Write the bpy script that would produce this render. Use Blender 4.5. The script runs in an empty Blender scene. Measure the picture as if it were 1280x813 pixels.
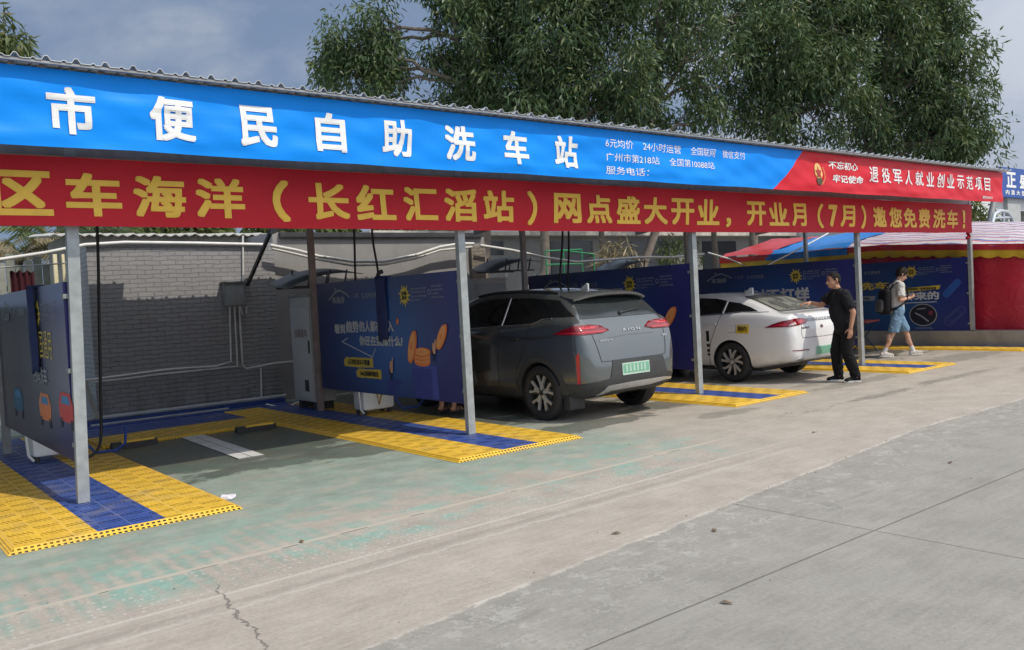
import bpy, bmesh, math, random
import numpy as np
from mathutils import Vector, Matrix
from mathutils.bvhtree import BVHTree
from mathutils.geometry import delaunay_2d_cdt

SC = bpy.context.scene
COL = SC.collection
RND = random.Random(7)
PI = math.pi

# ------------------------------------------------------------------ camera
FPX, YAW, PIT, ROL, CAMH = 1075.24, 0.673573, 0.0346375, 0.0540833, 1.65
_f = Vector((math.sin(YAW)*math.cos(PIT), math.cos(YAW)*math.cos(PIT), -math.sin(PIT)))
_r0 = Vector((math.cos(YAW), -math.sin(YAW), 0)); _d0 = _f.cross(_r0)
_rt = _r0*math.cos(ROL) + _d0*math.sin(ROL)
_dn = _d0*math.cos(ROL) - _r0*math.sin(ROL)
cd = bpy.data.cameras.new('camera'); cam = bpy.data.objects.new('camera', cd); COL.objects.link(cam)
cd.sensor_fit = 'HORIZONTAL'; cd.sensor_width = 36; cd.lens = 36*FPX/1280
cd.clip_start = 0.05; cd.clip_end = 3000
m = Matrix.Identity(4)
for i in range(3):
    m[i][0] = _rt[i]; m[i][1] = -_dn[i]; m[i][2] = -_f[i]
m.translation = Vector((0, 0, CAMH)); cam.matrix_world = m
SC.camera = cam

# ------------------------------------------------------------------ light
SUN = Vector((0.27, -0.70, 1.0)).normalized()
ld = bpy.data.lights.new('sun', 'SUN'); ld.energy = 4.7; ld.angle = math.radians(0.55); ld.color = (1, 0.905, 0.775)
lo = bpy.data.objects.new('sun', ld); COL.objects.link(lo); lo.location = (0, -10, 30)
lo.rotation_euler = SUN.to_track_quat('Z', 'Y').to_euler()
W = bpy.data.worlds.new('World'); SC.world = W; W.use_nodes = True
SC.view_settings.view_transform = 'Standard'; SC.view_settings.look = 'None'
SC.view_settings.exposure = -0.68; SC.view_settings.gamma = 1
SC.view_settings.use_curve_mapping = False
SC.cycles.max_bounces = 8; SC.cycles.transparent_max_bounces = 12
SC.cycles.use_denoising = True

class N:
    """small node-graph helper"""
    def __init__(s, tree): s.t = tree; s.n = tree.nodes; s.l = tree.links
    def new(s, typ, **kw):
        n = s.n.new(typ)
        for k, v in kw.items(): setattr(n, k, v)
        return n
    def put(s, sock, v):
        if isinstance(v, bpy.types.NodeSocket): s.l.new(v, sock)
        elif v is not None:
            if sock.type == 'RGBA' and not hasattr(v, '__len__'): v = (v, v, v, 1)
            elif sock.type == 'RGBA' and len(v) == 3: v = (*v, 1)
            sock.default_value = v
    def math(s, op, a, b=None, c=None, clamp=False):
        n = s.new('ShaderNodeMath', operation=op, use_clamp=clamp)
        for i, v in enumerate((a, b, c)):
            if v is not None: s.put(n.inputs[i], v)
        return n.outputs[0]
    def mix(s, f, a, b, mode='MIX'):
        n = s.new('ShaderNodeMix', data_type='RGBA', blend_type=mode)
        s.put(n.inputs[0], f); s.put(n.inputs[6], a); s.put(n.inputs[7], b)
        return n.outputs[2]
    def noise(s, scale, vec=None, detail=4, rough=0.55, dist=0.0):
        n = s.new('ShaderNodeTexNoise'); s.put(n.inputs['Scale'], scale); s.put(n.inputs['Detail'], detail)
        s.put(n.inputs['Roughness'], rough); s.put(n.inputs['Distortion'], dist)
        if vec is not None: s.put(n.inputs['Vector'], vec)
        return n.outputs[0]
    def step(s, v, a, b):
        n = s.new('ShaderNodeMapRange', interpolation_type='SMOOTHSTEP')
        s.put(n.inputs[0], v); s.put(n.inputs[1], a); s.put(n.inputs[2], b)
        return n.outputs[0]
    def sep(s, v):
        n = s.new('ShaderNodeSeparateXYZ'); s.put(n.inputs[0], v); return n.outputs
    def comb(s, x, y, z):
        n = s.new('ShaderNodeCombineXYZ')
        for i, v in enumerate((x, y, z)): s.put(n.inputs[i], v)
        return n.outputs[0]
    def scale(s, v, sc):
        n = s.new('ShaderNodeVectorMath', operation='MULTIPLY'); s.put(n.inputs[0], v); s.put(n.inputs[1], sc); return n.outputs[0]
    def obj(s): return s.new('ShaderNodeTexCoord').outputs['Object']
    def pos(s): return s.new('ShaderNodeNewGeometry').outputs['Position']
    def bump(s, h, strength=0.3, dist=0.01):
        n = s.new('ShaderNodeBump'); s.put(n.inputs['Strength'], strength); s.put(n.inputs['Distance'], dist); s.put(n.inputs['Height'], h)
        return n.outputs[0]

# sky: hazy Nishita daylight with soft clouds
g = N(W.node_tree); W.node_tree.nodes.clear()
out = g.new('ShaderNodeOutputWorld'); bg = g.new('ShaderNodeBackground'); g.l.new(bg.outputs[0], out.inputs[0])
sky = g.new('ShaderNodeTexSky', sky_type='NISHITA'); sky.sun_disc = False
sky.sun_elevation = math.asin(SUN.z); sky.sun_rotation = math.atan2(SUN.x, SUN.y)
sky.air_density = 1.0; sky.dust_density = 2.2; sky.ozone_density = 1.3
gen = g.new('ShaderNodeTexCoord').outputs['Generated']
c1 = g.noise(2.1, g.scale(gen, (1, 1, 2.2)), 6, 0.56, 0.3)
c2 = g.noise(5.0, g.scale(gen, (1, 1, 2.0)), 5, 0.6, 0.2)
cl = g.math('ADD', c1, g.math('MULTIPLY', c2, 0.35))
cm = g.step(cl, 0.57, 0.86)
dx, dy, dz = g.sep(gen)
cm = g.step(g.math('ADD', cl, g.math('MULTIPLY', g.math('SUBTRACT', dx, 0.55), 0.22)), 0.57, 0.84)
col = g.mix(0.85, sky.outputs[0], (2.85, 3.95, 6.0))
col = g.mix(g.math('MULTIPLY', cm, 0.85), col, (6.6, 7.1, 8.1))
# haze glow added around the sun, behind the camera, as fill for the shade
prox = g.math('ADD', g.math('MULTIPLY', dx, SUN.x), g.math('ADD', g.math('MULTIPLY', dy, SUN.y), g.math('MULTIPLY', dz, SUN.z)))
col = g.mix(g.step(prox, -0.15, 1.0), col, (14.4, 15.4, 17.0))
g.put(bg.inputs[0], col); bg.inputs[1].default_value = 0.12

# ------------------------------------------------------------------ measuring helpers (photo pixel -> point on a real plane)
def ray(u, v): return _f + _rt*((u-640)/FPX) + _dn*((v-406.5)/FPX)
def at(u, v, Y):
    d = ray(u, v); return Vector((0, 0, CAMH)) + d*(Y/d.y)
def atx(u, v, X):
    d = ray(u, v); return Vector((0, 0, CAMH)) + d*(X/d.x)
def atd(u, v, D): return Vector((0, 0, CAMH)) + ray(u, v)*D
def gnd(u, v, z=0.0):
    d = ray(u, v); return Vector((0, 0, CAMH)) + d*((z-CAMH)/d.z)

# ------------------------------------------------------------------ object helpers
def tag(o, label=None, cat=None, group=None, kind=None):
    if label: o['label'] = label
    if cat: o['category'] = cat
    if group: o['group'] = group
    if kind: o['kind'] = kind
    return o
def thing(name, label, cat, loc=(0, 0, 0), rz=0.0, group=None):
    o = bpy.data.objects.new(name, None); COL.objects.link(o)
    o.empty_display_size = 0.2
    o.location = loc; o.rotation_euler = (0, 0, rz)
    return tag(o, label, cat, group)
def copy_tree(o, parent=None):
    c = o.copy(); COL.objects.link(c); c.parent = parent
    for ch in list(o.children): copy_tree(ch, c)
    return c
def link_mesh(name, me, mt, parent=None, smooth=None, kind=None):
    o = bpy.data.objects.new(name, me); COL.objects.link(o)
    if mt is not None:
        for x in (mt if isinstance(mt, (list, tuple)) else [mt]): me.materials.append(x)
    if smooth is not None:
        me.polygons.foreach_set('use_smooth', [True]*len(me.polygons))
        if smooth < 179: me.set_sharp_from_angle(angle=math.radians(smooth))
    if parent is not None: o.parent = parent
    if kind: o['kind'] = kind
    return o

class MB:
    """collects shapes, then links them as one mesh object"""
    def __init__(s): s.v = []; s.f = []; s.mi = []
    def add(s, vs, fs, mi=0):
        b = len(s.v); s.v += [tuple(x) for x in vs]
        s.f += [tuple(i+b for i in f) for f in fs]; s.mi += [mi]*len(fs); return s
    def box(s, x0, x1, y0, y1, z0, z1, mi=0, M=None, bev=0.0):
        if bev > 0:
            bm = bmesh.new(); bmesh.ops.create_cube(bm, size=1)
            for v in bm.verts: v.co = Vector(((x0+x1)/2+v.co.x*(x1-x0), (y0+y1)/2+v.co.y*(y1-y0), (z0+z1)/2+v.co.z*(z1-z0)))
            bmesh.ops.bevel(bm, geom=bm.edges[:], offset=bev, segments=2, affect='EDGES', profile=0.5)
            return s.bm(bm, mi, M)
        v = [(x, y, z) for x in (x0, x1) for y in (y0, y1) for z in (z0, z1)]
        if M is not None: v = [M @ Vector(p) for p in v]
        return s.add(v, [(0, 1, 3, 2), (4, 6, 7, 5), (0, 4, 5, 1), (2, 3, 7, 6), (0, 2, 6, 4), (1, 5, 7, 3)], mi)
    def bm(s, bm, mi=0, M=None):
        bm.verts.ensure_lookup_table(); bm.verts.index_update()
        vs = [(M @ v.co) if M is not None else v.co.copy() for v in bm.verts]
        s.add(vs, [tuple(v.index for v in f.verts) for f in bm.faces], mi); bm.free(); return s
    def quad(s, a, b, c, d, mi=0): return s.add([a, b, c, d], [(0, 1, 2, 3)], mi)
    def tube(s, pts, r, n=8, mi=0, caps=True):
        pts = [Vector(p) for p in pts]
        rr = r if hasattr(r, '__len__') else [r]*len(pts)
        rings = []; up = None
        for i, p in enumerate(pts):
            t = (pts[min(i+1, len(pts)-1)]-pts[max(i-1, 0)]).normalized()
            if up is None:
                up = Vector((0, 0, 1)) if abs(t.z) < 0.9 else Vector((1, 0, 0))
            sx = t.cross(up); sx = sx.normalized() if sx.length > 1e-6 else t.orthogonal().normalized()
            up = sx.cross(t).normalized()
            rings.append([p + (sx*math.cos(2*PI*k/n) + up*math.sin(2*PI*k/n))*rr[i] for k in range(n)])
        vs = [q for R in rings for q in R]; fs = []
        for i in range(len(pts)-1):
            for k in range(n):
                a = i*n+k; b = i*n+(k+1) % n; fs.append((a, b, b+n, a+n))
        if caps:
            fs.append(tuple(range(n-1, -1, -1))); fs.append(tuple((len(pts)-1)*n+k for k in range(n)))
        return s.add(vs, fs, mi)
    def bar(s, a, b, w, h, mi=0, up=(0, 0, 1)):
        a = Vector(a); b = Vector(b); t = (b-a).normalized(); u = Vector(up)
        sx = t.cross(u)
        if sx.length < 1e-5: sx = t.orthogonal()
        sx.normalize(); u = sx.cross(t).normalized()
        vs = [p + sx*(i*w/2) + u*(j*h/2) for p in (a, b) for i, j in ((-1, -1), (1, -1), (1, 1), (-1, 1))]
        return s.add(vs, [(3, 2, 1, 0), (4, 5, 6, 7), (0, 1, 5, 4), (1, 2, 6, 5), (2, 3, 7, 6), (3, 0, 4, 7)], mi)
    def prism(s, poly, fn, d, mi=0):
        """poly of 2d points, fn(u,v,w)->3d, extruded over w in (0,d)"""
        n = len(poly)
        vs = [fn(u, v, 0) for u, v in poly] + [fn(u, v, d) for u, v in poly]
        fs = [tuple(range(n)), tuple(range(2*n-1, n-1, -1))] + [(i, i+n, (i+1) % n+n, (i+1) % n) for i in range(n)]
        return s.add(vs, fs, mi)
    def lathe(s, prof, c, axis='x', n=40, mi=0):
        """prof of (r, a): radius and position along the axis"""
        vs = []; fs = []; c = Vector(c)
        for r, a in prof:
            for k in range(n):
                x, y = r*math.cos(2*PI*k/n), r*math.sin(2*PI*k/n)
                vs.append(c + (Vector((a, x, y)) if axis == 'x' else Vector((x, y, a)) if axis == 'z' else Vector((x, a, y))))
        for i in range(len(prof)-1):
            for k in range(n):
                a = i*n+k; b = i*n+(k+1) % n; fs.append((a, b, b+n, a+n))
        return s.add(vs, fs, mi)
    def ball(s, c, r, seg=16, rings=10, mi=0, M=None):
        bm = bmesh.new(); bmesh.ops.create_uvsphere(bm, u_segments=seg, v_segments=rings, radius=1)
        r = r if hasattr(r, '__len__') else (r, r, r); c = Vector(c)
        for v in bm.verts:
            p = Vector((v.co.x*r[0], v.co.y*r[1], v.co.z*r[2]))
            v.co = c + ((M @ p) if M is not None else p)
        return s.bm(bm, mi)
    def mesh(s, name, fix=True):
        me = bpy.data.meshes.new(name); me.from_pydata([tuple(v) for v in s.v], [], s.f)
        if any(s.mi): me.polygons.foreach_set('material_index', s.mi)
        if fix:
            bm = bmesh.new(); bm.from_mesh(me); bmesh.ops.recalc_face_normals(bm, faces=bm.faces); bm.to_mesh(me); bm.free()
        me.update(); return me
    def build(s, name, mt, parent=None, smooth=None, kind=None, fix=True):
        if parent is not None and parent.type == 'EMPTY' and getattr(s, 'world', False):
            L = parent.matrix_basis.inverted(); s.v = [tuple(L @ Vector(v)) for v in s.v]
        return link_mesh(name, s.mesh(name, fix), mt, parent, smooth, kind)
def WB():
    b = MB(); b.world = True; return b      # shapes given in world coordinates

def text_mesh(txt, bold=0.0, res=3):
    """flat glyph triangles of Blender's own font, as (verts2d, faces)"""
    c = bpy.data.curves.new('t', 'FONT'); c.body = txt; c.offset = bold; c.resolution_u = res; c.fill_mode = 'FRONT'
    o = bpy.data.objects.new('t', c); COL.objects.link(o)
    dg = bpy.context.evaluated_depsgraph_get(); dg.update()
    me = bpy.data.meshes.new_from_object(o.evaluated_get(dg))
    vs = [(v.co.x, v.co.y) for v in me.vertices]; fs = [tuple(p.vertices) for p in me.polygons]
    bpy.data.objects.remove(o); bpy.data.curves.remove(c); bpy.data.meshes.remove(me)
    return vs, fs
def fit_text(mb, txt, x0, x1, z0, z1, fn, bold=0.02, cut=None, mi=0, shear=0.0):
    """glyphs scaled to fill the rectangle and laid on the surface fn(x, z); weight comes from slightly shifted prints"""
    vs, fs = text_mesh(txt, 0.0)
    a = np.array(vs); lo = a.min(0)-bold; hi = a.max(0)+bold; sc = np.array((x1-x0, z1-z0))/(hi-lo)
    sh = [(0, 0)]
    if bold > 0.006:
        sh = [(bold*i, bold*j) for i, j in ((-1, -1), (1, -1), (1, 1), (-1, 1), (0, -1), (1, 0), (0, 1), (-1, 0))]
        if bold > 0.026: sh += [(0, 0)]
    for si, (dx, dy) in enumerate(sh):
        p = (a+np.array((dx, dy))-lo)*sc; F = fs
        P = [(x0+q[0]+shear*q[1]/(z1-z0), z0+q[1]) for q in p]
        if cut:
            bm = bmesh.new(); bv = [bm.verts.new((q[0], 0, q[1])) for q in P]
            for f in fs:
                try: bm.faces.new([bv[i] for i in f])
                except ValueError: pass
            for ax, (l, h) in ((0, (x0, x1)), (2, (z0, z1))):
                k = math.ceil(l/cut)*cut
                while k < h:
                    co = [0, 0, 0]; no = [0, 0, 0]; co[ax] = k; no[ax] = 1
                    bmesh.ops.bisect_plane(bm, geom=bm.verts[:]+bm.edges[:]+bm.faces[:], plane_co=co, plane_no=no); k += cut
            bm.verts.index_update()
            P = [(v.co.x, v.co.z) for v in bm.verts]; F = [tuple(v.index for v in f.verts) for f in bm.faces]; bm.free()
        V = [Vector(fn(x, z)) for x, z in P]
        if si: 
            nrm = (Vector(fn(x0+0.01, z0))-Vector(fn(x0, z0))).cross(Vector(fn(x0, z0+0.01))-Vector(fn(x0, z0))).normalized()
            V = [v+nrm*(0.00035*si) for v in V]
        mb.add(V, F, mi)
    return mb

# ------------------------------------------------------------------ materials
MATS = {}
def mat(name, col, rough=0.6, metal=0.0, var=0.12, nscale=6.0, bump=0.0, bscale=60.0, coat=0.0, spec=0.5, dirt=None, bdist=0.01):
    if name in MATS: return MATS[name]
    mt = bpy.data.materials.new(name); mt.use_nodes = True; MATS[name] = mt
    g = N(mt.node_tree); b = g.n['Principled BSDF']; o = g.obj()
    c = col
    if var:
        nn = g.noise(nscale, o, 5, 0.6)
        c = g.mix(g.step(nn, 0.25, 0.75), tuple(x*(1-var) for x in col), tuple(min(1, x*(1+var)) for x in col))
    if dirt:
        dn = g.noise(dirt[1], o, 6, 0.65)
        c = g.mix(g.math('MULTIPLY', g.step(dn, 0.5, 0.72), dirt[2]), c, dirt[0])
    g.put(b.inputs['Base Color'], c)
    rn = g.noise(nscale*2.3, o, 4)
    g.put(b.inputs['Roughness'], g.math('ADD', rough-0.08, g.math('MULTIPLY', rn, 0.16)) if var else rough)
    b.inputs['Metallic'].default_value = metal; b.inputs['Specular IOR Level'].default_value = spec
    b.inputs['Coat Weight'].default_value = coat; b.inputs['Coat Roughness'].default_value = 0.05
    if bump: g.put(b.inputs['Normal'], g.bump(g.noise(bscale, o, 5), bump, bdist))
    return mt

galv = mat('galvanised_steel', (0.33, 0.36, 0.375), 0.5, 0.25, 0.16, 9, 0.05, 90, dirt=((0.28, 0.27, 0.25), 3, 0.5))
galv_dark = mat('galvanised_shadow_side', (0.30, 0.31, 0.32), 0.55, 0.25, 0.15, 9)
primer = mat('red_brown_primer', (0.25, 0.20, 0.19), 0.7, 0, 0.2, 5)
sheet = mat('roof_sheet', (0.56, 0.59, 0.62), 0.45, 0.3, 0.12, 2, dirt=((0.22, 0.21, 0.20), 1.4, 0.5))
white_paint = mat('white_paint', (0.78, 0.78, 0.76), 0.45, 0, 0.06)
pipe_white = mat('white_pvc_pipe', (0.66, 0.66, 0.64), 0.5, 0, 0.1)
grey_metal = mat('grey_cabinet_paint', (0.45, 0.47, 0.48), 0.45, 0, 0.08, 3)
box_grey = mat('grey_box_paint', (0.22, 0.24, 0.25), 0.5, 0, 0.1)
black_rubber = mat('black_rubber', (0.022, 0.022, 0.024), 0.6, 0, 0.2, 20)
black_plastic = mat('black_plastic', (0.03, 0.031, 0.034), 0.55, 0, 0.15, 12, 0.05, 200)
dark_steel = mat('dark_steel', (0.06, 0.06, 0.065), 0.5, 0.4, 0.2)
yellow_paint = mat('yellow_paint', (0.75, 0.46, 0.04), 0.5, 0, 0.12)
navy_cloth = mat('navy_cloth', (0.018, 0.03, 0.12), 0.75, 0, 0.15, 8, 0.1, 40)
blue_paint = mat('blue_paint', (0.02, 0.06, 0.30), 0.5, 0, 0.15)
letter_white = mat('white_print', (0.80, 0.81, 0.82), 0.5, 0, 0.03)
letter_yellow = mat('golden_print', (0.84, 0.52, 0.06), 0.5, 0, 0.06)
# ================================================================== GROUND
def ground_mat():
    mt = bpy.data.materials.new('yard_concrete'); mt.use_nodes = True
    g = N(mt.node_tree); b = g.n['Principled BSDF']; P = g.obj(); X, Y, _ = g.sep(P)
    big = g.noise(0.45, P, 5, 0.6); mid = g.noise(2.2, P, 6, 0.65); fin = g.noise(14, P, 6, 0.7); spk = g.noise(70, P, 3, 0.7)
    crisp = g.noise(34, P, 8, 0.8); brush = g.noise(9, g.scale(P, (0.25, 2.2, 1)), 7, 0.75)
    grain = g.math('ADD', g.math('MULTIPLY', mid, 0.34), g.math('ADD', g.math('MULTIPLY', crisp, 0.40), g.math('MULTIPLY', brush, 0.26)))
    base = g.mix(g.step(grain, 0.33, 0.66), (0.27, 0.240, 0.205), (0.445, 0.405, 0.350))
    base = g.mix(g.math('MULTIPLY', g.step(big, 0.45, 0.7), 0.35), base, (0.35, 0.315, 0.275))
    road = g.mix(g.step(grain, 0.34, 0.66), (0.21, 0.203, 0.182), (0.335, 0.322, 0.288))
    road = g.mix(g.math('MULTIPLY', g.step(g.noise(1.1, P, 5, 0.65), 0.52, 0.72), 0.5), road, (0.225, 0.222, 0.205))
    wob = g.math('MULTIPLY', g.math('SUBTRACT', g.noise(1.3, P, 5, 0.6), 0.5), 0.07)
    Yw = g.math('ADD', Y, wob); Xw = g.math('ADD', X, wob)
    # edge between the apron and the lane
    lc = g.math('ADD', 3.45, g.math('MULTIPLY', g.math('MINIMUM', X, 9.0), 0.112))
    jag = g.math('MULTIPLY', g.math('SUBTRACT', g.noise(6.5, P, 8, 0.78), 0.5), 0.16)
    dl = g.math('ADD', g.math('SUBTRACT', Yw, lc), jag)
    col = g.mix(g.step(dl, -0.02, 0.02), road, base)
    # laitance crust patches along the lane edge
    crust = g.math('MULTIPLY', g.step(g.noise(5.5, P, 7, 0.7), 0.53, 0.60), g.math('MULTIPLY', g.step(dl, -0.85, -0.25), g.step(dl, 0.05, -0.1)))
    cr_n = g.noise(2.6, P, 7, 0.68); zone = g.math('MULTIPLY', g.step(dl, -1.5, -0.3), g.step(dl, 0.05, -0.1))
    edge = g.step(g.math('ABSOLUTE', g.math('SUBTRACT', cr_n, 0.57)), 0.012, 0.003)
    col = g.mix(g.math('MULTIPLY', crust, 0.38), col, (0.45, 0.44, 0.41))
    col = g.mix(g.math('MULTIPLY', g.math('MULTIPLY', g.step(cr_n, 0.565, 0.58), zone), 0.45), col, (0.215, 0.21, 0.195))
    col = g.mix(g.math('MULTIPLY', g.math('MULTIPLY', edge, zone), 0.45), col, (0.47, 0.46, 0.43))
    # faded green paint, rolled on in strokes
    wear = g.noise(1.7, g.scale(P, (1, 1.6, 1)), 7, 0.68)
    reach = g.math('MULTIPLY', g.step(Yw, 5.02, 5.35), g.step(X, 8.0, 6.3))
    stroke = g.new('ShaderNodeTexWave', wave_type='BANDS', bands_direction='X'); g.put(stroke.inputs['Vector'], P)
    g.put(stroke.inputs['Scale'], 2.6); g.put(stroke.inputs['Distortion'], 2.2); g.put(stroke.inputs['Detail'], 3); g.put(stroke.inputs['Detail Scale'], 2.5)
    near = g.step(Y, 7.1, 5.6)
    keep = g.math('ADD', g.math('MULTIPLY', stroke.outputs['Fac'], g.math('MULTIPLY', near, g.math('ADD', 0.12, g.math('MULTIPLY', g.step(X, 3.4, 1.6), 0.40)))), g.math('MULTIPLY', g.math('SUBTRACT', 1, near), 0.62))
    gm = g.math('MULTIPLY', reach, g.step(g.math('ADD', wear, g.math('MULTIPLY', keep, 0.32)), 0.44, 0.70))
    green = g.mix(g.step(g.noise(3.0, P, 5, 0.65), 0.35, 0.7), (0.180, 0.248, 0.212), (0.255, 0.345, 0.300))
    teal = g.mix(g.step(fin, 0.35, 0.65), (0.14, 0.33, 0.285), (0.24, 0.42, 0.37))
    green = g.mix(g.math('MULTIPLY', g.math('MULTIPLY', near, 0.8), g.step(wear, 0.42, 0.62)), green, teal)
    blot = g.math('MULTIPLY', g.step(g.noise(2.6, g.scale(P, (0.7, 1.5, 1)), 6, 0.7), 0.50, 0.66), 0.45)
    col = g.mix(g.math('MULTIPLY', gm, g.math('SUBTRACT', 0.82, blot)), col, green)
    # anti-slip dot rows where paint has worn to the tips
    vor = g.new('ShaderNodeTexVoronoi', feature='F1'); g.put(vor.inputs['Vector'], g.scale(P, (1, 0.75, 1))); g.put(vor.inputs['Scale'], 21); g.put(vor.inputs['Randomness'], 0.45)
    dots = g.math('MULTIPLY', g.step(vor.outputs['Distance'], 0.33, 0.22), g.math('MULTIPLY', g.step(Yw, 4.75, 5.05), g.step(Yw, 5.65, 5.5)))
    dots = g.math('MULTIPLY', dots, g.step(X, 7.6, 6.0))
    col = g.mix(g.math('MULTIPLY', g.math('MULTIPLY', dots, g.step(g.noise(3.3, P, 5, 0.7), 0.38, 0.6)), 0.6), col, (0.50, 0.48, 0.44))
    # joints and cracks
    def line(v, p, w, msk=None):
        d = g.math('ABSOLUTE', g.math('SUBTRACT', v, p)); k = g.step(d, w, w*0.35)
        return k if msk is None else g.math('MULTIPLY', k, msk)
    br = g.step(fin, 0.35, 0.5)
    col = g.mix(g.math('MULTIPLY', line(dl, 0.0, 0.026), g.math('MULTIPLY', br, g.math('ADD', 0.2, g.math('MULTIPLY', g.step(mid, 0.42, 0.58), 0.55)))), col, (0.52, 0.50, 0.455))
    yl = g.math('ADD', g.math('ADD', Y, g.math('MULTIPLY', wob, 0.5)), g.math('MULTIPLY', g.math('SUBTRACT', X, 2.0), -0.03))
    col = g.mix(g.math('MULTIPLY', line(yl, 5.62, 0.042), g.math('MULTIPLY', g.step(X, 8.0, 6.8), 0.85)), col, (0.44, 0.40, 0.33))
    col = g.mix(g.math('MULTIPLY', line(yl, 5.60, 0.011, g.step(mid, 0.55, 0.60)), g.step(X, 8.0, 6.8)), col, (0.10, 0.09, 0.08))
    col = g.mix(g.math('MULTIPLY', line(yl, 4.98, 0.026), g.math('MULTIPLY', g.step(X, 8.5, 5.5), 0.6)), col, (0.50, 0.48, 0.44))
    col = g.mix(g.math('MULTIPLY', line(yl, 4.80, 0.055, br), g.math('MULTIPLY', g.step(X, 8.5, 5.5), 0.45)), col, (0.235, 0.215, 0.19))
    col = g.mix(g.math('MULTIPLY', line(g.math('ADD', yl, jag), 4.70, 0.03, br), g.math('MULTIPLY', g.step(X, 9.5, 5.5), 0.4)), col, (0.50, 0.48, 0.44))
    wf = g.math('MULTIPLY', wob, 0.22)
    crk = g.math('ADD', line(g.math('ADD', Y, wf), 2.90, 0.010), line(g.math('ADD', X, wf), 5.22, 0.009, g.step(dl, 0.0, -0.02)), clamp=True)
    cw = g.math('ADD', X, g.math('MULTIPLY', g.math('SUBTRACT', g.noise(4.0, P, 6, 0.7), 0.5), 0.25))
    cw = g.math('SUBTRACT', cw, g.math('MULTIPLY', g.math('SUBTRACT', Y, 4.0), 0.15))
    crk2 = line(cw, 1.56, 0.010, g.math('MULTIPLY', g.step(Y, 5.25, 5.1), g.step(dl, 0.0, 0.1)))
    cw3 = g.math('ADD', Y, g.math('MULTIPLY', g.math('SUBTRACT', g.noise(1.5, P, 6, 0.7), 0.5), 0.9))
    crk3 = line(cw3, 6.1, 0.010, g.math('MULTIPLY', g.step(X, 8.6, 9.2), g.step(X, 16, 15)))
    crk = g.math('ADD', crk, g.math('ADD', crk2, crk3), clamp=True)
    col = g.mix(g.math('MULTIPLY', crk, 0.72), col, (0.09, 0.085, 0.08))
    # stains, tyre dirt and the wet wash floor
    st = g.math('MULTIPLY', g.step(g.noise(0.9, g.scale(P, (0.6, 1.4, 1)), 6, 0.62), 0.56, 0.66), g.step(Y, 5.9, 7.2))
    col = g.mix(g.math('MULTIPLY', st, 0.45), col, (0.16, 0.145, 0.12))
    rub = g.math('MULTIPLY', g.step(g.noise(2.6, g.scale(P, (0.35, 1.6, 1)), 5, 0.6), 0.60, 0.72), g.step(dl, 0, -0.3))
    col = g.mix(g.math('MULTIPLY', rub, 0.4), col, (0.15, 0.148, 0.14))
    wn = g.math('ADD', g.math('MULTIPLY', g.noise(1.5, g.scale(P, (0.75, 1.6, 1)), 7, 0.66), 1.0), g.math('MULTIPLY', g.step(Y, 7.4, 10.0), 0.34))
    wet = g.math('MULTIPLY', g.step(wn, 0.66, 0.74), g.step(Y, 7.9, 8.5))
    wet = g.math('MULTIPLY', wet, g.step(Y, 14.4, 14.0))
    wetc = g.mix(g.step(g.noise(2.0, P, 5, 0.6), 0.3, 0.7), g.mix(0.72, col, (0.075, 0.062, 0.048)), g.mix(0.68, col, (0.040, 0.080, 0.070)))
    # puddles and oily stains with shapes of their own
    dist = g.math('MULTIPLY', g.math('SUBTRACT', g.noise(2.8, P, 7, 0.7), 0.5), 2.4); pud = None
    for cx, cy, rx, ry in ((4.0, 8.80, 1.0, 0.36), (4.7, 8.55, 0.6, 0.26), (3.3, 9.3, 0.6, 0.4), (8.95, 6.85, 0.55, 0.22), (7.2, 7.7, 1.3, 0.30), (9.3, 8.1, 1.2, 0.35), (12.6, 7.15, 1.4, 0.22), (16.9, 7.5, 1.5, 0.42), (15.6, 5.6, 0.9, 0.22), (13.6, 6.2, 1.3, 0.12), (11.3, 6.1, 0.8, 0.12)):
        e = g.math('SQRT', g.math('ADD', g.math('POWER', g.math('DIVIDE', g.math('SUBTRACT', X, cx), rx), 2), g.math('POWER', g.math('DIVIDE', g.math('SUBTRACT', Y, cy), ry), 2)))
        k = g.math('MULTIPLY', g.step(g.math('ADD', e, dist), 1.05, 0.80), 1.0 if cy > 7.6 else 0.55); pud = k if pud is None else g.math('MAXIMUM', pud, k)
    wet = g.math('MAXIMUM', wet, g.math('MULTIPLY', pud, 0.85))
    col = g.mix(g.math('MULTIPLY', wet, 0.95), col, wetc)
    dst = g.math('MULTIPLY', g.step(spk, 0.66, 0.74), 0.35)
    col = g.mix(dst, col, (0.17, 0.16, 0.15))
    col = g.mix(g.math('MULTIPLY', g.step(spk, 0.36, 0.28), 0.25), col, (0.50, 0.48, 0.45))
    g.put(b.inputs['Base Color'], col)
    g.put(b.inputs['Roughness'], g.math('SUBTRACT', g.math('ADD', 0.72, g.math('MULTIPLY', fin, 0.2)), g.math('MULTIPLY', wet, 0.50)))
    h = g.math('ADD', g.math('MULTIPLY', crisp, 0.9), g.math('ADD', g.math('MULTIPLY', spk, 0.4), g.math('MULTIPLY', brush, 0.5)))
    h = g.math('SUBTRACT', g.math('ADD', h, g.math('MULTIPLY', dots, 0.5)), g.math('MULTIPLY', crk, 1.2))
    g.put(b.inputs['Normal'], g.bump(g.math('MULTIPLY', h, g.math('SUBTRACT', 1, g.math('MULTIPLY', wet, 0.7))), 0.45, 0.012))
    return mt
b = MB(); S = 700
b.quad((-S, -S, 0), (S, -S, 0), (S, S, 0), (-S, S, 0)); o = b.build('ground', ground_mat(), kind='structure')

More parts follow.
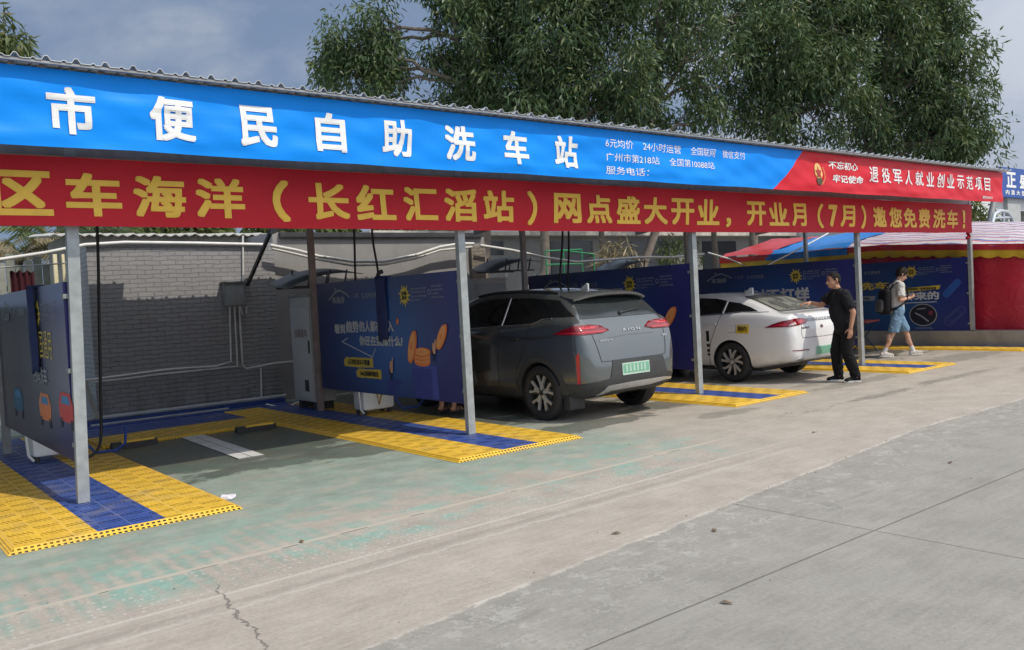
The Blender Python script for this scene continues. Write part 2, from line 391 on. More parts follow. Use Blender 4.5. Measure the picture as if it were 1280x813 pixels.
# ================================================================== CANOPY
POST_X = [-2.54, 1.66, 5.86, 10.05, 14.63, 19.17]
RX0, RX1 = -3.0, 19.4
ROOF_F, ROOF_B, RZF, RZB = 7.49, 13.68, 3.675, 3.07
can = thing('wash_station_canopy', 'long open steel canopy with grey corrugated roof sheet over the wash bays', 'canopy', (0, 8.23, 0))
def rz(y): return RZF + (RZB-RZF)*(y-ROOF_F)/(ROOF_B-ROOF_F)
b = WB()
pit = 0.215; n = int((RX1-RX0)/pit)
prof = []
for i in range(n+1):
    x = RX0+i*pit
    for dx, dz in ((0, 0), (0.075, 0.0), (0.085, .012), (0.10, .012), (0.11, 0.0), (0.150, 0.0), (0.172, .034), (0.193, .034)): prof.append((x+dx, dz))
ys = [ROOF_F, 9.0, 10.6, 12.2, 13.4, ROOF_B]
vs = []; fs = []
for j, y in enumerate(ys):
    for x, dz in prof:
        yy = y if (j < len(ys)-1 or 4.0 < x < 5.85) else y+0.20     # the sheets end unevenly at the back
        vs.append((x, yy, rz(yy)+dz))
L = len(prof)
for j in range(len(ys)-1):
    for i in range(L-1): fs.append((j*L+i, j*L+i+1, (j+1)*L+i+1, (j+1)*L+i))
b.add(vs, fs)
roofm = b.build('roof_sheet', sheet, can, None, fix=False)
sm = roofm.modifiers.new('thick', 'SOLIDIFY'); sm.thickness = 0.004; sm.offset = 1
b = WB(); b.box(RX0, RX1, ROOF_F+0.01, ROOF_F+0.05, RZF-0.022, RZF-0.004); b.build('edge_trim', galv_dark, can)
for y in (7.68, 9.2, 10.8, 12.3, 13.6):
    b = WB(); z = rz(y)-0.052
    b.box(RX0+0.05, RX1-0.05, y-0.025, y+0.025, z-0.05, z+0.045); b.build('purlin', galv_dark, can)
for i, x in enumerate(POST_X):
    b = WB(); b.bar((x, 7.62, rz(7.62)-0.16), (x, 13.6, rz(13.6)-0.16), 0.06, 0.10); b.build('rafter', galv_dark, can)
    lean = -0.10 if i == 1 else 0.0     # the nearest post stands slightly out of plumb
    b = WB(); zb = 0.045
    if i == 5: zb = 0.372
    top = Vector((x-lean, 8.23, rz(8.23)-0.21)); bot = Vector((x-lean*0.1, 8.23, zb))
    b.bar(bot, top, 0.096, 0.07, up=(0, 1, 0)); p = b.build('post', galv, can)
    b = WB(); b.box(bot.x-0.075, bot.x+0.075, 8.15, 8.31, zb-0.012, zb+0.004); 
    b.build('base_plate', galv, p)
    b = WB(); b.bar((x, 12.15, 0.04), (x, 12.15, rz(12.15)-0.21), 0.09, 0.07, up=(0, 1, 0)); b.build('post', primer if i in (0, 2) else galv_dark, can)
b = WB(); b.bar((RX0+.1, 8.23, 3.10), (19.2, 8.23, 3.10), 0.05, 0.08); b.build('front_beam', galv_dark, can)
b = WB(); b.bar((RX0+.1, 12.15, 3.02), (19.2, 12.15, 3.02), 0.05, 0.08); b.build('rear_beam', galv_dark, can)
b = WB(); b.bar(at(341, 284, 13.5), at(309, 357, 14.46), 0.05, 0.05); b.build('brace', dark_steel, can)

# ================================================================== FRONT BANNER (blue and red printed cloth)
def wr(x, z):
    t = (z-3.03)/0.6
    s = 0.012*math.sin(2.1*x+5.5*t)*(0.4+0.6*(1-t)) + 0.007*math.sin(5.3*x-9*t+1.7) + 0.004*math.sin(11.7*x+15*t)
    s += 0.010*math.exp(-((t-0.62+0.055*(x-2.4))/0.045)**2)*math.exp(-((x-2.6)/1.6)**2) + 0.006*math.exp(-((t-0.35+0.09*(x-8.0))/0.05)**2)*math.exp(-((x-8.2)/1.3)**2) + 0.008*math.exp(-((t-0.8+0.12*(x-17.6))/0.05)**2)*math.exp(-((x-17.8)/1.1)**2)
    s += 0.013*math.exp(-((t-0.16+0.02*math.sin(1.3*x))/0.07)**2)*(0.6+0.4*math.sin(0.9*x+1)) + 0.01*math.exp(-((t-0.78-0.05*math.sin(0.8*x))/0.1)**2)*math.sin(0.7*x+2)
    return 7.60 - s*min(1, 6*t+0.1)*min(1, (1-t)*6+0.05) - 0.02*max(0, 0.10-t)*0
def split_x(z):
    t = (z-3.03)/0.6
    return 11.19 + 0.82*(t**0.85)
def banner_strip(xa, xb, nx, nz):
    """xa, xb: functions of z"""
    b = WB(); z0, z1 = 3.03, 3.64
    for j in range(nz+1):
        z = z0+(z1-z0)*j/nz
        for i in range(nx+1):
            x = xa(z)+(xb(z)-xa(z))*i/nx
            sag = -0.010*math.sin((x % 2.1)/2.1*PI)*(1-j/nz)
            b.v.append((x, wr(x, z), z+sag))
    for j in range(nz):
        for i in range(nx):
            a = j*(nx+1)+i; b.f.append((a, a+1, a+nx+2, a+nx+1)); b.mi.append(0)
    return b
def cloth(name, col, rough, tr=0.15, var=0.05):
    mt = bpy.data.materials.new(name); mt.use_nodes = True; g = N(mt.node_tree); b = g.n['Principled BSDF']; o = g.obj()
    c = g.mix(g.step(g.noise(1.5, o, 4), 0.3, 0.7), tuple(x*(1-var) for x in col), tuple(x*(1+var) for x in col))
    g.put(b.inputs['Base Color'], c); b.inputs['Roughness'].default_value = rough; b.inputs['Specular IOR Level'].default_value = 0.22
    t = g.new('ShaderNodeBsdfTranslucent'); g.put(t.inputs[0], c)
    ms = g.new('ShaderNodeMixShader'); ms.inputs[0].default_value = tr
    g.l.new(b.outputs[0], ms.inputs[1]); g.l.new(t.outputs[0], ms.inputs[2]); g.l.new(ms.outputs[0], g.n['Material Output'].inputs[0])
    w = g.noise(45, o, 2); g.put(b.inputs['Normal'], g.bump(w, 0.05, 0.004))
    return mt
c_blue = cloth('blue_banner_cloth', (0.002, 0.275, 0.95), 0.52, 0.08)
c_red = cloth('red_banner_cloth', (0.68, 0.022, 0.04), 0.42, 0.12)
c_red2 = cloth('red_hanging_cloth', (0.62, 0.025, 0.04), 0.55, 0.22)
ban = thing('shop_banner', 'long blue and red cloth banner with white lettering along the canopy edge', 'banner', (8.2, 7.6, 3.03))
banner_strip(lambda z: -2.95, split_x, 260, 16).build('blue_cloth', c_blue, ban, 180)
banner_strip(split_x, lambda z: 19.32, 130, 16).build('red_cloth', c_red, ban, 180)
bs = lambda x, z: (x, wr(x, z)-0.006, z)
for ch, x0, x1 in zip('市便民自助洗车站', (1.48, 2.26, 3.04, 3.79, 4.52, 5.28, 6.08, 6.85), (1.84, 2.64, 3.40, 4.11, 4.87, 5.68, 6.44, 7.22)):
    b = WB(); fit_text(b, ch, x0, x1, 3.13, 3.505, bs, 0.030, 0.12); b.build('headline_character', letter_white, ban, fix=False)
for tx, x0, x1, z0, z1 in (('6元均价', 7.69, 8.18, 3.42, 3.53), ('24小时运营', 8.36, 9.13, 3.42, 3.53), ('全国联网', 9.32, 9.85, 3.42, 3.53), ('微信支付', 10.02, 10.52, 3.42, 3.53),
                           ('广州市第218站', 7.69, 8.67, 3.25, 3.355), ('全国第10088站', 8.87, 9.83, 3.25, 3.355), ('服务电话：', 7.69, 8.45, 3.09, 3.19)):
    b = WB(); fit_text(b, tx, x0, x1, z0, z1, bs, 0.004); b.build('small_lettering', letter_white, ban, fix=False)
b = WB()
fit_text(b, '不忘初心', 12.74, 13.62, 3.405, 3.53, bs, 0.022, shear=0.02); fit_text(b, '牢记使命', 12.85, 13.76, 3.19, 3.32, bs, 0.022, shear=0.02)
b.build('slogan_lettering', letter_white, ban, fix=False)
b = WB()
for i, ch in enumerate('退役军人就业创业示范项目'):
    x = 13.98+i*0.405; fit_text(b, ch, x, x+0.29, 3.24, 3.50, bs, 0.014)
fit_text(b, '编号0055', 18.32, 18.78, 3.075, 3.135, bs, 0.01)
b.build('project_lettering', letter_white, ban, fix=False)
# emblem: wheat wreath, red star in a pale gold shield, dark base
ex, ez = 12.43, 3.31
for sgn in (-1, 1):
    b = WB()
    for k in range(12):
        a = -1.35+k*0.17; rx, rzz = 0.19, 0.185
        p = lambda aa, q: bs(ex+sgn*(rx*q)*math.cos(aa), ez-0.005+(rzz*q)*math.sin(aa))
        b.add([p(a, 0.93), p(a+0.10, 0.84), p(a+0.24, 0.93), p(a+0.12, 1.06)], [(0, 1, 2, 3)])
fn2 = lambda x, z: Vector(bs(x, z))+Vector((0, -0.003, 0))
b.build('emblem_wreath', mat('emblem_orange', (0.75, 0.22, 0.08), 0.5), ban)
b = WB(); b.add([fn2(ex+0.105*math.cos(a)*(1.0 if math.sin(a) > -0.3 else 0.75), ez+0.02+0.15*math.sin(a)) for a in np.linspace(0, 2*PI, 25)[:-1]], [tuple(range(24))]); b.build('emblem_shield', mat('emblem_gold', (0.74, 0.46, 0.16), 0.5), ban)
b = WB(); fn3 = lambda x, z: Vector(bs(x, z))+Vector((0, -0.006, 0))
b.add([fn3(ex+r*math.cos(a), ez+0.015+1.25*r*math.sin(a)) for a, r in [(PI/2+k*PI/5, 0.095 if k % 2 == 0 else 0.042) for k in range(10)]], [tuple(range(10))])
b.build('emblem_star', mat('emblem_red', (0.36, 0.02, 0.02), 0.5), ban)
b = WB(); b.add([fn3(ex+x, ez+z) for x, z in ((-0.085, -0.10), (-0.06, -0.175), (0.06, -0.175), (0.085, -0.10), (0.05, -0.075), (-0.05, -0.075))], [tuple(range(6))]); b.build('emblem_base', mat('emblem_dark', (0.06, 0.05, 0.02), 0.5), ban)

# ================================================================== HANGING RED BANNER
def hr(x, z):
    t = (z-2.44)/0.59
    return 8.12 - 0.010*math.sin(1.7*x+3*t) - 0.006*math.sin(4.3*x-6*t) - 0.012*math.sin(0.6*x)*(1-t)
hb = thing('hanging_banner', 'red cloth banner with large golden lettering hung between the posts below the blue one', 'banner', (8.1, 8.12, 2.44))
b = WB(); nx, nz = 300, 10
for j in range(nz+1):
    for i in range(nx+1):
        x = -2.9+21.95*i/nx; z = 2.445+0.59*j/nz
        b.v.append((x, hr(x, z), z-0.022*math.sin(min(max((x-1.66)/17.2, 0), 1)*PI)*(1-j/nz)))
for j in range(nz):
    for i in range(nx):
        a = j*(nx+1)+i; b.f.append((a, a+1, a+nx+2, a+nx+1)); b.mi.append(0)
b.build('red_cloth', c_red2, hb, 180)
b = WB(); hs = lambda x, z: (x, hr(x, z)-0.006, z)
for ch, x0, x1 in (('区', 1.13, 1.58), ('车', 1.68, 2.13), ('海', 2.23, 2.69), ('洋', 2.78, 3.25), ('（', 3.53, 3.71), ('长', 3.91, 4.38), ('红', 4.46, 4.94), ('汇', 5.05, 5.5), ('滔', 5.59, 6.05), ('站', 6.15, 6.61), ('）', 6.82, 6.97), ('网', 7.25, 7.72), ('点', 7.81, 8.28), ('盛', 8.37, 8.84), ('大', 8.92, 9.4), ('开', 9.49, 9.98), ('业', 10.05, 10.55), ('，', 10.70, 10.82), ('开', 11.22, 11.72), ('业', 11.8, 12.33), ('月', 12.42, 12.86), ('（', 13.20, 13.37), ('7', 13.54, 13.82), ('月', 13.89, 14.37), ('）', 14.58, 14.75), ('邀', 15.0, 15.46), ('您', 15.58, 16.07), ('免', 16.15, 16.65), ('费', 16.74, 17.2), ('洗', 17.33, 17.85), ('车', 17.92, 18.38), ('！', 18.6, 18.72)):
    z0, z1 = (2.53, 2.905)
    if ch in '（）': z0, z1 = 2.50, 2.915
    if ch == '，': z0, z1 = 2.50, 2.64
    b = WB(); fit_text(b, ch, x0, x1, z0, z1, hs, 0.030, 0.15); b.build('golden_character', letter_yellow, hb, fix=False)
b = WB()
b.tube([(19.03, 8.12, 2.46), (18.9, 8.16, 2.43), (18.95, 8.12, 2.36), (18.75, 8.10, 2.33)], [0.012, 0.03, 0.02, 0.035], 6)
b.build('tie_knot', c_red2, hb, 180)

# ================================================================== PLASTIC GRATE MATS
def grate(name, col, mode):
    mt = bpy.data.materials.new(name); mt.use_nodes = True; g = N(mt.node_tree); b = g.n['Principled BSDF']; o = g.obj()
    X, Y, Z = g.sep(o)
    fr = lambda v, p, off=0.0: g.math('FRACT', g.math('ADD', g.math('DIVIDE', v, p), off))
    def slot(v, p, w, off=0.0): return g.math('LESS_THAN', g.math('ABSOLUTE', g.math('SUBTRACT', fr(v, p, off), 0.5)), w/2)
    if mode == 'tile':          # bands of slanted slots, alternating in checker
        cx = g.math('FLOOR', g.math('DIVIDE', X, 0.2)); cy = g.math('FLOOR', g.math('DIVIDE', Y, 0.133))
        par = g.math('MODULO', g.math('ADD', g.math('ABSOLUTE', cx), g.math('ABSOLUTE', cy)), 2)
        sx = slot(g.math('ADD', X, g.math('MULTIPLY', Y, 0.30)), 0.034, 0.50)
        inb = g.math('MULTIPLY', slot(Y, 0.133, 0.80), slot(X, 0.2, 0.90))
        h1 = g.math('MULTIPLY', g.math('MULTIPLY', sx, inb), g.math('GREATER_THAN', par, 0.5))
        h2 = g.math('MULTIPLY', g.math('MULTIPLY', slot(Y, 0.024, 0.36), slot(X, 0.05, 0.7)), g.math('LESS_THAN', par, 0.5))
        h2 = g.math('MULTIPLY', h2, inb)
        hole = g.math('MAXIMUM', g.math('MULTIPLY', h1, 0.62), g.math('MULTIPLY', h2, 0.18))
    else:                        # ramp with rows of square holes
        hole = g.math('MULTIPLY', slot(g.math('ADD', X, Y) if mode == 'rampy' else X, 0.042, 0.55), slot(Z, 0.0185, 0.52))
    dn = g.noise(7, o, 5, 0.65); fn_ = g.noise(38, o, 4, 0.7)
    c = g.mix(g.step(dn, 0.3, 0.7), tuple(x*0.86 for x in col), tuple(min(1, x*1.08) for x in col))
    c = g.mix(g.math('MULTIPLY', g.step(fn_, 0.55, 0.75), 0.35), c, tuple(x*0.6+0.10 for x in col))
    c = g.mix(g.math('MULTIPLY', g.step(g.noise(1.6, g.pos(), 6, 0.7), 0.50, 0.70), 0.40), c, (0.30, 0.25, 0.17))
    if mode == 'tile':
        seam = g.math('MAXIMUM', slot(X, 0.40, 0.018, 0.5), slot(Y, 0.40, 0.018, 0.5))
        c = g.mix(g.math('MULTIPLY', seam, 0.35), c, tuple(x*0.5+0.3 for x in col))
    g.put(b.inputs['Base Color'], c); b.inputs['Roughness'].default_value = 0.48
    tr = g.new('ShaderNodeBsdfTransparent'); ms = g.new('ShaderNodeMixShader'); g.put(ms.inputs[0], hole)
    g.l.new(b.outputs[0], ms.inputs[1]); g.l.new(tr.outputs[0], ms.inputs[2]); g.l.new(ms.outputs[0], g.n['Material Output'].inputs[0])
    g.put(b.inputs['Normal'], g.bump(fn_, 0.12, 0.004))
    return mt
YEL, BLU = (0.80, 0.50, 0.05), (0.04, 0.085, 0.32)
g_y = grate('yellow_grate', YEL, 'tile'); g_b = grate('blue_grate', BLU, 'tile'); g_r = grate('yellow_ramp', YEL, 'ramp'); g_ry = grate('yellow_side_ramp', YEL, 'rampy')
ribs_y = mat('yellow_plastic_rib', tuple(x*0.8 for x in YEL), 0.5); ribs_b = mat('blue_plastic_rib', tuple(x*0.8 for x in BLU), 0.5)
MT = 0.040
def sheet_with_ribs(x0, x1, y0, y1, gm, rm, name, parent):
    b = MB(); b.quad((x0, y0, MT), (x1, y0, MT), (x1, y1, MT), (x0, y1, MT), 0)
    y = y0
    while y < y1+0.01:
        b.quad((x0, y, 0.002), (x1, y, 0.002), (x1, y, MT-0.001), (x0, y, MT-0.001), 1); y += 0.40/4
    x = x0
    while x < x1+0.01:
        b.quad((x, y0, 0.002), (x, y1, 0.002), (x, y1, MT-0.001), (x, y0, MT-0.001), 1); x += 0.40/4
    return b.build(name, [gm, rm], parent, fix=False)
def make_mat(root, length=6.6):
    e = 0.055; w = 0.8; h = 0.25     # half widths
    yA, yB = e, length
    sheet_with_ribs(-w, -h, yA, yB, g_y, ribs_y, 'yellow_tiles', root)
    sheet_with_ribs(h, w, yA, yB, g_y, ribs_y, 'yellow_tiles', root)
    sheet_with_ribs(-h, h, yA, yB, g_b, ribs_b, 'blue_tiles', root)
    b = MB(); b.quad((-w-e, 0, 0.003), (w+e, 0, 0.003), (w, e, MT), (-w, e, MT)); b.build('front_ramp', g_r, root, fix=False)
    for s in (-1, 1):
        b = MB(); q = [(s*(w+e), 0, 0.003), (s*w, e, MT), (s*w, yB, MT), (s*(w+e), yB, 0.003)]
        if s < 0: q = q[::-1]
        b.quad(*q)
        for k in (0.33, 0.66):
            b.bar((s*(w+e*k), e*(1-k), MT*(1-k)+0.004), (s*(w+e*k), yB, MT*(1-k)+0.004), 0.008, 0.006)
        b.build('side_ramp', mat('yellow_ramp_solid', YEL, 0.45), root, fix=False)
mlab = ['yellow and blue plastic grate mat under the nearest post on the left', 'yellow and blue plastic grate mat beside the grey hatchback',
        'yellow and blue grate mat at the post between the grey and the white car', 'yellow and blue grate mat behind the man in black',
        'yellow and blue grate mat along the low concrete wall at the right']
proto = None
for (x, y), lb in zip(((1.76, 6.97), (5.715, 7.06), (10.22, 7.06), (14.74, 6.98), (19.2, 6.95)), mlab):
    if proto is None:
        proto = thing('grate_mat', lb, 'floor mat', (x, y, 0), 0, 'grate mats between the wash bays'); make_mat(proto); o = proto
    else:
        o = copy_tree(proto); o.location = (x, y, 0); o['label'] = lb
o = thing('rear_grate_mat', 'yellow and blue grate mat strip along the back of the empty bay', 'floor mat', (3.735, 11.6, 0))
b = MB(); sheet_with_ribs(-1.115, 1.115, 0.05, 0.95, g_y, ribs_y, 'yellow_tiles', o); sheet_with_ribs(-1.115, 1.115, 0.952, 1.95, g_b, ribs_b, 'blue_tiles', o)
b.quad((-1.115, 0, 0.003), (1.115, 0, 0.003), (1.115, 0.05, MT), (-1.115, 0.05, MT)); b.build('front_ramp', g_r, o, fix=False)
# white tile strip on the bay floor
def tile_strip_mat():
    mt = bpy.data.materials.new('white_tiles'); mt.use_nodes = True; g = N(mt.node_tree); b = g.n['Principled BSDF']; o = g.obj(); X, Y, Z = g.sep(o)
    f = lambda v, p: g.math('ABSOLUTE', g.math('SUBTRACT', g.math('FRACT', g.math('DIVIDE', v, p)), 0.5))
    j = g.math('MAXIMUM', g.math('GREATER_THAN', f(X, 0.15), 0.46), g.math('GREATER_THAN', f(Y, 0.40), 0.485))
    dn = g.noise(5, o, 6, 0.65)
    c = g.mix(g.step(dn, 0.35, 0.7), (0.70, 0.71, 0.72), (0.82, 0.83, 0.84)); c = g.mix(j, c, (0.15, 0.15, 0.14))
    g.put(b.inputs['Base Color'], c); b.inputs['Roughness'].default_value = 0.35; return mt
b = MB(); b.box(-0.15, 0.15, 0, 2.85, 0, 0.012); o = b.build('tile_strip', tile_strip_mat()); o.location = (3.62, 9.3, 0); o.rotation_euler.z = -0.045
tag(o, 'white tiled strip along the middle of the empty bay floor', 'floor strip')
for (x, y), lb in zip(((2.97, 11.52), (4.50, 11.35)), ('black rubber wheel stop with a yellow line near the left mat', 'black rubber wheel stop with a yellow line near the grey cabinet')):
    t = thing('wheel_stop', lb, 'wheel stop', (x, y, 0), 0.0, 'wheel stops in the empty bay')
    b = MB(); b.prism([(-0.07, 0), (0.07, 0), (0.04, 0.075), (-0.04, 0.075)], lambda u, v, w: (-0.27+w, u, v), 0.54); b.build('stop_body', black_rubber, t)
    b = MB(); b.box(-0.16, 0.24, -0.056, -0.005, 0.06, 0.090, bev=0.006); b.build('yellow_line', yellow_paint, t)
# ================================================================== ADVERTISING PANELS
def panel_mat(name, lo=(0.020, 0.032, 0.13), hi=(0.026, 0.11, 0.40), cy=10.2, cz=1.1, rough=0.33):
    mt = bpy.data.materials.new(name); mt.use_nodes = True; g = N(mt.node_tree); b = g.n['Principled BSDF']; o = g.obj(); X, Y, Z = g.sep(o)
    d = g.math('SQRT', g.math('ADD', g.math('POWER', g.math('SUBTRACT', Y, cy), 2), g.math('MULTIPLY', g.math('POWER', g.math('SUBTRACT', Z, cz), 2), 2.5)))
    c = g.mix(g.step(d, 1.9, 0.1), lo, hi)       # the printed glow in the middle of the artwork
    c = g.mix(g.math('MULTIPLY', g.step(Y, 9.6, 8.4), 0.6), c, (0.03, 0.026, 0.18))
    c = g.mix(g.math('MULTIPLY', g.step(g.noise(7, o, 5, 0.7), 0.55, 0.75), 0.12), c, (0.05, 0.06, 0.09))
    g.put(b.inputs['Base Color'], c); b.inputs['Roughness'].default_value = rough; b.inputs['Specular IOR Level'].default_value = 0.45
    g.put(b.inputs['Normal'], g.bump(g.noise(2.5, o, 3), 0.10, 0.03)); return mt
pm = panel_mat('panel_print')
ink_dim = mat('dim_print', (0.30, 0.32, 0.36), 0.5, 0, 0.03)
ink_white = mat('panel_white_print', (0.55, 0.57, 0.62), 0.5, 0, 0.03)
ink_yel = mat('panel_yellow_print', (0.62, 0.47, 0.06), 0.5, 0, 0.05)
ink_oran = mat('panel_orange_print', (0.72, 0.20, 0.05), 0.5, 0, 0.05); ink_or2 = mat('panel_light_orange_print', (0.74, 0.34, 0.12), 0.5, 0, 0.05)
ink_box = mat('panel_violet_print', (0.035, 0.05, 0.27), 0.5, 0, 0.05); ink_box2 = mat('panel_violet_light_print', (0.05, 0.075, 0.36), 0.5, 0, 0.05)
ink_dark = mat('panel_dark_print', (0.012, 0.014, 0.03), 0.5, 0, 0.05); ink_skin = mat('panel_skin_print', (0.62, 0.35, 0.22), 0.5, 0, 0.05)
PY0, PY1, PZ0, PZ1 = 8.29, 12.0, 0.40, 1.975
def surf(k): return lambda y, z: (-0.021-0.0012*k, y, z)
def new_panel(x, label, tilt=0.0, m=pm):
    t = thing('advertising_panel', label, 'advert panel', (x, 0, 0), 0, 'advertising panels between the wash bays')
    b = MB(); nY, nZ = 24, 12
    for s in (-1, 1):
        off = len(b.v)
        for i in range(nY+1):
            for j in range(nZ+1): b.v.append((s*0.02, PY0+(PY1-PY0)*i/nY, PZ0+(PZ1-PZ0)*j/nZ))
        for i in range(nY):
            for j in range(nZ):
                a = off+i*(nZ+1)+j; q = (a, a+1, a+nZ+2, a+nZ+1); b.f.append(q if s > 0 else q[::-1]); b.mi.append(0)
    b.box(-0.0199, 0.0199, PY0, PY1, PZ0-0.002, PZ0+0.004); b.box(-0.0199, 0.0199, PY0, PY1, PZ1-0.004, PZ1+0.002)
    b.box(-0.0199, 0.0199, PY0-0.002, PY0+0.002, PZ0, PZ1); b.box(-0.0199, 0.0199, PY1-0.002, PY1+0.002, PZ0, PZ1)
    b.build('print_board', m, t, fix=False)
    for z in (0.55, 1.2, 1.85):
        b = MB(); b.box(-0.03, 0.03, PY0-0.05, PY0+0.02, z-0.02, z+0.02); b.build('clip', galv_dark, t)
    return t
def poly(t, name, pts, m, k=1):
    b = MB(); b.add([surf(k)(y, z) for y, z in pts], [tuple(range(len(pts)))]); return b.build(name, m, t, fix=False)
def ribbon(b, pts, w, k=1):
    for (y0, z0), (y1, z1) in zip(pts, pts[1:]):
        d = Vector((y1-y0, z1-z0)); n = Vector((-d.y, d.x)).normalized()*w/2
        b.add([surf(k)(y0+n.x, z0+n.y), surf(k)(y1+n.x, z1+n.y), surf(k)(y1-n.x, z1-n.y), surf(k)(y0-n.x, z0-n.y)], [(0, 1, 2, 3)])
def lett(t, name, items, m, bold=0.02, k=2):
    b = MB()
    for tx, ya, yb, z0, z1 in items:       # ya is the left end (towards the back of the bay), yb the right end
        fit_text(b, tx, 0, 1, z0, z1, lambda u, z: surf(k)(ya+(yb-ya)*u, z), bold)
    return b.build(name, m, t, fix=False)
def head(t):
    """logo, sunburst badge and fine print along the top edge"""
    b = MB(); ribbon(b, [(11.62, 1.72), (11.40, 1.83), (11.25, 1.855), (11.08, 1.80), (10.98, 1.745)], 0.022)
    ribbon(b, [(11.42, 1.835), (11.42, 1.875), (11.36, 1.875), (11.36, 1.85)], 0.012); b.build('logo_roof', ink_dim, t, fix=False)
    lett(t, 'logo_lettering', [('车海洋', 11.50, 11.12, 1.66, 1.765)], ink_dim, 0.035)
    lett(t, 'tagline_lettering', [('| 让车', 10.90, 10.70, 1.72, 1.80), ('生活更智慧', 10.62, 10.22, 1.715, 1.79)], ink_dim, 0.005)
    cy, cz = 9.50, 1.72; pts = []
    for k in range(26):
        r = (0.155 if k % 4 == 0 else 0.125) if k % 2 == 0 else 0.085; a = 2*PI*k/26
        pts.append((cy-1.0*r*math.cos(a), cz+1.05*r*math.sin(a)))
    poly(t, 'sunburst_badge', pts, ink_yel)
    lett(t, 'badge_lettering', [('自助', 9.56, 9.44, 1.722, 1.775), ('洗车', 9.56, 9.44, 1.665, 1.716)], ink_dark, 0.03)
    rows = [('全国联网统一服务热线', 9.26, 8.98, 1.785, 1.81), ('手机扫码即可洗车', 9.26, 9.0, 1.742, 1.767), ('会员充值更优惠', 9.26, 8.98, 1.69, 1.713), ('微信支付', 9.26, 9.12, 1.645, 1.668),
            ('免费吸尘免费打气', 8.87, 8.62, 1.80, 1.825), ('泡沫高压水枪', 8.87, 8.62, 1.755, 1.78), ('全天候营业', 8.87, 8.70, 1.71, 1.735), ('欢迎您再次光临', 8.87, 8.60, 1.665, 1.69)]
    lett(t, 'fine_print', rows, ink_dim, 0.0)
    for y, z in ((9.31, 1.775), (9.31, 1.675), (8.92, 1.745)):
        b = MB(); ribbon(b, [(y+0.028*math.cos(a), z+0.032*math.sin(a)) for a in np.linspace(0, 2*PI, 13)], 0.008); b.build('bullet_ring', ink_dim, t, fix=False)
def blob(y0, y1, z0, z1, n=14, sd=1):
    r = random.Random(sd); pts = []
    for i in range(n): pts.append((y0+(y1-y0)*i/(n-1), z1+r.uniform(-.006, .006)))
    for i in range(n): pts.append((y1-(y1-y0)*i/(n-1), z0+r.uniform(-.006, .006)))
    pts[0] = (y0-0.02*(1 if y0 < y1 else -1), (z0+z1)/2+0.02); return pts
def coin(t, c, ry, rz, ang, m, k=2):
    pts = lambda q, dy=0, dz=0: [(c[0]+dy+q*(ry*math.cos(a)*math.cos(ang)-rz*math.sin(a)*math.sin(ang)), c[1]+dz+q*(ry*math.cos(a)*math.sin(ang)+rz*math.sin(a)*math.cos(ang))) for a in np.linspace(0, 2*PI, 29)[:-1]]
    b = MB(); b.add([surf(k)(*p) for p in pts(1, -0.025)], [tuple(range(28))]); b.add([surf(k+1)(*p) for p in pts(0.97)], [tuple(range(28))])
    o = b.build('printed_coin', ink_oran, t, fix=False)
    b = MB(); b.add([surf(k+2)(*p) for p in pts(0.86)], [tuple(range(28))]); b.build('coin_face', ink_or2, o, fix=False)
    b = MB(); P = pts(0.30); b.add([surf(k+3)(*P[i]) for i in (0, 7, 14, 21)], [(0, 1, 2, 3)]); b.build('coin_hole', ink_oran, o, fix=False)
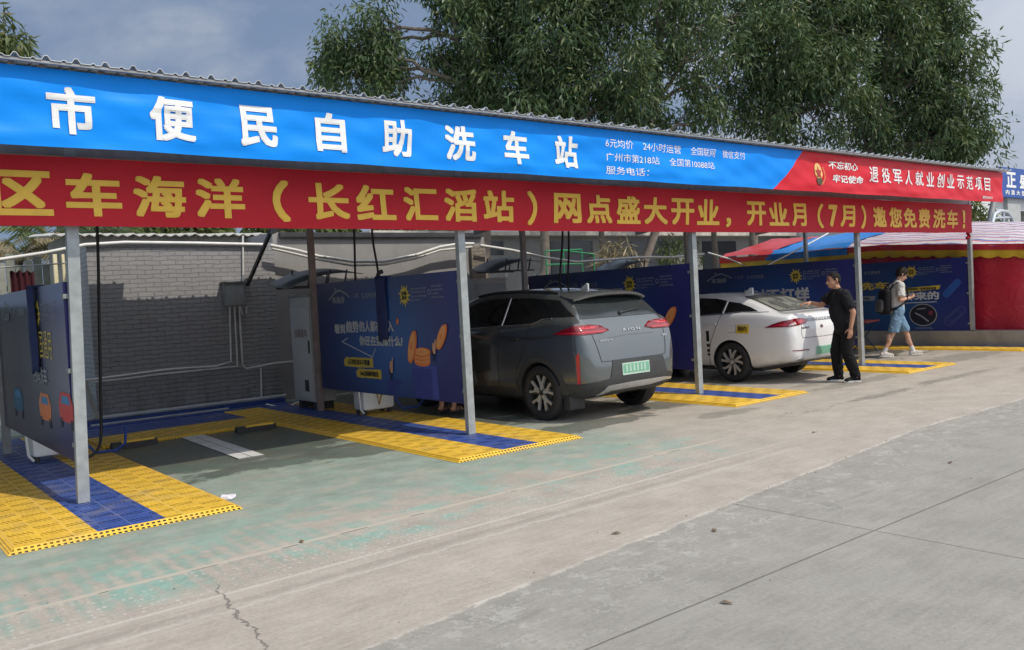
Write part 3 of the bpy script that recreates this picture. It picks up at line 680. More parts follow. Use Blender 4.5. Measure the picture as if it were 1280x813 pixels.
def coins_design(t):
    head(t)
    lett(t, 'headline_lettering', [('看到', 11.49, 11.16, 1.225, 1.365), ('趋势', 11.13, 10.75, 1.24, 1.41), ('的人都在加入', 10.73, 9.81, 1.25, 1.405), ('你还在犹豫什么?', 10.76, 9.60, 1.06, 1.20)], ink_white, 0.034)
    b = MB(); ribbon(b, [(11.095, 1.165), (11.28, 1.11), (10.42, 0.905), (10.325, 1.022)], 0.014)
    ribbon(b, [(10.084, 1.525), (9.985, 1.55), (10.04, 1.45)], 0.012); b.build('printed_lines', ink_white, t, fix=False)
    poly(t, 'yellow_brush', blob(11.24, 10.41, 0.755, 0.89, sd=2), ink_yel); poly(t, 'yellow_brush', blob(10.885, 10.20, 0.61, 0.735, sd=3), ink_yel)
    lett(t, 'brush_lettering', [('6元均价洗车不限量', 11.13, 10.50, 0.785, 0.865), ('24h自助随到随洗', 10.79, 10.28, 0.635, 0.708)], ink_dark, 0.02)
    # blue pedestals, coins and two little printed figures
    poly(t, 'printed_pedestal', [(9.40, 0.79), (8.96, 0.79), (8.96, 0.415), (9.40, 0.415)], ink_box, 1)
    poly(t, 'printed_pedestal', [(9.40, 0.79), (9.20, 0.84), (8.84, 0.83), (8.96, 0.79)], ink_box2, 1)
    poly(t, 'printed_pedestal', [(8.96, 0.79), (8.84, 0.83), (8.82, 0.415), (8.96, 0.415)], ink_box2, 1)
    poly(t, 'printed_pedestal', [(10.05, 0.60), (9.80, 0.63), (9.66, 0.58), (9.82, 0.53), (9.86, 0.42), (10.05, 0.42)], ink_box, 1)
    b = MB(); b.add([surf(2)(9.16+0.185*math.cos(a), 0.865+0.05*math.sin(a)) for a in np.linspace(PI, 2*PI, 15)]+[surf(2)(9.16+0.185*math.cos(a), 1.0+0.05*math.sin(a)) for a in np.linspace(0, PI, 15)], [tuple(range(30))]); b.build('coin_stack', ink_oran, t, fix=False)
    b = MB()
    for z0 in (0.905, 0.955): b.add([surf(3)(9.16+0.185*math.cos(a), z0+0.022-0.05*math.sin(a)) for a in np.linspace(0, PI, 13)]+[surf(3)(9.16+0.185*math.cos(a), z0-0.05*math.sin(a)) for a in np.linspace(PI, 0, 13)], [tuple(range(26))])
    b.build('stack_bands', ink_or2, t, fix=False)
    coin(t, (9.16, 1.0), 0.185, 0.055, 0, ink_oran, 4); coin(t, (9.38, 1.06), 0.080, 0.225, 0.36, ink_oran, 8); coin(t, (8.70, 1.19), 0.070, 0.185, 0.60, ink_oran, 8)
    for y, z, s in ((8.87, 1.06, 1.0), (9.92, 0.80, 1.15)):
        b = MB(); b.add([surf(12)(y+s*a, z+s*c) for a, c in ((0.02, -.08), (-.035, -.08), (-.05, 0.02), (-.06, .10), (-.045, .10), (-.02, .05), (0.01, .06), (.025, 0))], [tuple(range(8))]); b.build('printed_figure', ink_skin, t, fix=False)
        b = MB(); b.add([surf(13)(y+s*a, z+s*c) for a, c in ((0.03, -.02), (.05, -.05), (0.02, -.16), (-.01, -.16), (0, -.09))], [tuple(range(5))]); b.build('printed_hair', ink_dark, t, fix=False)
    poly(t, 'printed_rocket', [(9.70, 1.44), (9.745, 1.38), (9.70, 1.33), (9.665, 1.40)], ink_oran, 2)
p2 = new_panel(5.86, 'navy advertising panel with printed coins in full view beside the grey control cabinet'); coins_design(p2)
p3 = copy_tree(p2); p3.location.x = 10.03; p3['label'] = 'navy advertising panel with an orange coin between the grey and the white car'
p4 = new_panel(14.63, 'navy advertising panel behind the man in black and the white car'); head(p4)
lett(p4, 'headline_lettering', [('24小时不打烊', 11.15, 9.22, 1.22, 1.50)], ink_white, 0.034)
lett(p4, 'small_lettering', [('随时洗 随心洗', 10.6, 9.4, 0.95, 1.08)], ink_yel, 0.02)
poly(p4, 'printed_block', [(9.1, 0.95), (8.7, 0.95), (8.7, 0.70), (9.1, 0.70)], ink_box2); poly(p4, 'printed_block', [(9.6, 0.60), (8.6, 0.60), (8.6, 0.42), (9.6, 0.42)], ink_box)
p5 = new_panel(19.16, 'navy advertising panel with yellow lettering behind the walking man', m=panel_mat('panel_print_teal', (0.014, 0.032, 0.15), (0.02, 0.085, 0.25), 9.9, 1.0)); head(p5)
lett(p5, 'headline_lettering', [('6元洗车', 11.35, 10.02, 1.35, 1.53)], ink_yel, 0.034)
lett(p5, 'white_lettering', [('是鲜来的', 10.0, 8.90, 1.08, 1.27)], ink_white, 0.034)
poly(p5, 'yellow_bar', [(9.72, 1.36), (8.86, 1.40), (8.90, 1.31), (9.76, 1.27)], ink_yel); poly(p5, 'white_bar', [(11.3, 1.21), (10.35, 1.21), (10.4, 1.10), (11.3, 1.10)], ink_dim)
lett(p5, 'bar_lettering', [('全国连锁统一品牌值得信赖', 9.66, 8.96, 1.305, 1.365), ('随到随洗', 11.2, 10.5, 1.12, 1.19)], ink_dark, 0.02)
b = MB(); ribbon(b, [(9.95, 1.02), (8.96, 1.035)], 0.018); b.build('underline', ink_white, p5, fix=False)
b = MB(); b.add([surf(1)(9.27+0.30*math.cos(a), 0.75+0.24*math.sin(a)) for a in np.linspace(0, 2*PI, 37)[:-1]], [tuple(range(36))]); b.build('round_picture', ink_dark, p5, fix=False)
b = MB(); ribbon(b, [(9.27+0.30*math.cos(a), 0.75+0.24*math.sin(a)) for a in np.linspace(0, 2*PI, 37)], 0.02, 2); ribbon(b, [(9.45, 0.80), (9.3, 0.72), (9.15, 0.60)], 0.03, 2); ribbon(b, [(9.4, 0.88), (9.2, 0.9)], 0.02, 2); b.build('picture_ring', ink_dim, p5, fix=False)
poly(p5, 'picture_highlight', [(9.15, 0.82), (9.04, 0.84), (9.06, 0.74), (9.13, 0.75)], mat('panel_maroon_print', (0.20, 0.03, 0.06), 0.5, 0, 0.05), 3)
lett(p5, 'fine_print', [('自助洗车方便快捷', 9.45, 9.1, 0.455, 0.475), ('干净环保省时省钱', 9.48, 9.05, 0.43, 0.45)], ink_dim, 0.0)
def car_outline(t, c, L_, w, ang, fill, line):
    P = lambda q: [(c[0]+math.cos(ang)*x*q-math.sin(ang)*y*q, c[1]+math.sin(ang)*x*q+math.cos(ang)*y*q) for x, y in [(L_*(abs(math.cos(a))**0.4)*math.copysign(1, math.cos(a)), w*(abs(math.sin(a))**0.55)*math.copysign(1, math.sin(a))) for a in np.linspace(0, 2*PI, 33)]]
    if fill: poly(t, 'printed_car_top', P(1)[:-1], fill, 1)
    b = MB(); ribbon(b, P(1), 0.012, 2); ribbon(b, P(0.62), 0.008, 2); b.build('printed_car_outline', line, t, fix=False)
car_outline(p5, (8.62, 1.32), 0.24, 0.075, -0.80, mat('panel_blue_print', (0.015, 0.10, 0.36), 0.5, 0, 0.05), ink_box2)
car_outline(p5, (8.58, 0.72), 0.26, 0.085, -0.72, None, mat('panel_line_print', (0.07, 0.11, 0.22), 0.5, 0, 0.05))
# the leftmost panel: different artwork, glossier sheet
pm1 = panel_mat('panel_print_gloss', (0.010, 0.010, 0.045), (0.016, 0.016, 0.08), 9.6, 1.0, 0.24)
p1 = new_panel(1.66, 'glossy advertising panel with a yellow block lettering on the left, seen edge-on', m=pm1); head(p1)
lett(p1, 'headline_lettering', [('全国通用', 9.72, 8.92, 1.28, 1.56)], ink_yel, 0.0); lett(p1, 'small_lettering', [('扫码洗车', 9.92, 9.22, 1.02, 1.20)], ink_dim, 0.03)
for c, m_ in (((10.95, 0.78), mat('panel_teal_print', (0.02, 0.12, 0.22), 0.5, 0, 0.05)), ((9.45, 0.80), ink_oran), ((8.50, 0.86), mat('panel_red_print', (0.55, 0.05, 0.05), 0.5, 0, 0.05))):
    poly(p1, 'printed_car', [(c[0]+a*1.1, c[1]+d*0.8) for a, d in ((0.24, -.16), (0.27, 0.03), (0.17, .17), (-0.17, .17), (-0.27, .03), (-0.24, -.16))], m_, 1)
    poly(p1, 'printed_windscreen', [(c[0]+a*1.1, c[1]+d*0.8) for a, d in ((0.17, .04), (0.12, .13), (-0.12, .13), (-0.17, .04))], mat('panel_sky_print', (0.05, 0.22, 0.45), 0.5, 0, 0.05), 2)
    for s in (-1, 1): poly(p1, 'printed_tyre', [(c[0]+s*0.21+a, c[1]+d) for a, d in ((0.05, -.10), (0.05, -.19), (-.05, -.19), (-.05, -.10))], ink_dark, 2)
# hose sleeves hung over the panels
for X, y0, lb in ((1.66, 9.62, 'long navy cloth hose sleeve hung over the leftmost panel'), (5.86, 10.06, 'long navy cloth hose sleeve hung over the coin panel')):
    t = thing('hose_sleeve', lb, 'hose sleeve', (X, y0, 1.2), 0, 'hose sleeves on the panels')
    b = MB(); n = 14; rows = []
    for j in range(n+1):
        z = 0.80-0.86*j/n; w = 0.12+0.015*math.sin(5*z)+(0.02 if j < 2 else 0)
        rows.append([(-0.045-0.035*math.cos(k/8*PI-PI/2)*(1 if j > 0 else 0.8)+0.006*math.sin(3*k+7*z), -w+2*w*k/8, z+0.02*math.sin(k*0.9)*(j == n)) for k in range(9)])
    vs = [p for r_ in rows for p in r_]; fs = [(j*9+k, j*9+k+1, (j+1)*9+k+1, (j+1)*9+k) for j in range(n) for k in range(8)]
    b.add(vs, fs); o = b.build('sleeve_cloth', navy_cloth, t, 180, fix=False); sm = o.modifiers.new('thick', 'SOLIDIFY'); sm.thickness = 0.012
    b = MB(); b.box(-0.06, 0.06, -0.12, 0.12, 0.772, 0.80, bev=0.008); b.build('sleeve_hook', navy_cloth, t)
    if X > 5:
        b = MB(); b.tube([(-0.07, 0, 0.80), (-0.05, 0, 0.845), (0.0, 0, 0.86)], 0.03, 8); b.build('sleeve_knob', black_plastic, t, 60)

# ================================================================== WASH MACHINES, CABINET, HOSES
for X, lb in ((1.66, 'white wash machine box under the leftmost panel'), (5.86, 'white wash machine box under the coin panel'), (10.03, 'white wash machine box behind the grey car'), (14.63, 'white wash machine box behind the white car')):
    t = thing('wash_machine', lb, 'wash machine', (X+0.33, 11.1, 0.04), 0, 'wash machines behind the panels')
    b = MB(); b.box(-0.25, 0.27, -0.16, 0.16, 0.06, 1.05, bev=0.05); b.build('housing', white_paint, t, 40)
    b = MB(); b.tube([(-0.31, -0.12, 0.95), (-0.30, -0.14, 0.30), (-0.29, -0.14, 0.10), (-0.24, -0.14, 0.03)], 0.016, 8); b.build('white_pipe', pipe_white, t, 60)
    b = MB(); b.tube([(0.28, -0.10, 0.5), (0.31, -0.14, 0.15), (0.40, -0.16, 0.03), (0.62, -0.2, 0.03), (0.72, -0.2, 0.10), (0.74, -0.2, 0.3)], 0.018, 8); b.build('blue_hose', blue_paint, t, 60)
    for sx in (-0.2, 0.2):
        for sy in (-0.1, 0.1):
            b = MB(); b.lathe([(0.001, 0), (0.03, 0), (0.03, 0.07), (0.001, 0.07)], (sx, sy, 0), 'z', 10); b.build('foot', black_plastic, t, 40)
    b = MB(); b.tube([(0.04, -0.175, 0.55), (-0.03, -0.18, 0.30), (0.0, -0.175, 0.14), (0.05, -0.18, 0.30), (0.04, -0.175, 0.55)], 0.012, 6); b.build('yellow_hose', yellow_paint, t, 60)
# control cabinet
t = thing('control_cabinet', 'tall light grey control cabinet behind the coin panel, under a tin rain cover', 'cabinet', (6.03, 12.63, 0.0))
b = MB(); b.box(-0.19, 0.17, -0.36, 0.36, 0.16, 1.80, bev=0.012); b.build('cabinet_body', grey_metal, t, 40)
b = MB(); b.box(-0.205, -0.19, -0.34, 0.34, 0.20, 1.64, bev=0.004); d = b.build('cabinet_door', mat('cabinet_door_paint', (0.48, 0.50, 0.52), 0.45, 0, 0.06, 2), t, 40)
b = MB(); b.box(-0.225, -0.205, -0.30, -0.275, 0.92, 1.12, bev=0.004); b.build('door_handle', dark_steel, d, 40)
b = MB(); b.box(-0.209, -0.205, -0.20, -0.06, 0.32, 0.50); b.build('vent_grille', dark_steel, d)
b = MB(); fit_text(b, '自助洗车', -0.20, 0.24, 1.16, 1.30, lambda x, z: (-0.2065, -x, z), 0.02); b.build('cabinet_lettering', mat('faded_red_print', (0.34, 0.26, 0.27), 0.6, 0, 0.05), t, fix=False)
b = MB(); b.box(-0.21, 0.19, -0.38, 0.38, 1.80, 1.85, bev=0.01); b.build('cabinet_top', galv_dark, t, 40)
for sx in (-0.26, 0.26):
    b = MB(); b.box(-0.16, 0.14, sx-0.05, sx+0.05, 0.0, 0.16); b.build('plinth', dark_steel, t)
# tin rain cover over it
def rain_cover(loc, label, yaw=0.0, s=1.0):
    t = thing('rain_cover', label, 'rain cover', loc, yaw, 'tin rain covers over the cabinets')
    b = MB(); n = 14; vs = []
    for i in range(n+1):
        u = -1+2*i/n
        for v in (-0.55, 0.55): vs.append((1.0*u*s, v*s, 0.30*s*(0.7-u*u*0.55)-0.10*(v < 0)+0.10*u))
    b.add(vs, [(2*i, 2*i+2, 2*i+3, 2*i+1) for i in range(n)]); o = b.build('tin_sheet', mat('grey_blue_tin', (0.17, 0.20, 0.24), 0.42, 0.2, 0.15), t, 60, fix=False)
    sm = o.modifiers.new('thick', 'SOLIDIFY'); sm.thickness = 0.012
    for x in (-0.45, 0.05, 0.5):
        for ys_, zt_ in ((-0.5, 0.16), (0.5, 0.22)):
            b = MB(); b.bar((x*s, ys_*s, -0.22*s), (x*s+0.06, ys_*s, zt_*s), 0.02, 0.02); b.build('cover_strut', dark_steel, t)
    for ys_ in (-0.5, 0.5):
        b = MB(); b.bar((-0.8*s, ys_*s, -0.22*s), (0.7*s, ys_*s, -0.22*s), 0.03, 0.03); b.build('cover_rail', dark_steel, t)
    return t
rain_cover((6.20, 12.75, 2.10), 'curved grey tin rain cover over the control cabinet near the coin panel', 0.0, 0.66)
t = thing('control_cabinet', 'light grey cabinet seen between the second post and the roof of the grey car', 'cabinet', (10.05, 13.5, 0.0))
b = MB(); b.box(-0.40, 0.40, -0.3, 0.3, 0.1, 2.0, bev=0.012); b.build('cabinet_body', grey_metal, t, 40)
b = MB(); b.box(-0.36, 0.36, -0.318, -0.30, 0.16, 1.9, bev=0.004); b.build('cabinet_door', mat('cabinet_door_blue', (0.34, 0.39, 0.44), 0.45, 0, 0.06, 2), t, 40)
rain_cover((10.55, 13.3, 2.26), 'curved grey tin rain cover behind the grey car', s=0.62)
rain_cover((14.5, 13.9, 2.20), 'curved grey tin rain cover above the panel beside the white car', s=0.62)
# hoses hanging from the roof
def hose(label, pts, r=0.017):
    b = MB(); P = [Vector(p) for p in pts]; q = []
    for i in range(len(P)-1):
        p0, p1, p2, p3 = P[max(i-1, 0)], P[i], P[i+1], P[min(i+2, len(P)-1)]
        for k in range(6):
            s = k/6; q.append(0.5*((2*p1)+(-p0+p2)*s+(2*p0-5*p1+4*p2-p3)*s*s+(-p0+3*p1-3*p2+p3)*s**3))
    q.append(P[-1]); b.tube(q, r, 8); return tag(b.build('wash_hose', black_rubber, None, 60), label, 'hose', 'black hoses hanging from the canopy')
Yh = 10.6; A = lambda u, v: at(u, v, Yh)
top = A(122, 285); hose('black hose hanging down to a loop beside the nearest post', [(top.x, Yh, rz(Yh)-0.1), A(122, 300), A(124, 400), A(126, 500), A(126, 548), A(119, 566), A(105, 572), A(88, 566)])
Yh = 11.4; hose('left of the two black hoses hanging behind the coin panel', [(A(443, 285).x, Yh, rz(Yh)-0.1), A(443, 300), A(444, 345), A(446, 420)])
hose('right of the two black hoses hanging behind the coin panel', [(A(465, 285).x, Yh, rz(Yh)-0.1), A(466, 300), A(473, 345), A(478, 420)])
Yh = 10.6; hose('left of the two black hoses hanging above the grey car', [(A(706, 285).x, Yh, rz(Yh)-0.1), A(703, 300), A(700, 345), A(699, 400)])
hose('right of the two black hoses hanging above the grey car', [(A(711, 285).x, Yh, rz(Yh)-0.1), A(711, 300), A(710, 345), A(709, 400)])
# ================================================================== BRICK OUTHOUSE (back wall of the empty bays)
def brick_mat(name, col, mort, tex=True):
    mt = bpy.data.materials.new(name); mt.use_nodes = True; g = N(mt.node_tree); b = g.n['Principled BSDF']; P = g.obj(); X, Y, Z = g.sep(P)
    wob = g.math('MULTIPLY', g.math('SUBTRACT', g.noise(4, P, 6, 0.7), 0.5), 0.075)
    v = g.comb(g.math('ADD', X, Y), g.math('ADD', Z, wob), 0)
    br = g.new('ShaderNodeTexBrick'); g.put(br.inputs['Vector'], v); br.inputs['Scale'].default_value = 1.0
    br.inputs['Brick Width'].default_value = 0.245; br.inputs['Row Height'].default_value = 0.072; br.inputs['Mortar Size'].default_value = 0.006; br.inputs['Mortar Smooth'].default_value = 0.3
    br.inputs['Color1'].default_value = (*col, 1); br.inputs['Color2'].default_value = (*[x*0.92 for x in col], 1); br.inputs['Mortar'].default_value = (*mort, 1)
    n1 = g.noise(9, P, 5, 0.65); c = g.mix(g.math('MULTIPLY', g.step(n1, 0.5, 0.75), 0.25), br.outputs['Color'], tuple(x*0.7 for x in col))
    hol = g.step(g.noise(11, P, 3, 0.5), 0.66, 0.70); hol = g.math('MULTIPLY', hol, br.outputs['Fac'])
    c = g.mix(hol, c, (0.02, 0.02, 0.02))
    spl = g.math('MULTIPLY', g.step(Z, 0.75, 0.05), g.step(g.noise(2.5, g.scale(P, (1.5, 1, 0.5)), 6, 0.7), 0.42, 0.66)); c = g.mix(g.math('MULTIPLY', spl, 0.5), c, (0.10, 0.095, 0.085))
    g.put(b.inputs['Base Color'], c); b.inputs['Roughness'].default_value = 0.75
    h = g.math('SUBTRACT', g.math('MULTIPLY', n1, 0.35), g.math('MULTIPLY', br.outputs['Fac'], 1.0))
    g.put(b.inputs['Normal'], g.bump(h, 1.0, 0.028)); return mt
brick = brick_mat('grey_painted_brick', (0.315, 0.317, 0.330), (0.235, 0.237, 0.246))
render_grey = mat('grey_render', (0.30, 0.296, 0.296), 0.7, 0, 0.10, 1.6, 0.08, 12, dirt=((0.22, 0.22, 0.22), 2.2, 0.4))
conc = mat('weathered_concrete', (0.29, 0.28, 0.255), 0.85, 0, 0.18, 3, 0.3, 30, dirt=((0.13, 0.125, 0.11), 1.3, 0.6))
WY = 14.5
def tuft(b, seed): pass
t = thing('brick_outhouse', 'low grey painted brick building closing the back of the wash bays', 'building', (6.9, WY, 0))
xl = at(107, 303, WY).x
b = WB(); b.box(xl, 6.28, WY, WY+1.0, 0, at(200, 304, WY).z); b.build('brick_wall', brick, t)
b = WB(); b.box(6.285, 10.95, WY+0.03, WY+2.6, 0, 2.99); b.build('rendered_wall', render_grey, t)
b = WB(); x0 = at(590, 340, WY).x; b.box(x0-0.02, x0+0.32, WY-0.05, WY+0.3, 0, at(598, 308, WY).z); b.build('brick_pier', brick_mat('bare_brick', (0.27, 0.235, 0.19), (0.16, 0.15, 0.13)), t)
b = WB(); b.box(xl-0.02, 6.9, WY+1.3, WY+2.7, 0, 3.03); b.build('parapet', conc, t)
b = WB(); n = 46
for i in range(n):
    x = xl-0.3+i*(11.3-xl)/n; r = RND.uniform(-0.01, 0.012); w = (11.3-xl)/n
    b.add([(x, WY+1.1, 3.03+r), (x+w*0.5, WY+1.1, 3.07+r), (x+w, WY+1.1, 3.03+r), (x, WY+2.9, 3.16+r), (x+w*.5, WY+2.9, 3.20+r), (x+w, WY+2.9, 3.16+r)], [(0, 1, 4, 3), (1, 2, 5, 4)])
o = b.build('fibre_roof', mat('pale_fibre_roof', (0.50, 0.49, 0.46), 0.8, 0, 0.2, 4, dirt=((0.2, 0.19, 0.17), 2, 0.6)), t, fix=False); sm = o.modifiers.new('thick', 'SOLIDIFY'); sm.thickness = 0.02
b = WB(); b.box(6.4, 10.9, WY+0.02-0.08, WY+0.03-0.003, 2.90, 2.985); b.build('gutter', dark_steel, t)
# channel and pipe along the foot of the wall
t = thing('wall_foot_channel', 'blue edged drain channel with a light pipe at the foot of the brick wall', 'drain', (4.6, 13.9, 0))
b = WB(); b.box(2.75, 6.2, 14.22, 14.42, 0.0, 0.07); b.build('back_curb', blue_paint, t)
b = WB(); b.box(2.75, 6.2, 13.62, 13.70, 0.0, 0.055); b.build('front_curb', blue_paint, t)
b = WB(); b.tube([(2.7, 14.30, 0.105), (6.25, 14.30, 0.105)], 0.032, 10); b.build('pipe', mat('light_grey_pipe', (0.42, 0.44, 0.47), 0.45, 0, 0.08), t, 60)
b = WB(); b.tube([(2.95, 13.70, 0.075), (5.0, 13.70, 0.075)], 0.014, 8); b.build('thin_pipe', mat('light_grey_pipe', (0.42, 0.44, 0.47)), t, 60)
b = WB(); b.tube([at(333, 506, 13.7), at(360, 512, 13.3), at(368, 505, 13.3), at(379, 501, 13.4)], 0.02, 8); b.build('bent_pipe', pipe_white, t, 60)
t = thing('leaning_board', 'short grey board leaning against the foot of the brick wall', 'board', at(113, 520, 14.3)); b = MB(); b.bar((0.08, -0.1, -0.05), (-0.05, 0.05, 0.55), 0.09, 0.03); b.build('plank', mat('old_board', (0.33, 0.32, 0.30), 0.8), t)
# electric box with conduits
Yb = WY-0.12; a = at(280, 354, Yb); c = at(307.5, 382.5, Yb)
t = thing('electric_box', 'grey metal electric box on the brick wall with pale conduits', 'electric box', (a.x, WY, c.z))
b = WB(); b.box(a.x, c.x, Yb, WY-0.004, c.z, a.z, bev=0.012); b.build('box_body', box_grey, t, 40)
b = WB(); b.box(a.x+0.02, c.x-0.02, Yb-0.015, Yb, c.z+0.02, a.z-0.025, bev=0.004); d = b.build('box_door', mat('grey_box_door', (0.26, 0.28, 0.29), 0.5), t, 40)
b = WB(); q = at(289, 368, Yb); b.lathe([(0.001, -0.03), (0.014, -0.03), (0.014, -0.014), (0.001, -0.014)], (q.x, Yb, q.z), 'y', 12); b.build('lock', galv, d, 40)
b = WB(); b.box(a.x-0.03, c.x+0.03, Yb-0.04, WY-0.003, a.z, a.z+0.025); b.build('box_hood', box_grey, t)
Yc = WY-0.03; C = lambda *uv: [at(u, v, Yc) for u, v in uv]
for pts in (C((287, 383), (289, 452), (270, 458), (210, 462), (165, 468), (104, 476)), C((293, 383), (297, 458), (250, 463), (200, 468), (162, 473), (104, 479)),
            C((299, 383), (303, 457), (308, 461), (340, 455), (366, 452)), C((300, 383), (303, 393), (308, 392), (308, 383)), C((304, 352), (303.5, 295)), C((326, 460), (327, 500))):
    b = WB(); b.tube(pts, 0.017, 8); b.build('conduit', pipe_white, t, 60)
# sagging pale pipes along the top of the wall
Ys = WY-0.22; C = lambda *uv: [at(u, v, Ys) for u, v in uv]
for lb, pts, r in (('straight white pipe along the top of the brick wall', [p+Vector((0, 0.17, 0.01)) for p in C((-20, 328), (60, 316), (110, 306), (160, 303), (250, 304), (338, 306))], 0.028),
                   ('sagging white pipe, upper one on the grey rendered wall', C((338, 307), (370, 313), (400, 321), (440, 327), (480, 327), (520, 319), (550, 309), (575, 305), (592, 305)), 0.030),
                   ('sagging white pipe, lower one on the grey rendered wall', C((340, 311), (370, 318), (400, 325), (440, 332), (480, 331), (520, 323), (550, 313), (590, 309)), 0.022),
                   ('white pipe running from the brick pier towards the green frame', C((600, 307), (640, 313), (680, 322), (720, 328), (760, 325), (800, 322), (840, 322), (880, 318)), 0.03)):
    b = MB(); b.tube(pts, r, 8); tag(b.build('sagging_pipe', pipe_white, None, 60), lb, 'pipe', 'pale pipes along the back wall')
# ================================================================== BEHIND THE LEFT END
t = thing('board_fence', 'weathered grey green board fence behind the left end of the brick wall', 'fence', (2.0, 17.5, 0))
x = at(-40, 340, 17.5).x; k = 0; fm = [mat('old_fence_board', (0.20, 0.21, 0.18), 0.8, 0, 0.2), mat('old_fence_board_pale', (0.28, 0.28, 0.25), 0.8, 0, 0.2)]
b = WB(); b2 = WB(); xe = at(92, 340, 17.5).x
while x < xe:
    (b if k % 3 else b2).box(x, x+0.13, 17.5, 17.54, 0, 2.75+RND.uniform(-.12, .12)); x += 0.145; k += 1
b.build('boards', fm[0], t); b2.build('pale_boards', fm[1], t)
b = WB(); b.box(at(-40, 340, 17.5).x, xe, 17.54, 17.58, 2.2, 2.3); b.build('rail', fm[0], t)
for (u0, u1), lb in (((66, 73), 'left of two cream boards standing behind the leftmost panel'), ((77, 82.5), 'right of two cream boards standing behind the leftmost panel')):
    a = at(u0, 318, 15.5); c = at(u1, 345, 15.5); b = MB(); b.box(a.x, c.x, 15.5, 15.56, 0, a.z, bev=0.006)
    tag(b.build('cream_board', mat('cream_board', (0.62, 0.56, 0.36), 0.6, 0, 0.1), None, 40), lb, 'board', 'cream boards')
a = at(12, 340, 14.6); c = at(44, 352, 14.6)
t = thing('hanging_cloth', 'dark red cloth hung on wires behind the leftmost panel', 'cloth', (a.x, 14.6, 1.5)); b = WB()
nn = 20; vs = []
for i in range(nn+1):
    x = a.x+(c.x-a.x)*i/nn
    for z in (a.z+0.02*math.sin(i), 1.2): vs.append((x, 14.6+0.04*math.sin(i*1.3), z))
b.add(vs, [(2*i, 2*i+2, 2*i+3, 2*i+1) for i in range(nn)]); b.build('cloth_sheet', mat('dark_red_cloth', (0.07, 0.010, 0.02), 0.85), t, 180, fix=False)
b = WB(); b.tube([(a.x-0.4, 14.58, a.z+0.05), (c.x+0.6, 14.58, a.z+0.12)], 0.012, 6); b.build('wire', galv_dark, t)
t = thing('grey_cabinet', 'plain grey metal cabinet at the left edge behind the leftmost panel', 'cabinet', (1.15, 12.9, 0))
b = MB(); b.box(-0.35, 0.35, -0.3, 0.3, 0.08, 1.85, bev=0.012); b.build('cabinet_body', grey_metal, t, 40)
b = MB(); b.box(-0.32, 0.32, -0.316, -0.3, 0.14, 1.78, bev=0.004); d = b.build('cabinet_door', mat('cabinet_door_paint', (0.44, 0.45, 0.46)), t, 40)
b = MB(); b.box(0.22, 0.25, -0.335, -0.316, 0.85, 1.05); b.build('door_handle', dark_steel, d)
# ================================================================== HOUSE WITH BARRED WINDOWS BEHIND THE TREES
BY = 22.0
t = thing('barred_house', 'long grey house with white barred windows and a pale roof edge behind the tree trunks', 'house', (26, BY, 0))
wallm = mat('grey_house_wall', (0.22, 0.225, 0.225), 0.8, 0, 0.14, 0.8, dirt=((0.13, 0.13, 0.125), 1.0, 0.5))
ztop = at(700, 296, BY).z
b = WB(); b.box(12.5, 44, BY, BY+6, 0, ztop); b.build('house_wall', wallm, t)
b = WB(); b.box(12.2, 44.3, BY-0.5, BY+6.3, ztop, ztop+0.13); rf = b.build('roof_edge', mat('pale_roof_edge', (0.52, 0.50, 0.46), 0.8, 0, 0.2, 3, dirt=((0.2, 0.18, 0.15), 2, 0.6)), t)
for u0, u1, v0, v1 in ((604, 630, 302, 319), (688, 743, 302, 352), (789, 838, 302, 352), (878, 922, 302, 352), (960, 1000, 302, 345)):
    p, q = at(u0, v0, BY-0.03), at(u1, v1, BY-0.03); zlo, zhi = q.z, p.z
    b = WB(); b.box(p.x, q.x, BY-0.03, BY-0.004, zlo, zhi); w = b.build('window', mat('dark_window_glass', (0.02, 0.023, 0.028), 0.12, 0, 0.0), t)
    b = WB(); e = 0.05
    for xa, xb, za, zb in ((p.x-e, q.x+e, zhi, zhi+e), (p.x-e, q.x+e, zlo-e, zlo), (p.x-e, p.x, zlo, zhi), (q.x, q.x+e, zlo, zhi)): b.box(xa, xb, BY-0.06, BY-0.004, za, zb)
    b.build('window_frame', white_paint, w)
    b = WB(); x = p.x+0.12
    while x < q.x: b.box(x-0.02, x+0.02, BY-0.10, BY-0.07, zlo, zhi); x += 0.19
    for z in np.linspace(zlo+0.1, zhi-0.1, 3): b.box(p.x, q.x, BY-0.095, BY-0.075, z-0.012, z+0.012)
    b.build('window_bars', mat('window_bar_paint', (0.66, 0.67, 0.66), 0.5), w)
# green steel frame with junk in front of it
t = thing('green_frame', 'green steel tube frame standing before the barred house', 'frame', (14.6, 16.5, 0)); G_ = mat('green_frame_paint', (0.02, 0.22, 0.09), 0.5); Yg = 16.5
C = lambda u, v: at(u, v, Yg)
for pts in ([C(682, 314), C(682, 350)], [C(727, 312), C(727, 350)], [C(682, 314), C(727, 312)], [C(682, 331), C(727, 330)], [C(700, 313), C(727, 316), C(742, 318)], [C(704, 314), C(704, 348)], [C(690, 344), C(742, 342)], [C(742, 318), C(742, 348)]):
    if pts[0].x == pts[-1].x or abs(pts[0].z-pts[-1].z) > 0.4: pts = [pts[0], Vector((pts[0].x, Yg, 0))]
    b = WB(); b.tube(pts, 0.02, 8); b.build('frame_tube', G_, t, 60)
t = thing('scrap_heap', 'heap of mixed scrap and rags behind the panel by the grey car', 'scrap', (12.6, 16.0, 0)); r = random.Random(5)
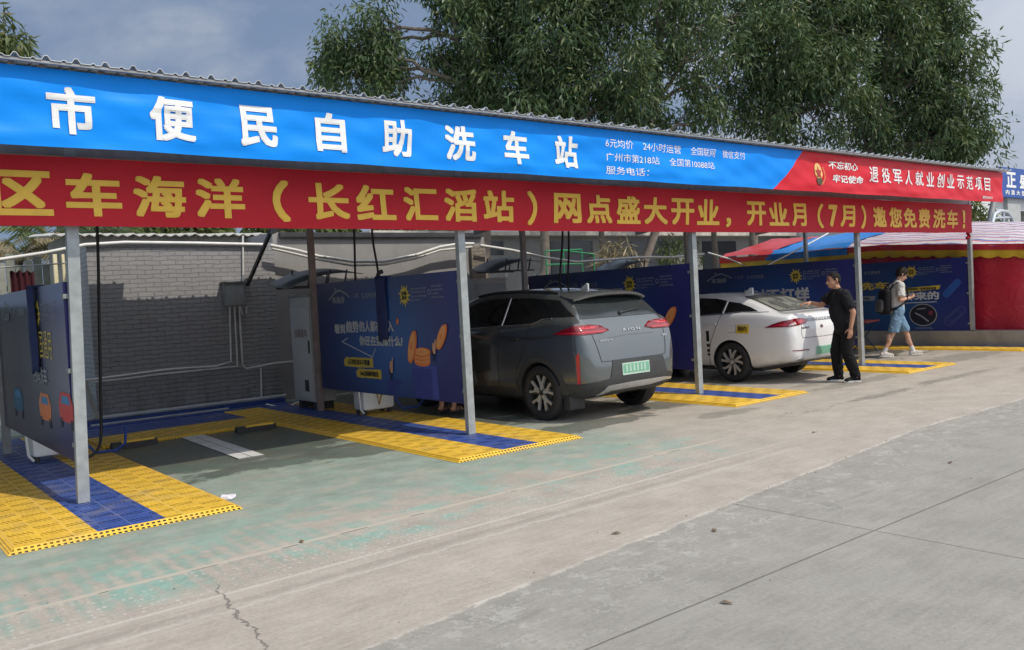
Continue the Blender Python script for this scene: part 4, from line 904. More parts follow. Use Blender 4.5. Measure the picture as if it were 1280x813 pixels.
for nm, cc in (('rusty_scrap', (0.22, 0.10, 0.07)), ('pale_rag', (0.5, 0.47, 0.42)), ('dark_scrap', (0.06, 0.06, 0.06))):
    for i in range(16):
        b = MB()
        M_ = Matrix.Translation((r.uniform(-1.0, 1.0), r.uniform(-.4, .4), r.uniform(0.1, 2.05))) @ Matrix.Rotation(r.uniform(0, 3), 4, 'X') @ Matrix.Rotation(r.uniform(0, 3), 4, 'Z')
        b.box(-r.uniform(.06, .25), r.uniform(.06, .25), -.08, .08, -r.uniform(.03, .12), .08, M=M_, bev=0.02)
        b.build(nm, mat(nm, cc, 0.85, 0, 0.25), t, 40)
# ================================================================== LOW CONCRETE WALL AND MARKET TENT
b = MB(); b.box(19.08, 19.42, -2.5, 12.4, 0, 0.36, bev=0.012); tag(b.build('concrete_wall', conc, None, 40), 'low grey concrete wall under the red tent side', 'wall'); p5.location.z = -0.035
TO = lambda y: min(max(0.07*(y-7.2), -0.3), 0.22)      # the eave rises towards the back
TX = 19.58
t = thing('market_tent', 'red sided market tent with a striped and blue tarpaulin roof', 'tent', (22.1, 8, 0))
def tarp(name, col, stripes=None):
    mt = bpy.data.materials.new(name); mt.use_nodes = True; g = N(mt.node_tree); b = g.n['Principled BSDF']; P = g.obj(); X, Y, Z = g.sep(P)
    n1 = g.noise(1.2, P, 5, 0.6); c = g.mix(g.step(n1, 0.3, 0.7), tuple(x*.88 for x in col), tuple(min(1, x*1.1) for x in col))
    if stripes:
        xw = g.math('ADD', X, g.math('MULTIPLY', g.math('SUBTRACT', g.noise(1.4, P, 4), 0.5), 0.22))
        f = g.math('FRACT', g.math('DIVIDE', xw, 0.26))
        c = g.mix(g.math('MULTIPLY', g.math('GREATER_THAN', f, 0.60), g.math('LESS_THAN', f, 0.76)), c, (0.50, 0.10, 0.13))
        c = g.mix(g.math('MULTIPLY', g.math('GREATER_THAN', f, 0.80), g.math('LESS_THAN', f, 0.97)), c, (0.10, 0.13, 0.42))
    g.put(b.inputs['Base Color'], c); b.inputs['Roughness'].default_value = 0.38
    wv = g.noise(3.2, g.scale(P, (1.6, 0.7, 1)), 4, 0.6, 1.2); g.put(b.inputs['Normal'], g.bump(wv, 0.7, 0.06)); return mt
t_str = tarp('striped_tarp', (0.62, 0.58, 0.60), True); t_blue = tarp('blue_tarp', (0.01, 0.20, 0.62)); t_red = tarp('red_tarp', (0.52, 0.022, 0.025)); t_yel = tarp('yellow_tarp', (0.62, 0.42, 0.03)); t_side = tarp('red_tent_side', (0.50, 0.024, 0.045))
def roof_part(y0, y1, nm, m_, lift=0.0):
    b = WB(); nx, ny = 18, max(4, int((y1-y0)*4)); prof = [(TX-0.12, 2.12), (TX+0.05, 2.22), (21.9, 2.70), (24.3, 2.2), (24.5, 2.1)]; rr = random.Random(int(y0*10))
    px = [p[0] for p in prof]; pz = [p[1] for p in prof]
    for j in range(ny+1):
        y = y0+(y1-y0)*j/ny
        for i in range(nx+1):
            x = TX-0.12+4.9*(i/nx); z = float(np.interp(x, px, pz))+lift+TO(y)*(1-i/nx*0.8)+0.035*math.sin(2.3*y+0.8*x)*math.sin(0.9*x)+rr.uniform(-.014, .014)
            b.v.append((x, y, z))
    for j in range(ny):
        for i in range(nx): a = j*(nx+1)+i; b.f.append((a, a+1, a+nx+2, a+nx+1)); b.mi.append(0)
    return b.build(nm, m_, t, 180, fix=False)
roof_part(1.0, 11.3, 'striped_roof_tarp', t_str); roof_part(11.2, 13.5, 'blue_roof_tarp', t_blue, 0.012); roof_part(13.4, 15.0, 'red_roof_tarp', t_red, 0.024)
def valance(y0, y1, ztop_, h, nm, m_, x, sc=0.0, pit=0.34):
    b = WB(); n = max(8, int((y1-y0)/0.04)); vs = []
    for i in range(n+1):
        y = y0+(y1-y0)*i/n; xx = x+0.018*math.sin(5*y)+0.012*math.sin(13*y)
        zb = ztop_-h-(sc*abs(math.sin(PI*y/pit)) if sc else 0); k_ = TO(y); vs += [(xx, y, ztop_+k_), (xx-0.01, y, (ztop_+zb)/2+k_), (xx+0.006, y, zb+k_)]
    b.add(vs, [(3*i+k, 3*i+3+k, 3*i+4+k, 3*i+1+k) for i in range(n) for k in (0, 1)]); return b.build(nm, m_, t, 180, fix=False)
valance(1.0, 11.3, 2.14, 0.13, 'red_valance', t_side, TX-0.13); valance(1.0, 11.3, 2.02, 0.14, 'yellow_valance', t_yel, TX-0.10, 0.045)
valance(11.2, 13.5, 2.13, 0.16, 'blue_valance', t_blue, TX-0.14); valance(13.4, 15.0, 2.13, 0.14, 'red_end_valance', t_red, TX-0.14); valance(11.2, 15.0, 2.0, 0.13, 'yellow_end_valance', t_yel, TX-0.10, 0.05)
b = WB(); n = 150; vs = []
for i in range(n+1):
    y = 1.0+10.4*i/n; xx = TX+0.02*math.sin(3.1*y)+0.012*math.sin(9*y)
    for k in range(5): vs.append((xx+0.02*math.sin(2*y+k), y, 0.30+(2.05+max(0, TO(y))-0.30)*k/4))
b.add(vs, [(5*i+k, 5*i+5+k, 5*i+6+k, 5*i+1+k) for i in range(n) for k in range(4)]); b.build('red_side_wall', t_side, t, 180, fix=False)
for y in (1.2, 4.5, 7.8, 11.1, 14.8):
    for x in (TX+0.1, 24.2):
        b = WB(); b.tube([(x, y, 0), (x, y, 2.15)], 0.025, 8); b.build('tent_pole', galv, t, 60)
    b = WB(); b.tube([(TX+0.1, y, 2.13), (21.9, y, 2.60), (24.2, y, 2.15)], 0.02, 8); b.build('tent_rafter', galv, t, 60)
b = MB(); b.tube([at(957, 333, 12.3), at(998, 312, 12.3), at(1035, 292, 12.3)], 0.02, 8); tag(b.build('stay_rope', pipe_white, None, 60), 'pale slanting stay rope in front of the blue tarpaulin', 'rope')
b = MB(); b.tube([at(885, 316, 14.6), at(912, 324, 14.4), at(935, 334, 14.2)], 0.02, 8); tag(b.build('stay_rope', pipe_white, None, 60), 'short pale rope below the red end of the tent roof', 'rope')
# ================================================================== FAR SHOP WITH BLUE SIGN AT THE RIGHT EDGE
t = thing('far_shop', 'pale far shop building with dark doorway at the right edge', 'building', (40, 14.3, 0)); sw = mat('shop_white_wall', (0.60, 0.63, 0.64), 0.7, 0, 0.06)
b = WB(); b.box(33.5, 50, 14.3, 26, 3.95, 4.65); b.box(33.5, 36.3, 14.3, 26, 0, 3.95); b.box(39.5, 50, 14.5, 26, 0, 3.95); b.build('wall', sw, t)
b = WB(); b.box(36.4, 37.6, 14.15, 14.6, 0, 4.5); b.build('pillar', mat('pillar_grey', (0.42, 0.44, 0.45), 0.7), t)
b = WB(); b.box(37.6, 39.5, 15.2, 25, 0, 3.9); b.build('doorway', mat('dark_doorway', (0.03, 0.032, 0.035), 0.6), t)
b = WB(); b.box(34.2, 36.0, 14.24, 14.296, 2.6, 3.5); b.build('window', mat('blue_grey_glass', (0.06, 0.09, 0.12), 0.1, 0, 0), t)
t = thing('shop_sign', 'blue shop sign board with large white lettering at the right edge', 'sign', (40, 14.0, 4.4))
b = WB(); b.box(35.5, 45, 14.0, 14.14, 4.40, 5.55); b.build('sign_board', mat('sign_blue', (0.012, 0.07, 0.34), 0.45, 0, 0.12, 2), t)
b = WB(); fs_ = lambda x, z: (x, 13.994, z)
for ch, xa, xb in (('正', 35.95, 36.85), ('盛', 37.2, 38.2), ('汽', 38.5, 39.5)): fit_text(b, ch, xa, xb, 4.78, 5.38, fs_, 0.035)
for i, ch in enumerate('内混大型停车场'): fit_text(b, ch, 35.85+0.5*i, 36.2+0.5*i, 4.50, 4.69, fs_, 0.03)
b.build('sign_lettering', letter_white, t, fix=False)
b = MB(); C = lambda u, v: at(u, v, 11.0)
b.tube([C(1240, 281), C(1243, 268), C(1250, 264), C(1258, 265), C(1264, 272), C(1266, 281)], 0.06, 8); b.tube([C(1242, 273), C(1265, 272)], 0.04, 8); b.tube([C(1254, 264), C(1254, 281)], 0.05, 8)
for u in (1240, 1266): p = C(u, 281); b.tube([p, (p.x, 11.0, 0)], 0.05, 8)
tag(b.build('pipe_arch', mat('pale_blue_steel', (0.45, 0.50, 0.56), 0.5, 0.2), None, 60), 'pale blue bent steel arch behind the tent roof', 'pipe frame')
b = MB(); p = at(1236, 281, 11.6); q = at(1242, 253, 11.6); b.tube([(p.x, 11.6, 0), p, q], 0.09, 8); tag(b.build('steel_pole', galv_dark, None, 60), 'grey leaning pole between the canopy end and the far shop', 'pole')
# ================================================================== TREES
def leaf_mat(name, c1, c2, c3, tr=0.3):
    mt = bpy.data.materials.new(name); mt.use_nodes = True; g = N(mt.node_tree); b = g.n['Principled BSDF']
    rnd = g.new('ShaderNodeNewGeometry').outputs['Random Per Island']
    c = g.mix(g.step(rnd, 0.1, 0.6), c1, c2); c = g.mix(g.step(rnd, 0.80, 0.98), c, c3)
    n1 = g.noise(0.9, g.obj(), 3); c = g.mix(g.math('MULTIPLY', g.step(n1, 0.45, 0.7), 0.45), c, tuple(x*1.35 for x in c2))
    g.put(b.inputs['Base Color'], c); b.inputs['Roughness'].default_value = 0.42; b.inputs['Specular IOR Level'].default_value = 0.4
    t = g.new('ShaderNodeBsdfTranslucent'); g.put(t.inputs[0], g.mix(0.5, c, (0.12, 0.17, 0.02)))
    ms = g.new('ShaderNodeMixShader'); ms.inputs[0].default_value = tr
    g.l.new(b.outputs[0], ms.inputs[1]); g.l.new(t.outputs[0], ms.inputs[2]); g.l.new(ms.outputs[0], g.n['Material Output'].inputs[0]); return mt
leafm = leaf_mat('slender_leaves', (0.042, 0.080, 0.038), (0.098, 0.158, 0.070), (0.19, 0.21, 0.085))
leafm2 = leaf_mat('light_leaves', (0.055, 0.085, 0.03), (0.11, 0.145, 0.05), (0.20, 0.17, 0.06))
dry = leaf_mat('dry_fronds', (0.16, 0.13, 0.07), (0.26, 0.21, 0.12), (0.33, 0.28, 0.17), 0.2)
bark = mat('pale_bark', (0.165, 0.14, 0.115), 0.85, 0, 0.25, 6, 0.4, 25)
def leaves(rs, centres, radii, n_per, ln, wd, droop=0.72):
    """clumps of slender drooping leaves: returns vertex array and face array"""
    C_ = np.repeat(np.asarray(centres), n_per, axis=0); R_ = np.repeat(np.asarray(radii), n_per)[:, None]; n = len(C_)
    d = rs.normal(size=(n, 3)); d /= np.linalg.norm(d, axis=1)[:, None]
    p = C_ + d*R_*(rs.random((n, 1))**0.55)*np.array((1, 1, 1.15))
    a = d*0.55 + rs.normal(size=(n, 3))*0.42; a[:, 2] -= droop*(0.75+rs.random(n)*0.6); a /= np.linalg.norm(a, axis=1)[:, None]
    s = np.cross(a, rs.normal(size=(n, 3))); s /= np.linalg.norm(s, axis=1)[:, None]
    nn = np.cross(a, s)
    L_ = (ln*(0.45+1.0*rs.random(n)))[:, None]; w = (wd*(0.7+0.6*rs.random(n)))[:, None]
    v = np.stack((p, p+a*L_*0.45+s*w*0.5+nn*L_*0.05, p+a*L_-nn*L_*0.08, p+a*L_*0.45-s*w*0.5+nn*L_*0.05), 1).reshape(-1, 3)
    return v
def leaf_obj(name, v, m, parent):
    me = bpy.data.meshes.new(name); n = len(v)//4
    me.vertices.add(len(v)); me.vertices.foreach_set('co', np.ascontiguousarray(v, dtype=np.float32).ravel())
    me.loops.add(n*4); me.loops.foreach_set('vertex_index', np.arange(n*4, dtype=np.int32))
    me.polygons.add(n); me.polygons.foreach_set('loop_start', np.arange(0, n*4, 4, dtype=np.int32))
    me.update(calc_edges=True); me.validate(); return link_mesh(name, me, m, parent)
def branch(b, p, q, r0, r1, rs, n=7, wig=0.12):
    p = Vector(p); q = Vector(q); L_ = (q-p).length; pts = []
    for i in range(n+1):
        t = i/n; w = Vector(rs.normal(size=3))*wig*L_*0.15*(0 < i < n)
        pts.append(p.lerp(q, t)+w+Vector((0, 0, 0.10*L_*math.sin(PI*t))))
    b.tube(pts, [r0+(r1-r0)*i/n for i in range(n+1)], 7); return pts
def tree(name, label, cat, base, lobes, seed, dens=1.0, ln=0.215, wd=0.054, m=None, trunk_r=0.16, group='trees behind the wash station', npc=104, clump=0.44):
    """lobes: (centre, radius) of the foliage masses"""
    rs = np.random.default_rng(seed); base = Vector(base)
    t = thing(name, label, cat, base, 0, group)
    cs = []; rr = []; b = WB(); zt = max(c.z for c, r in lobes)
    xm = sum((c.x for c, r in lobes))/len(lobes); ym = sum((c.y for c, r in lobes))/len(lobes)
    top = Vector((base.x*0.4+xm*0.6, base.y*0.4+ym*0.6, zt))
    tr = [Vector((base.x+(top.x-base.x)*(i/9)**2, base.y+(top.y-base.y)*(i/9)**2, base.z+(top.z-base.z)*i/9))+Vector(rs.normal(size=3))*0.10*(0 < i)*Vector((1, 1, 0)).length for i in range(10)]
    b.tube(tr, [trunk_r*(1-0.82*i/9)+0.01 for i in range(10)], 9); b.build('trunk', bark, t, 60)
    bl = WB()
    for c, r in lobes:
        k = max(10, int(19*dens*r*r*r**0.2))
        i0 = int(np.clip(round(9*(c.z-r*0.8-base.z)/(zt-base.z+0.01)), 2, 8)); pts = branch(bl, tr[i0], c, trunk_r*0.45, 0.03, rs)
        for q in range(k):
            d = rs.normal(size=3); d /= np.linalg.norm(d); f = 0.35+0.65*rs.random()**0.45
            pc = np.array(c)+d*r*f*np.array((1, 1, 0.95)); cs.append(pc); rr.append(clump*(0.7+0.7*rs.random()))
            if q % 3 == 0: branch(bl, pts[int(rs.integers(3, 8))], pc, 0.022, 0.006, rs, 4)
    bl.build('limbs', bark, t, 60)
    v = leaves(rs, cs, rr, npc, ln, wd)-np.array(base); leaf_obj('crown', v, m or leafm, t); return len(v)//4
def LB(D, *l): return [(atd(u, v, D+dd), r*D/FPX) for u, v, r, dd in l]
nl = 0
def base_at(u, D): p = atd(u, 300, D); return (p.x, p.y, 0)
nl += tree('slender_leaf_tree', 'drooping tree with a separate round bough at the left of the tree row', 'tree', base_at(612, 25), LB(25, (448, 45, 48, 0), (440, 95, 45, .4), (480, 108, 38, .3), (425, 70, 30, 0), (470, 62, 34, .5), (605, 40, 60, 0), (590, 100, 48, .5), (635, 95, 58, 0), (620, 10, 60, 1), (575, -40, 48, 1), (505, -26, 20, 0), (555, 75, 26, 0), (560, 18, 26, .3), (640, -40, 60, .5), (600, 150, 46, .5), (545, 150, 28, 1)), 1)
nl += tree('slender_leaf_tree', 'dense drooping tree in the middle of the row above the first small lettering', 'tree', base_at(684, 24), LB(24, (690, 40, 66, 0), (700, 105, 58, .5), (660, 140, 50, 0), (740, 20, 62, 1), (760, 90, 58, 0), (735, 145, 50, .5), (700, -30, 66, .5), (770, -30, 60, 0), (790, 130, 44, .5)), 2)
nl += tree('slender_leaf_tree', 'drooping tree with sky gaps in its lower crown, over the middle of the canopy', 'tree', base_at(806, 25), LB(25, (830, 30, 58, 0), (860, -20, 66, .5), (880, 60, 56, 0), (825, 85, 36, 0), (900, 110, 44, .5), (880, 155, 30, 0), (920, 20, 60, 1), (812, 152, 30, 1)), 3, dens=0.62)
nl += tree('slender_leaf_tree', 'broad drooping tree above the red end of the banner', 'tree', base_at(940, 26), LB(26, (975, 40, 66, 0), (960, 110, 56, .5), (1010, 90, 62, 0), (1000, -20, 70, 1), (1050, 40, 66, .5), (1040, 130, 52, 0), (960, 160, 40, 0), (1080, -20, 60, 1)), 4)
nl += tree('slender_leaf_tree', 'rounded drooping tree at the right end of the tree row', 'tree', base_at(1090, 27), LB(27, (1110, 50, 66, 0), (1150, 20, 52, .5), (1150, 95, 62, 0), (1120, 140, 56, .5), (1185, 60, 44, 0), (1195, 120, 42, 0), (1200, 165, 44, .5), (1228, 180, 30, 0), (1170, 175, 46, 0), (1130, -30, 60, 1), (1080, 165, 44, 0)), 5)
nl += tree('leafy_tree', 'small patch of a leafy tree above the roof in the top left corner', 'tree', base_at(-30, 16), LB(16, (-10, 50, 34, 0), (12, 62, 22, 0), (-30, 70, 40, .3), (-60, 40, 50, 0)), 6, ln=0.22, wd=0.05, m=leafm2, trunk_r=0.14, group=None, npc=40, clump=0.25)
# bare trunks in front of the barred house
for u, r, lb in ((604, 0.13, 'grey bare trunk standing behind the brick pier'), (755, 0.11, 'pale bare trunk in the middle of the barred house'), (895, 0.12, 'dark bare trunk at the right end of the barred house')):
    p = at(u, 330, 19.0); rs = np.random.default_rng(int(u)); t = thing('tree_trunk', lb, 'tree trunk', (p.x, 19.0, 0), 0, 'bare trunks before the barred house')
    b = MB(); b.tube([(0.05*math.sin(i), 0, i*0.8) for i in range(8)], [r*(1-0.05*i) for i in range(8)], 10); b.build('trunk', mat('pale_bark', ()), t, 60)
    b = MB(); branch(b, (0, 0, 5.2), (0.9, 0.4, 6.6), 0.05, 0.02, rs); branch(b, (0, 0, 4.6), (-0.8, 0.3, 5.9), 0.05, 0.02, rs); b.build('limbs', mat('pale_bark', ()), t, 60)
def bush(name, label, cat, c, r, m, seed, n=10, npc=50, ln=0.2, wd=0.04, group=None):
    rs = np.random.default_rng(seed); c = Vector(c); t = thing(name, label, cat, (c.x, c.y, 0), 0, group)
    b = WB(); cs = []
    for i in range(n):
        d = rs.normal(size=3); d /= np.linalg.norm(d); cs.append(np.array(c)+d*r*np.array((1, .6, .8))*0.8)
        if i % 2 == 0: branch(b, (c.x, c.y, 0), cs[-1], 0.03, 0.01, rs, 5, 0.05)
    b.build('stems', bark, t, 60); leaf_obj('foliage', leaves(rs, cs, [r*0.4]*n, npc, ln, wd)-np.array((c.x, c.y, 0)), m, t)
bush('leafy_bush', 'green bush in front of the barred house left of the third post', 'bush', at(850, 318, 17.5), 0.75, leafm2, 11, 12, 60, 0.16, 0.04)
bush('dry_fronds', 'clump of hanging dry fronds in front of the barred house', 'dry plant', at(770, 325, 17.0), 0.62, dry, 12, 14, 60, 0.45, 0.035)
bush('small_tree', 'small leafy tree just right of the canopy end', 'tree', at(1220, 272, 13.0), 0.75, leafm2, 13, 10, 50, 0.3, 0.08)
for i, (u, v, r, lb) in enumerate(((215, 289, 2.2, 'distant round tree top over the brick wall'), (262, 290, 1.1, 'small distant tree top right of the round one'), (185, 290, 1.0, 'distant tree top left of the round one'))):
    bush('distant_tree', lb, 'tree', at(u, v, 45), r, leafm2, 20+i, 26, 40, 0.5, 0.2, 'distant trees over the brick wall')
for i, (u, v, r, lb) in enumerate(((420, 290, 1.2, 'distant green tree top over the sagging pipes, left one'), (500, 290, 1.3, 'distant green tree top over the sagging pipes, middle one'), (350, 290, 1.6, 'distant green tree top over the brick wall corner'), (560, 291, 1.1, 'distant green tree top over the sagging pipes, right one'))):
    bush('distant_tree', lb, 'tree', at(u, v, 40), r, leafm2, 40+i, 26, 40, 0.5, 0.2, 'distant trees over the rendered wall')
# palms behind the left end
def palm(label, base, h, seed, m, nf=16, fl=1.9):
    rs = np.random.default_rng(seed); base = Vector(base); t = thing('palm', label, 'palm', base, 0, 'palms behind the left end')
    b = MB(); b.tube([(0.04*math.sin(i), 0.03*i*0.3, h*i/6) for i in range(7)], [0.12-0.008*i for i in range(7)], 9); b.build('trunk', bark, t, 60)
    vs = []
    for k in range(nf):
        az = 2*PI*k/nf+rs.random()*0.5; el = 0.3+rs.random()*0.9; L_ = fl*(0.7+0.5*rs.random())
        prev = None
        for i in range(22):
            s = i/21; x = L_*s*math.cos(el); z = h+L_*s*math.sin(el)-1.1*L_*s*s*(0.6+0.4*rs.random()*0.1)
            p = np.array((x*math.cos(az), x*math.sin(az), z)); side = np.array((-math.sin(az), math.cos(az), 0))
            if i > 1:
                for sg in (-1, 1):
                    l = 0.42*(1-0.6*abs(s-0.45)); dirv = side*sg*0.8+np.array((math.cos(az)*0.5, math.sin(az)*0.5, -0.55)); w = np.array((math.cos(az), math.sin(az), 0))*0.022
                    vs += [p-w, p+dirv*l*0.5-w*1.2, p+dirv*l, p+dirv*l*0.5+w*1.2]
    leaf_obj('fronds', np.array(vs), m, t)
palm('palm with drooping half dry fronds at the far left', at(25, 320, 19.5)*1 - Vector((0, 0, at(25, 320, 19.5).z)), 2.9, 3, dry, 20)
palm('green palm between the left rear post and the nearest post', at(70, 320, 20.5) - Vector((0, 0, at(70, 320, 20.5).z)), 3.2, 4, leafm2, 18)
palm('bright green palm leaning over the end of the brick wall', at(122, 300, 20.0) - Vector((0, 0, at(122, 300, 20.0).z)), 3.4, 5, leafm2, 18, 1.8)
print('LEAVES', nl)
# ================================================================== CARS
def paint(name, col, metal, rough=0.28, coat=1.0, flake=0.0, soap=False):
    mt = bpy.data.materials.new(name); mt.use_nodes = True; g = N(mt.node_tree); b = g.n['Principled BSDF']; o = g.obj()
    n1 = g.noise(2.2, o, 6, 0.7); c = g.mix(g.math('MULTIPLY', g.step(n1, 0.45, 0.8), 0.10), col, (0.25, 0.23, 0.20))
    X, Y, Z = g.sep(o)
    low = g.math('MULTIPLY', g.step(Z, 0.62, 0.25), g.step(g.noise(7, o, 5), 0.3, 0.7)); c = g.mix(g.math('MULTIPLY', low, 0.25), c, (0.22, 0.20, 0.17))
    g.put(b.inputs['Base Color'], c); b.inputs['Metallic'].default_value = metal; g.put(b.inputs['Roughness'], g.math('ADD', rough, g.math('MULTIPLY', n1, 0.12)))
    b.inputs['Coat Weight'].default_value = coat; b.inputs['Coat Roughness'].default_value = 0.06
    return mt
glass_dark = mat('tinted_window_glass', (0.006, 0.007, 0.009), 0.06, 0, 0.0, spec=0.6)
glass_rear = mat('rear_window_glass', (0.035, 0.04, 0.042), 0.10, 0, 0.10, 3, spec=0.6)
lamp_red = mat('red_lamp_lens', (0.20, 0.006, 0.012), 0.12, 0, 0.15, 20, coat=1.0)
lamp_red2 = mat('red_lamp_bright_band', (0.50, 0.018, 0.03), 0.15, 0, 0.1, 25, coat=1.0)
lamp_clear = mat('clear_lamp_lens', (0.55, 0.42, 0.42), 0.12, 0, 0.1, 30, coat=1.0)
chrome = mat('bright_trim', (0.62, 0.63, 0.64), 0.22, 0.9, 0.05)
alloy = mat('machined_alloy', (0.55, 0.55, 0.54), 0.38, 0.45, 0.08); alloy_dark = mat('dark_alloy', (0.05, 0.05, 0.053), 0.4, 0.5, 0.1)
plate_green = mat('plate_green', (0.17, 0.40, 0.28), 0.5, 0, 0.10, 8); plate_pale = mat('plate_pale', (0.44, 0.58, 0.50), 0.5, 0, 0.1)
seam_m = mat('panel_gap', (0.012, 0.012, 0.014), 0.7, 0, 0)
def I(tab):
    xs, ys = zip(*tab)
    def f(x):      # monotone cubic through the table
        xs_ = np.array(xs); ys_ = np.array(ys, float); h = np.diff(xs_); d = np.diff(ys_)/h
        m_ = np.zeros(len(xs_)); m_[0] = d[0]; m_[-1] = d[-1]
        for i in range(1, len(xs_)-1): m_[i] = 0 if d[i-1]*d[i] <= 0 else 2*d[i-1]*d[i]/(d[i-1]+d[i])
        x = min(max(x, xs_[0]), xs_[-1]); i = min(int(np.searchsorted(xs_, x, 'right'))-1, len(h)-1); i = max(i, 0); t = (x-xs_[i])/h[i]
        return float((2*t**3-3*t*t+1)*ys_[i]+(t**3-2*t*t+t)*h[i]*m_[i]+(-2*t**3+3*t*t)*ys_[i+1]+(t**3-t*t)*h[i]*m_[i+1])
    return f
class Car:
    def __init__(s, name, label, loc, ys, zbot, ztop, w, belt, wroof, crease, paint_m, axles, wr_, ww, group=None, arch_r=None):
        s.t = thing(name, label, 'car', loc, 0, group); s.w = I(w); s.zt = I(ztop); s.ax = axles; s.r = wr_
        zb, zt, wf, bf, rf, cf = I(zbot), I(ztop), I(w), I(belt), I(wroof), I(crease)
        rings = []
        for y in ys:
            b0, t0, w0 = zb(y), zt(y), wf(y); be = min(bf(y), t0-0.02); cr = min(cf(y), b0+(be-b0)*0.80); wr0 = min(rf(y), w0-0.02)
            k = 1 if t0-be > 0.12 else (t0-be)/0.12
            half = [(0, b0), (w0*0.55, b0), (w0*0.88, b0+0.02), (w0*0.965, b0+0.09), (w0*0.985, b0+0.45*(cr-b0)), (w0*0.995, cr-0.05*min(1, (cr-b0)*3)), (w0, cr+0.01),
                    (w0*0.985, cr+0.55*(be-cr)), (w0*0.965-0.012*k, be-0.01), (w0*0.945-0.03*k, be+0.015*k),
                    (wr0+(w0*0.93-wr0)*0.45*k, be+(t0-be)*0.52), (wr0+0.03*k, be+(t0-be)*0.86), (wr0-0.06, be+(t0-be)*0.955), (wr0*0.5, t0-0.012*k), (0, t0)]
            rings.append([(x, y, z) for x, z in half]+[(-x, y, z) for x, z in half[-2:0:-1]])
        b = MB(); n = len(rings[0])
        for R in rings: b.v += R
        for i in range(len(rings)-1):
            for k in range(n): b.f.append((i*n+k, i*n+(k+1) % n, (i+1)*n+(k+1) % n, (i+1)*n+k)); b.mi.append(0)
        h = n//2          # end caps as quad strips between the two sides
        for i0, fl in ((0, False), ((len(rings)-1)*n, True)):
            for k in range(h):
                a, c = k, k+1; q = [i0+a, i0+c, i0+(n-c) % n, i0+(n-a) % n]; q = list(dict.fromkeys(q))
                b.f.append(tuple(q if fl else q[::-1])); b.mi.append(0)
        me = b.mesh('tmp'); o = bpy.data.objects.new('tmp', me); COL.objects.link(o)
        me.materials.append(paint_m); me.materials.append(black_plastic)
        o.modifiers.new('s', 'SUBSURF').levels = 2; ar = arch_r or wr_+0.035
        cuts = []
        for ya in axles:
            for sd in (-1, 1):
                cb = MB(); cb.lathe([(0.0005, 0), (ar, 0), (ar, 0.75), (0.0005, 0.75)] if sd > 0 else [(0.0005, -0.75), (ar, -0.75), (ar, 0), (0.0005, 0)], (sd*0.55, ya, wr_), 'x', 56, 1)
                cm = cb.mesh('cut'); cm.materials.append(paint_m); cm.materials.append(black_plastic)
                bm = bmesh.new(); bm.from_mesh(cm); bmesh.ops.remove_doubles(bm, verts=bm.verts, dist=0.002); bmesh.ops.recalc_face_normals(bm, faces=bm.faces); bm.to_mesh(cm); bm.free()
                co = bpy.data.objects.new('cut', cm); COL.objects.link(co); cuts.append(co)
                md = o.modifiers.new('b', 'BOOLEAN'); md.operation = 'DIFFERENCE'; md.object = co; md.solver = 'EXACT'
        dg = bpy.context.evaluated_depsgraph_get(); dg.update()
        # smooth, uncut skin for laying the trim on
        for md in o.modifiers:
            if md.type == 'BOOLEAN': md.show_viewport = False
        dg.update(); ev = o.evaluated_get(dg).to_mesh(); s.bvh = BVHTree.FromPolygons([v.co.copy() for v in ev.vertices], [tuple(p.vertices) for p in ev.polygons]); o.evaluated_get(dg).to_mesh_clear()
        for md in o.modifiers: md.show_viewport = True
        dg.update(); nm = bpy.data.meshes.new_from_object(o.evaluated_get(dg)); nm.name = 'body'
        for c in cuts+[o]: bpy.data.objects.remove(c)
        s.body = link_mesh('body', nm, None, s.t, 38)
    def hit(s, P, d, off):
        loc, nrm, i, ds = s.bvh.ray_cast(Vector(P)-Vector(d)*4, Vector(d))
        if loc is None:
            loc, nrm, i, ds = s.bvh.find_nearest(Vector(P)-Vector(d)*1.0)
        if nrm.dot(Vector(d)) > 0: nrm = -nrm
        return loc+nrm*off
    DIR = {'left': ((0, -1, 0), (1, 0, 0)), 'right': ((0, 1, 0), (-1, 0, 0)), 'rear': ((1, 0, 0), (0, 1, 0)), 'front': ((-1, 0, 0), (0, -1, 0)),
           'cl': ((0.7071, -0.7071, 0), (0.7071, 0.7071, 0)), 'cr': ((0.7071, 0.7071, 0), (-0.7071, 0.7071, 0)), 'top': None}
    def patch(s, name, side, poly, m, off=0.004, grid=0.05, parent=None, skirt=0.02, close=True):
        """a thin piece of trim laid on the body skin; poly is (horizontal, height) seen from that side (for 'left'/'right' horizontal = distance from the tail)"""
        if side in ('left', 'right'):
            e, d = Vector((0, 1, 0)), Vector((1, 0, 0)) if side == 'left' else Vector((-1, 0, 0)); up = Vector((0, 0, 1))
        elif side == 'top': e, d, up = Vector((1, 0, 0)), Vector((0, 0, -1)), Vector((0, 1, 0))
        elif side == 'cr': e, d = Vector((-0.7071, -0.7071, 0)), Vector((-0.7071, 0.7071, 0)); up = Vector((0, 0, 1))
        else: e, d = Vector(s.DIR[side][0]), Vector(s.DIR[side][1]); up = Vector((0, 0, 1))
        pts = []
        for (a, c), (a2, c2) in zip(poly, poly[1:]+poly[:1]):
            n = max(1, int(math.hypot(a2-a, c2-c)/grid))
            pts += [(a+(a2-a)*k/n, c+(c2-c)*k/n) for k in range(n)]
        nb = len(pts); us = [p[0] for p in pts]; vs_ = [p[1] for p in pts]; allp = [Vector(p) for p in pts]
        u = min(us)+grid/2
        while u < max(us):
            v = min(vs_)+grid/2
            while v < max(vs_): allp.append(Vector((u+1e-4*v, v))); v += grid
            u += grid
        ov, oe, of, _, _, _ = delaunay_2d_cdt(allp, [], [list(range(nb))], 1, 1e-5)
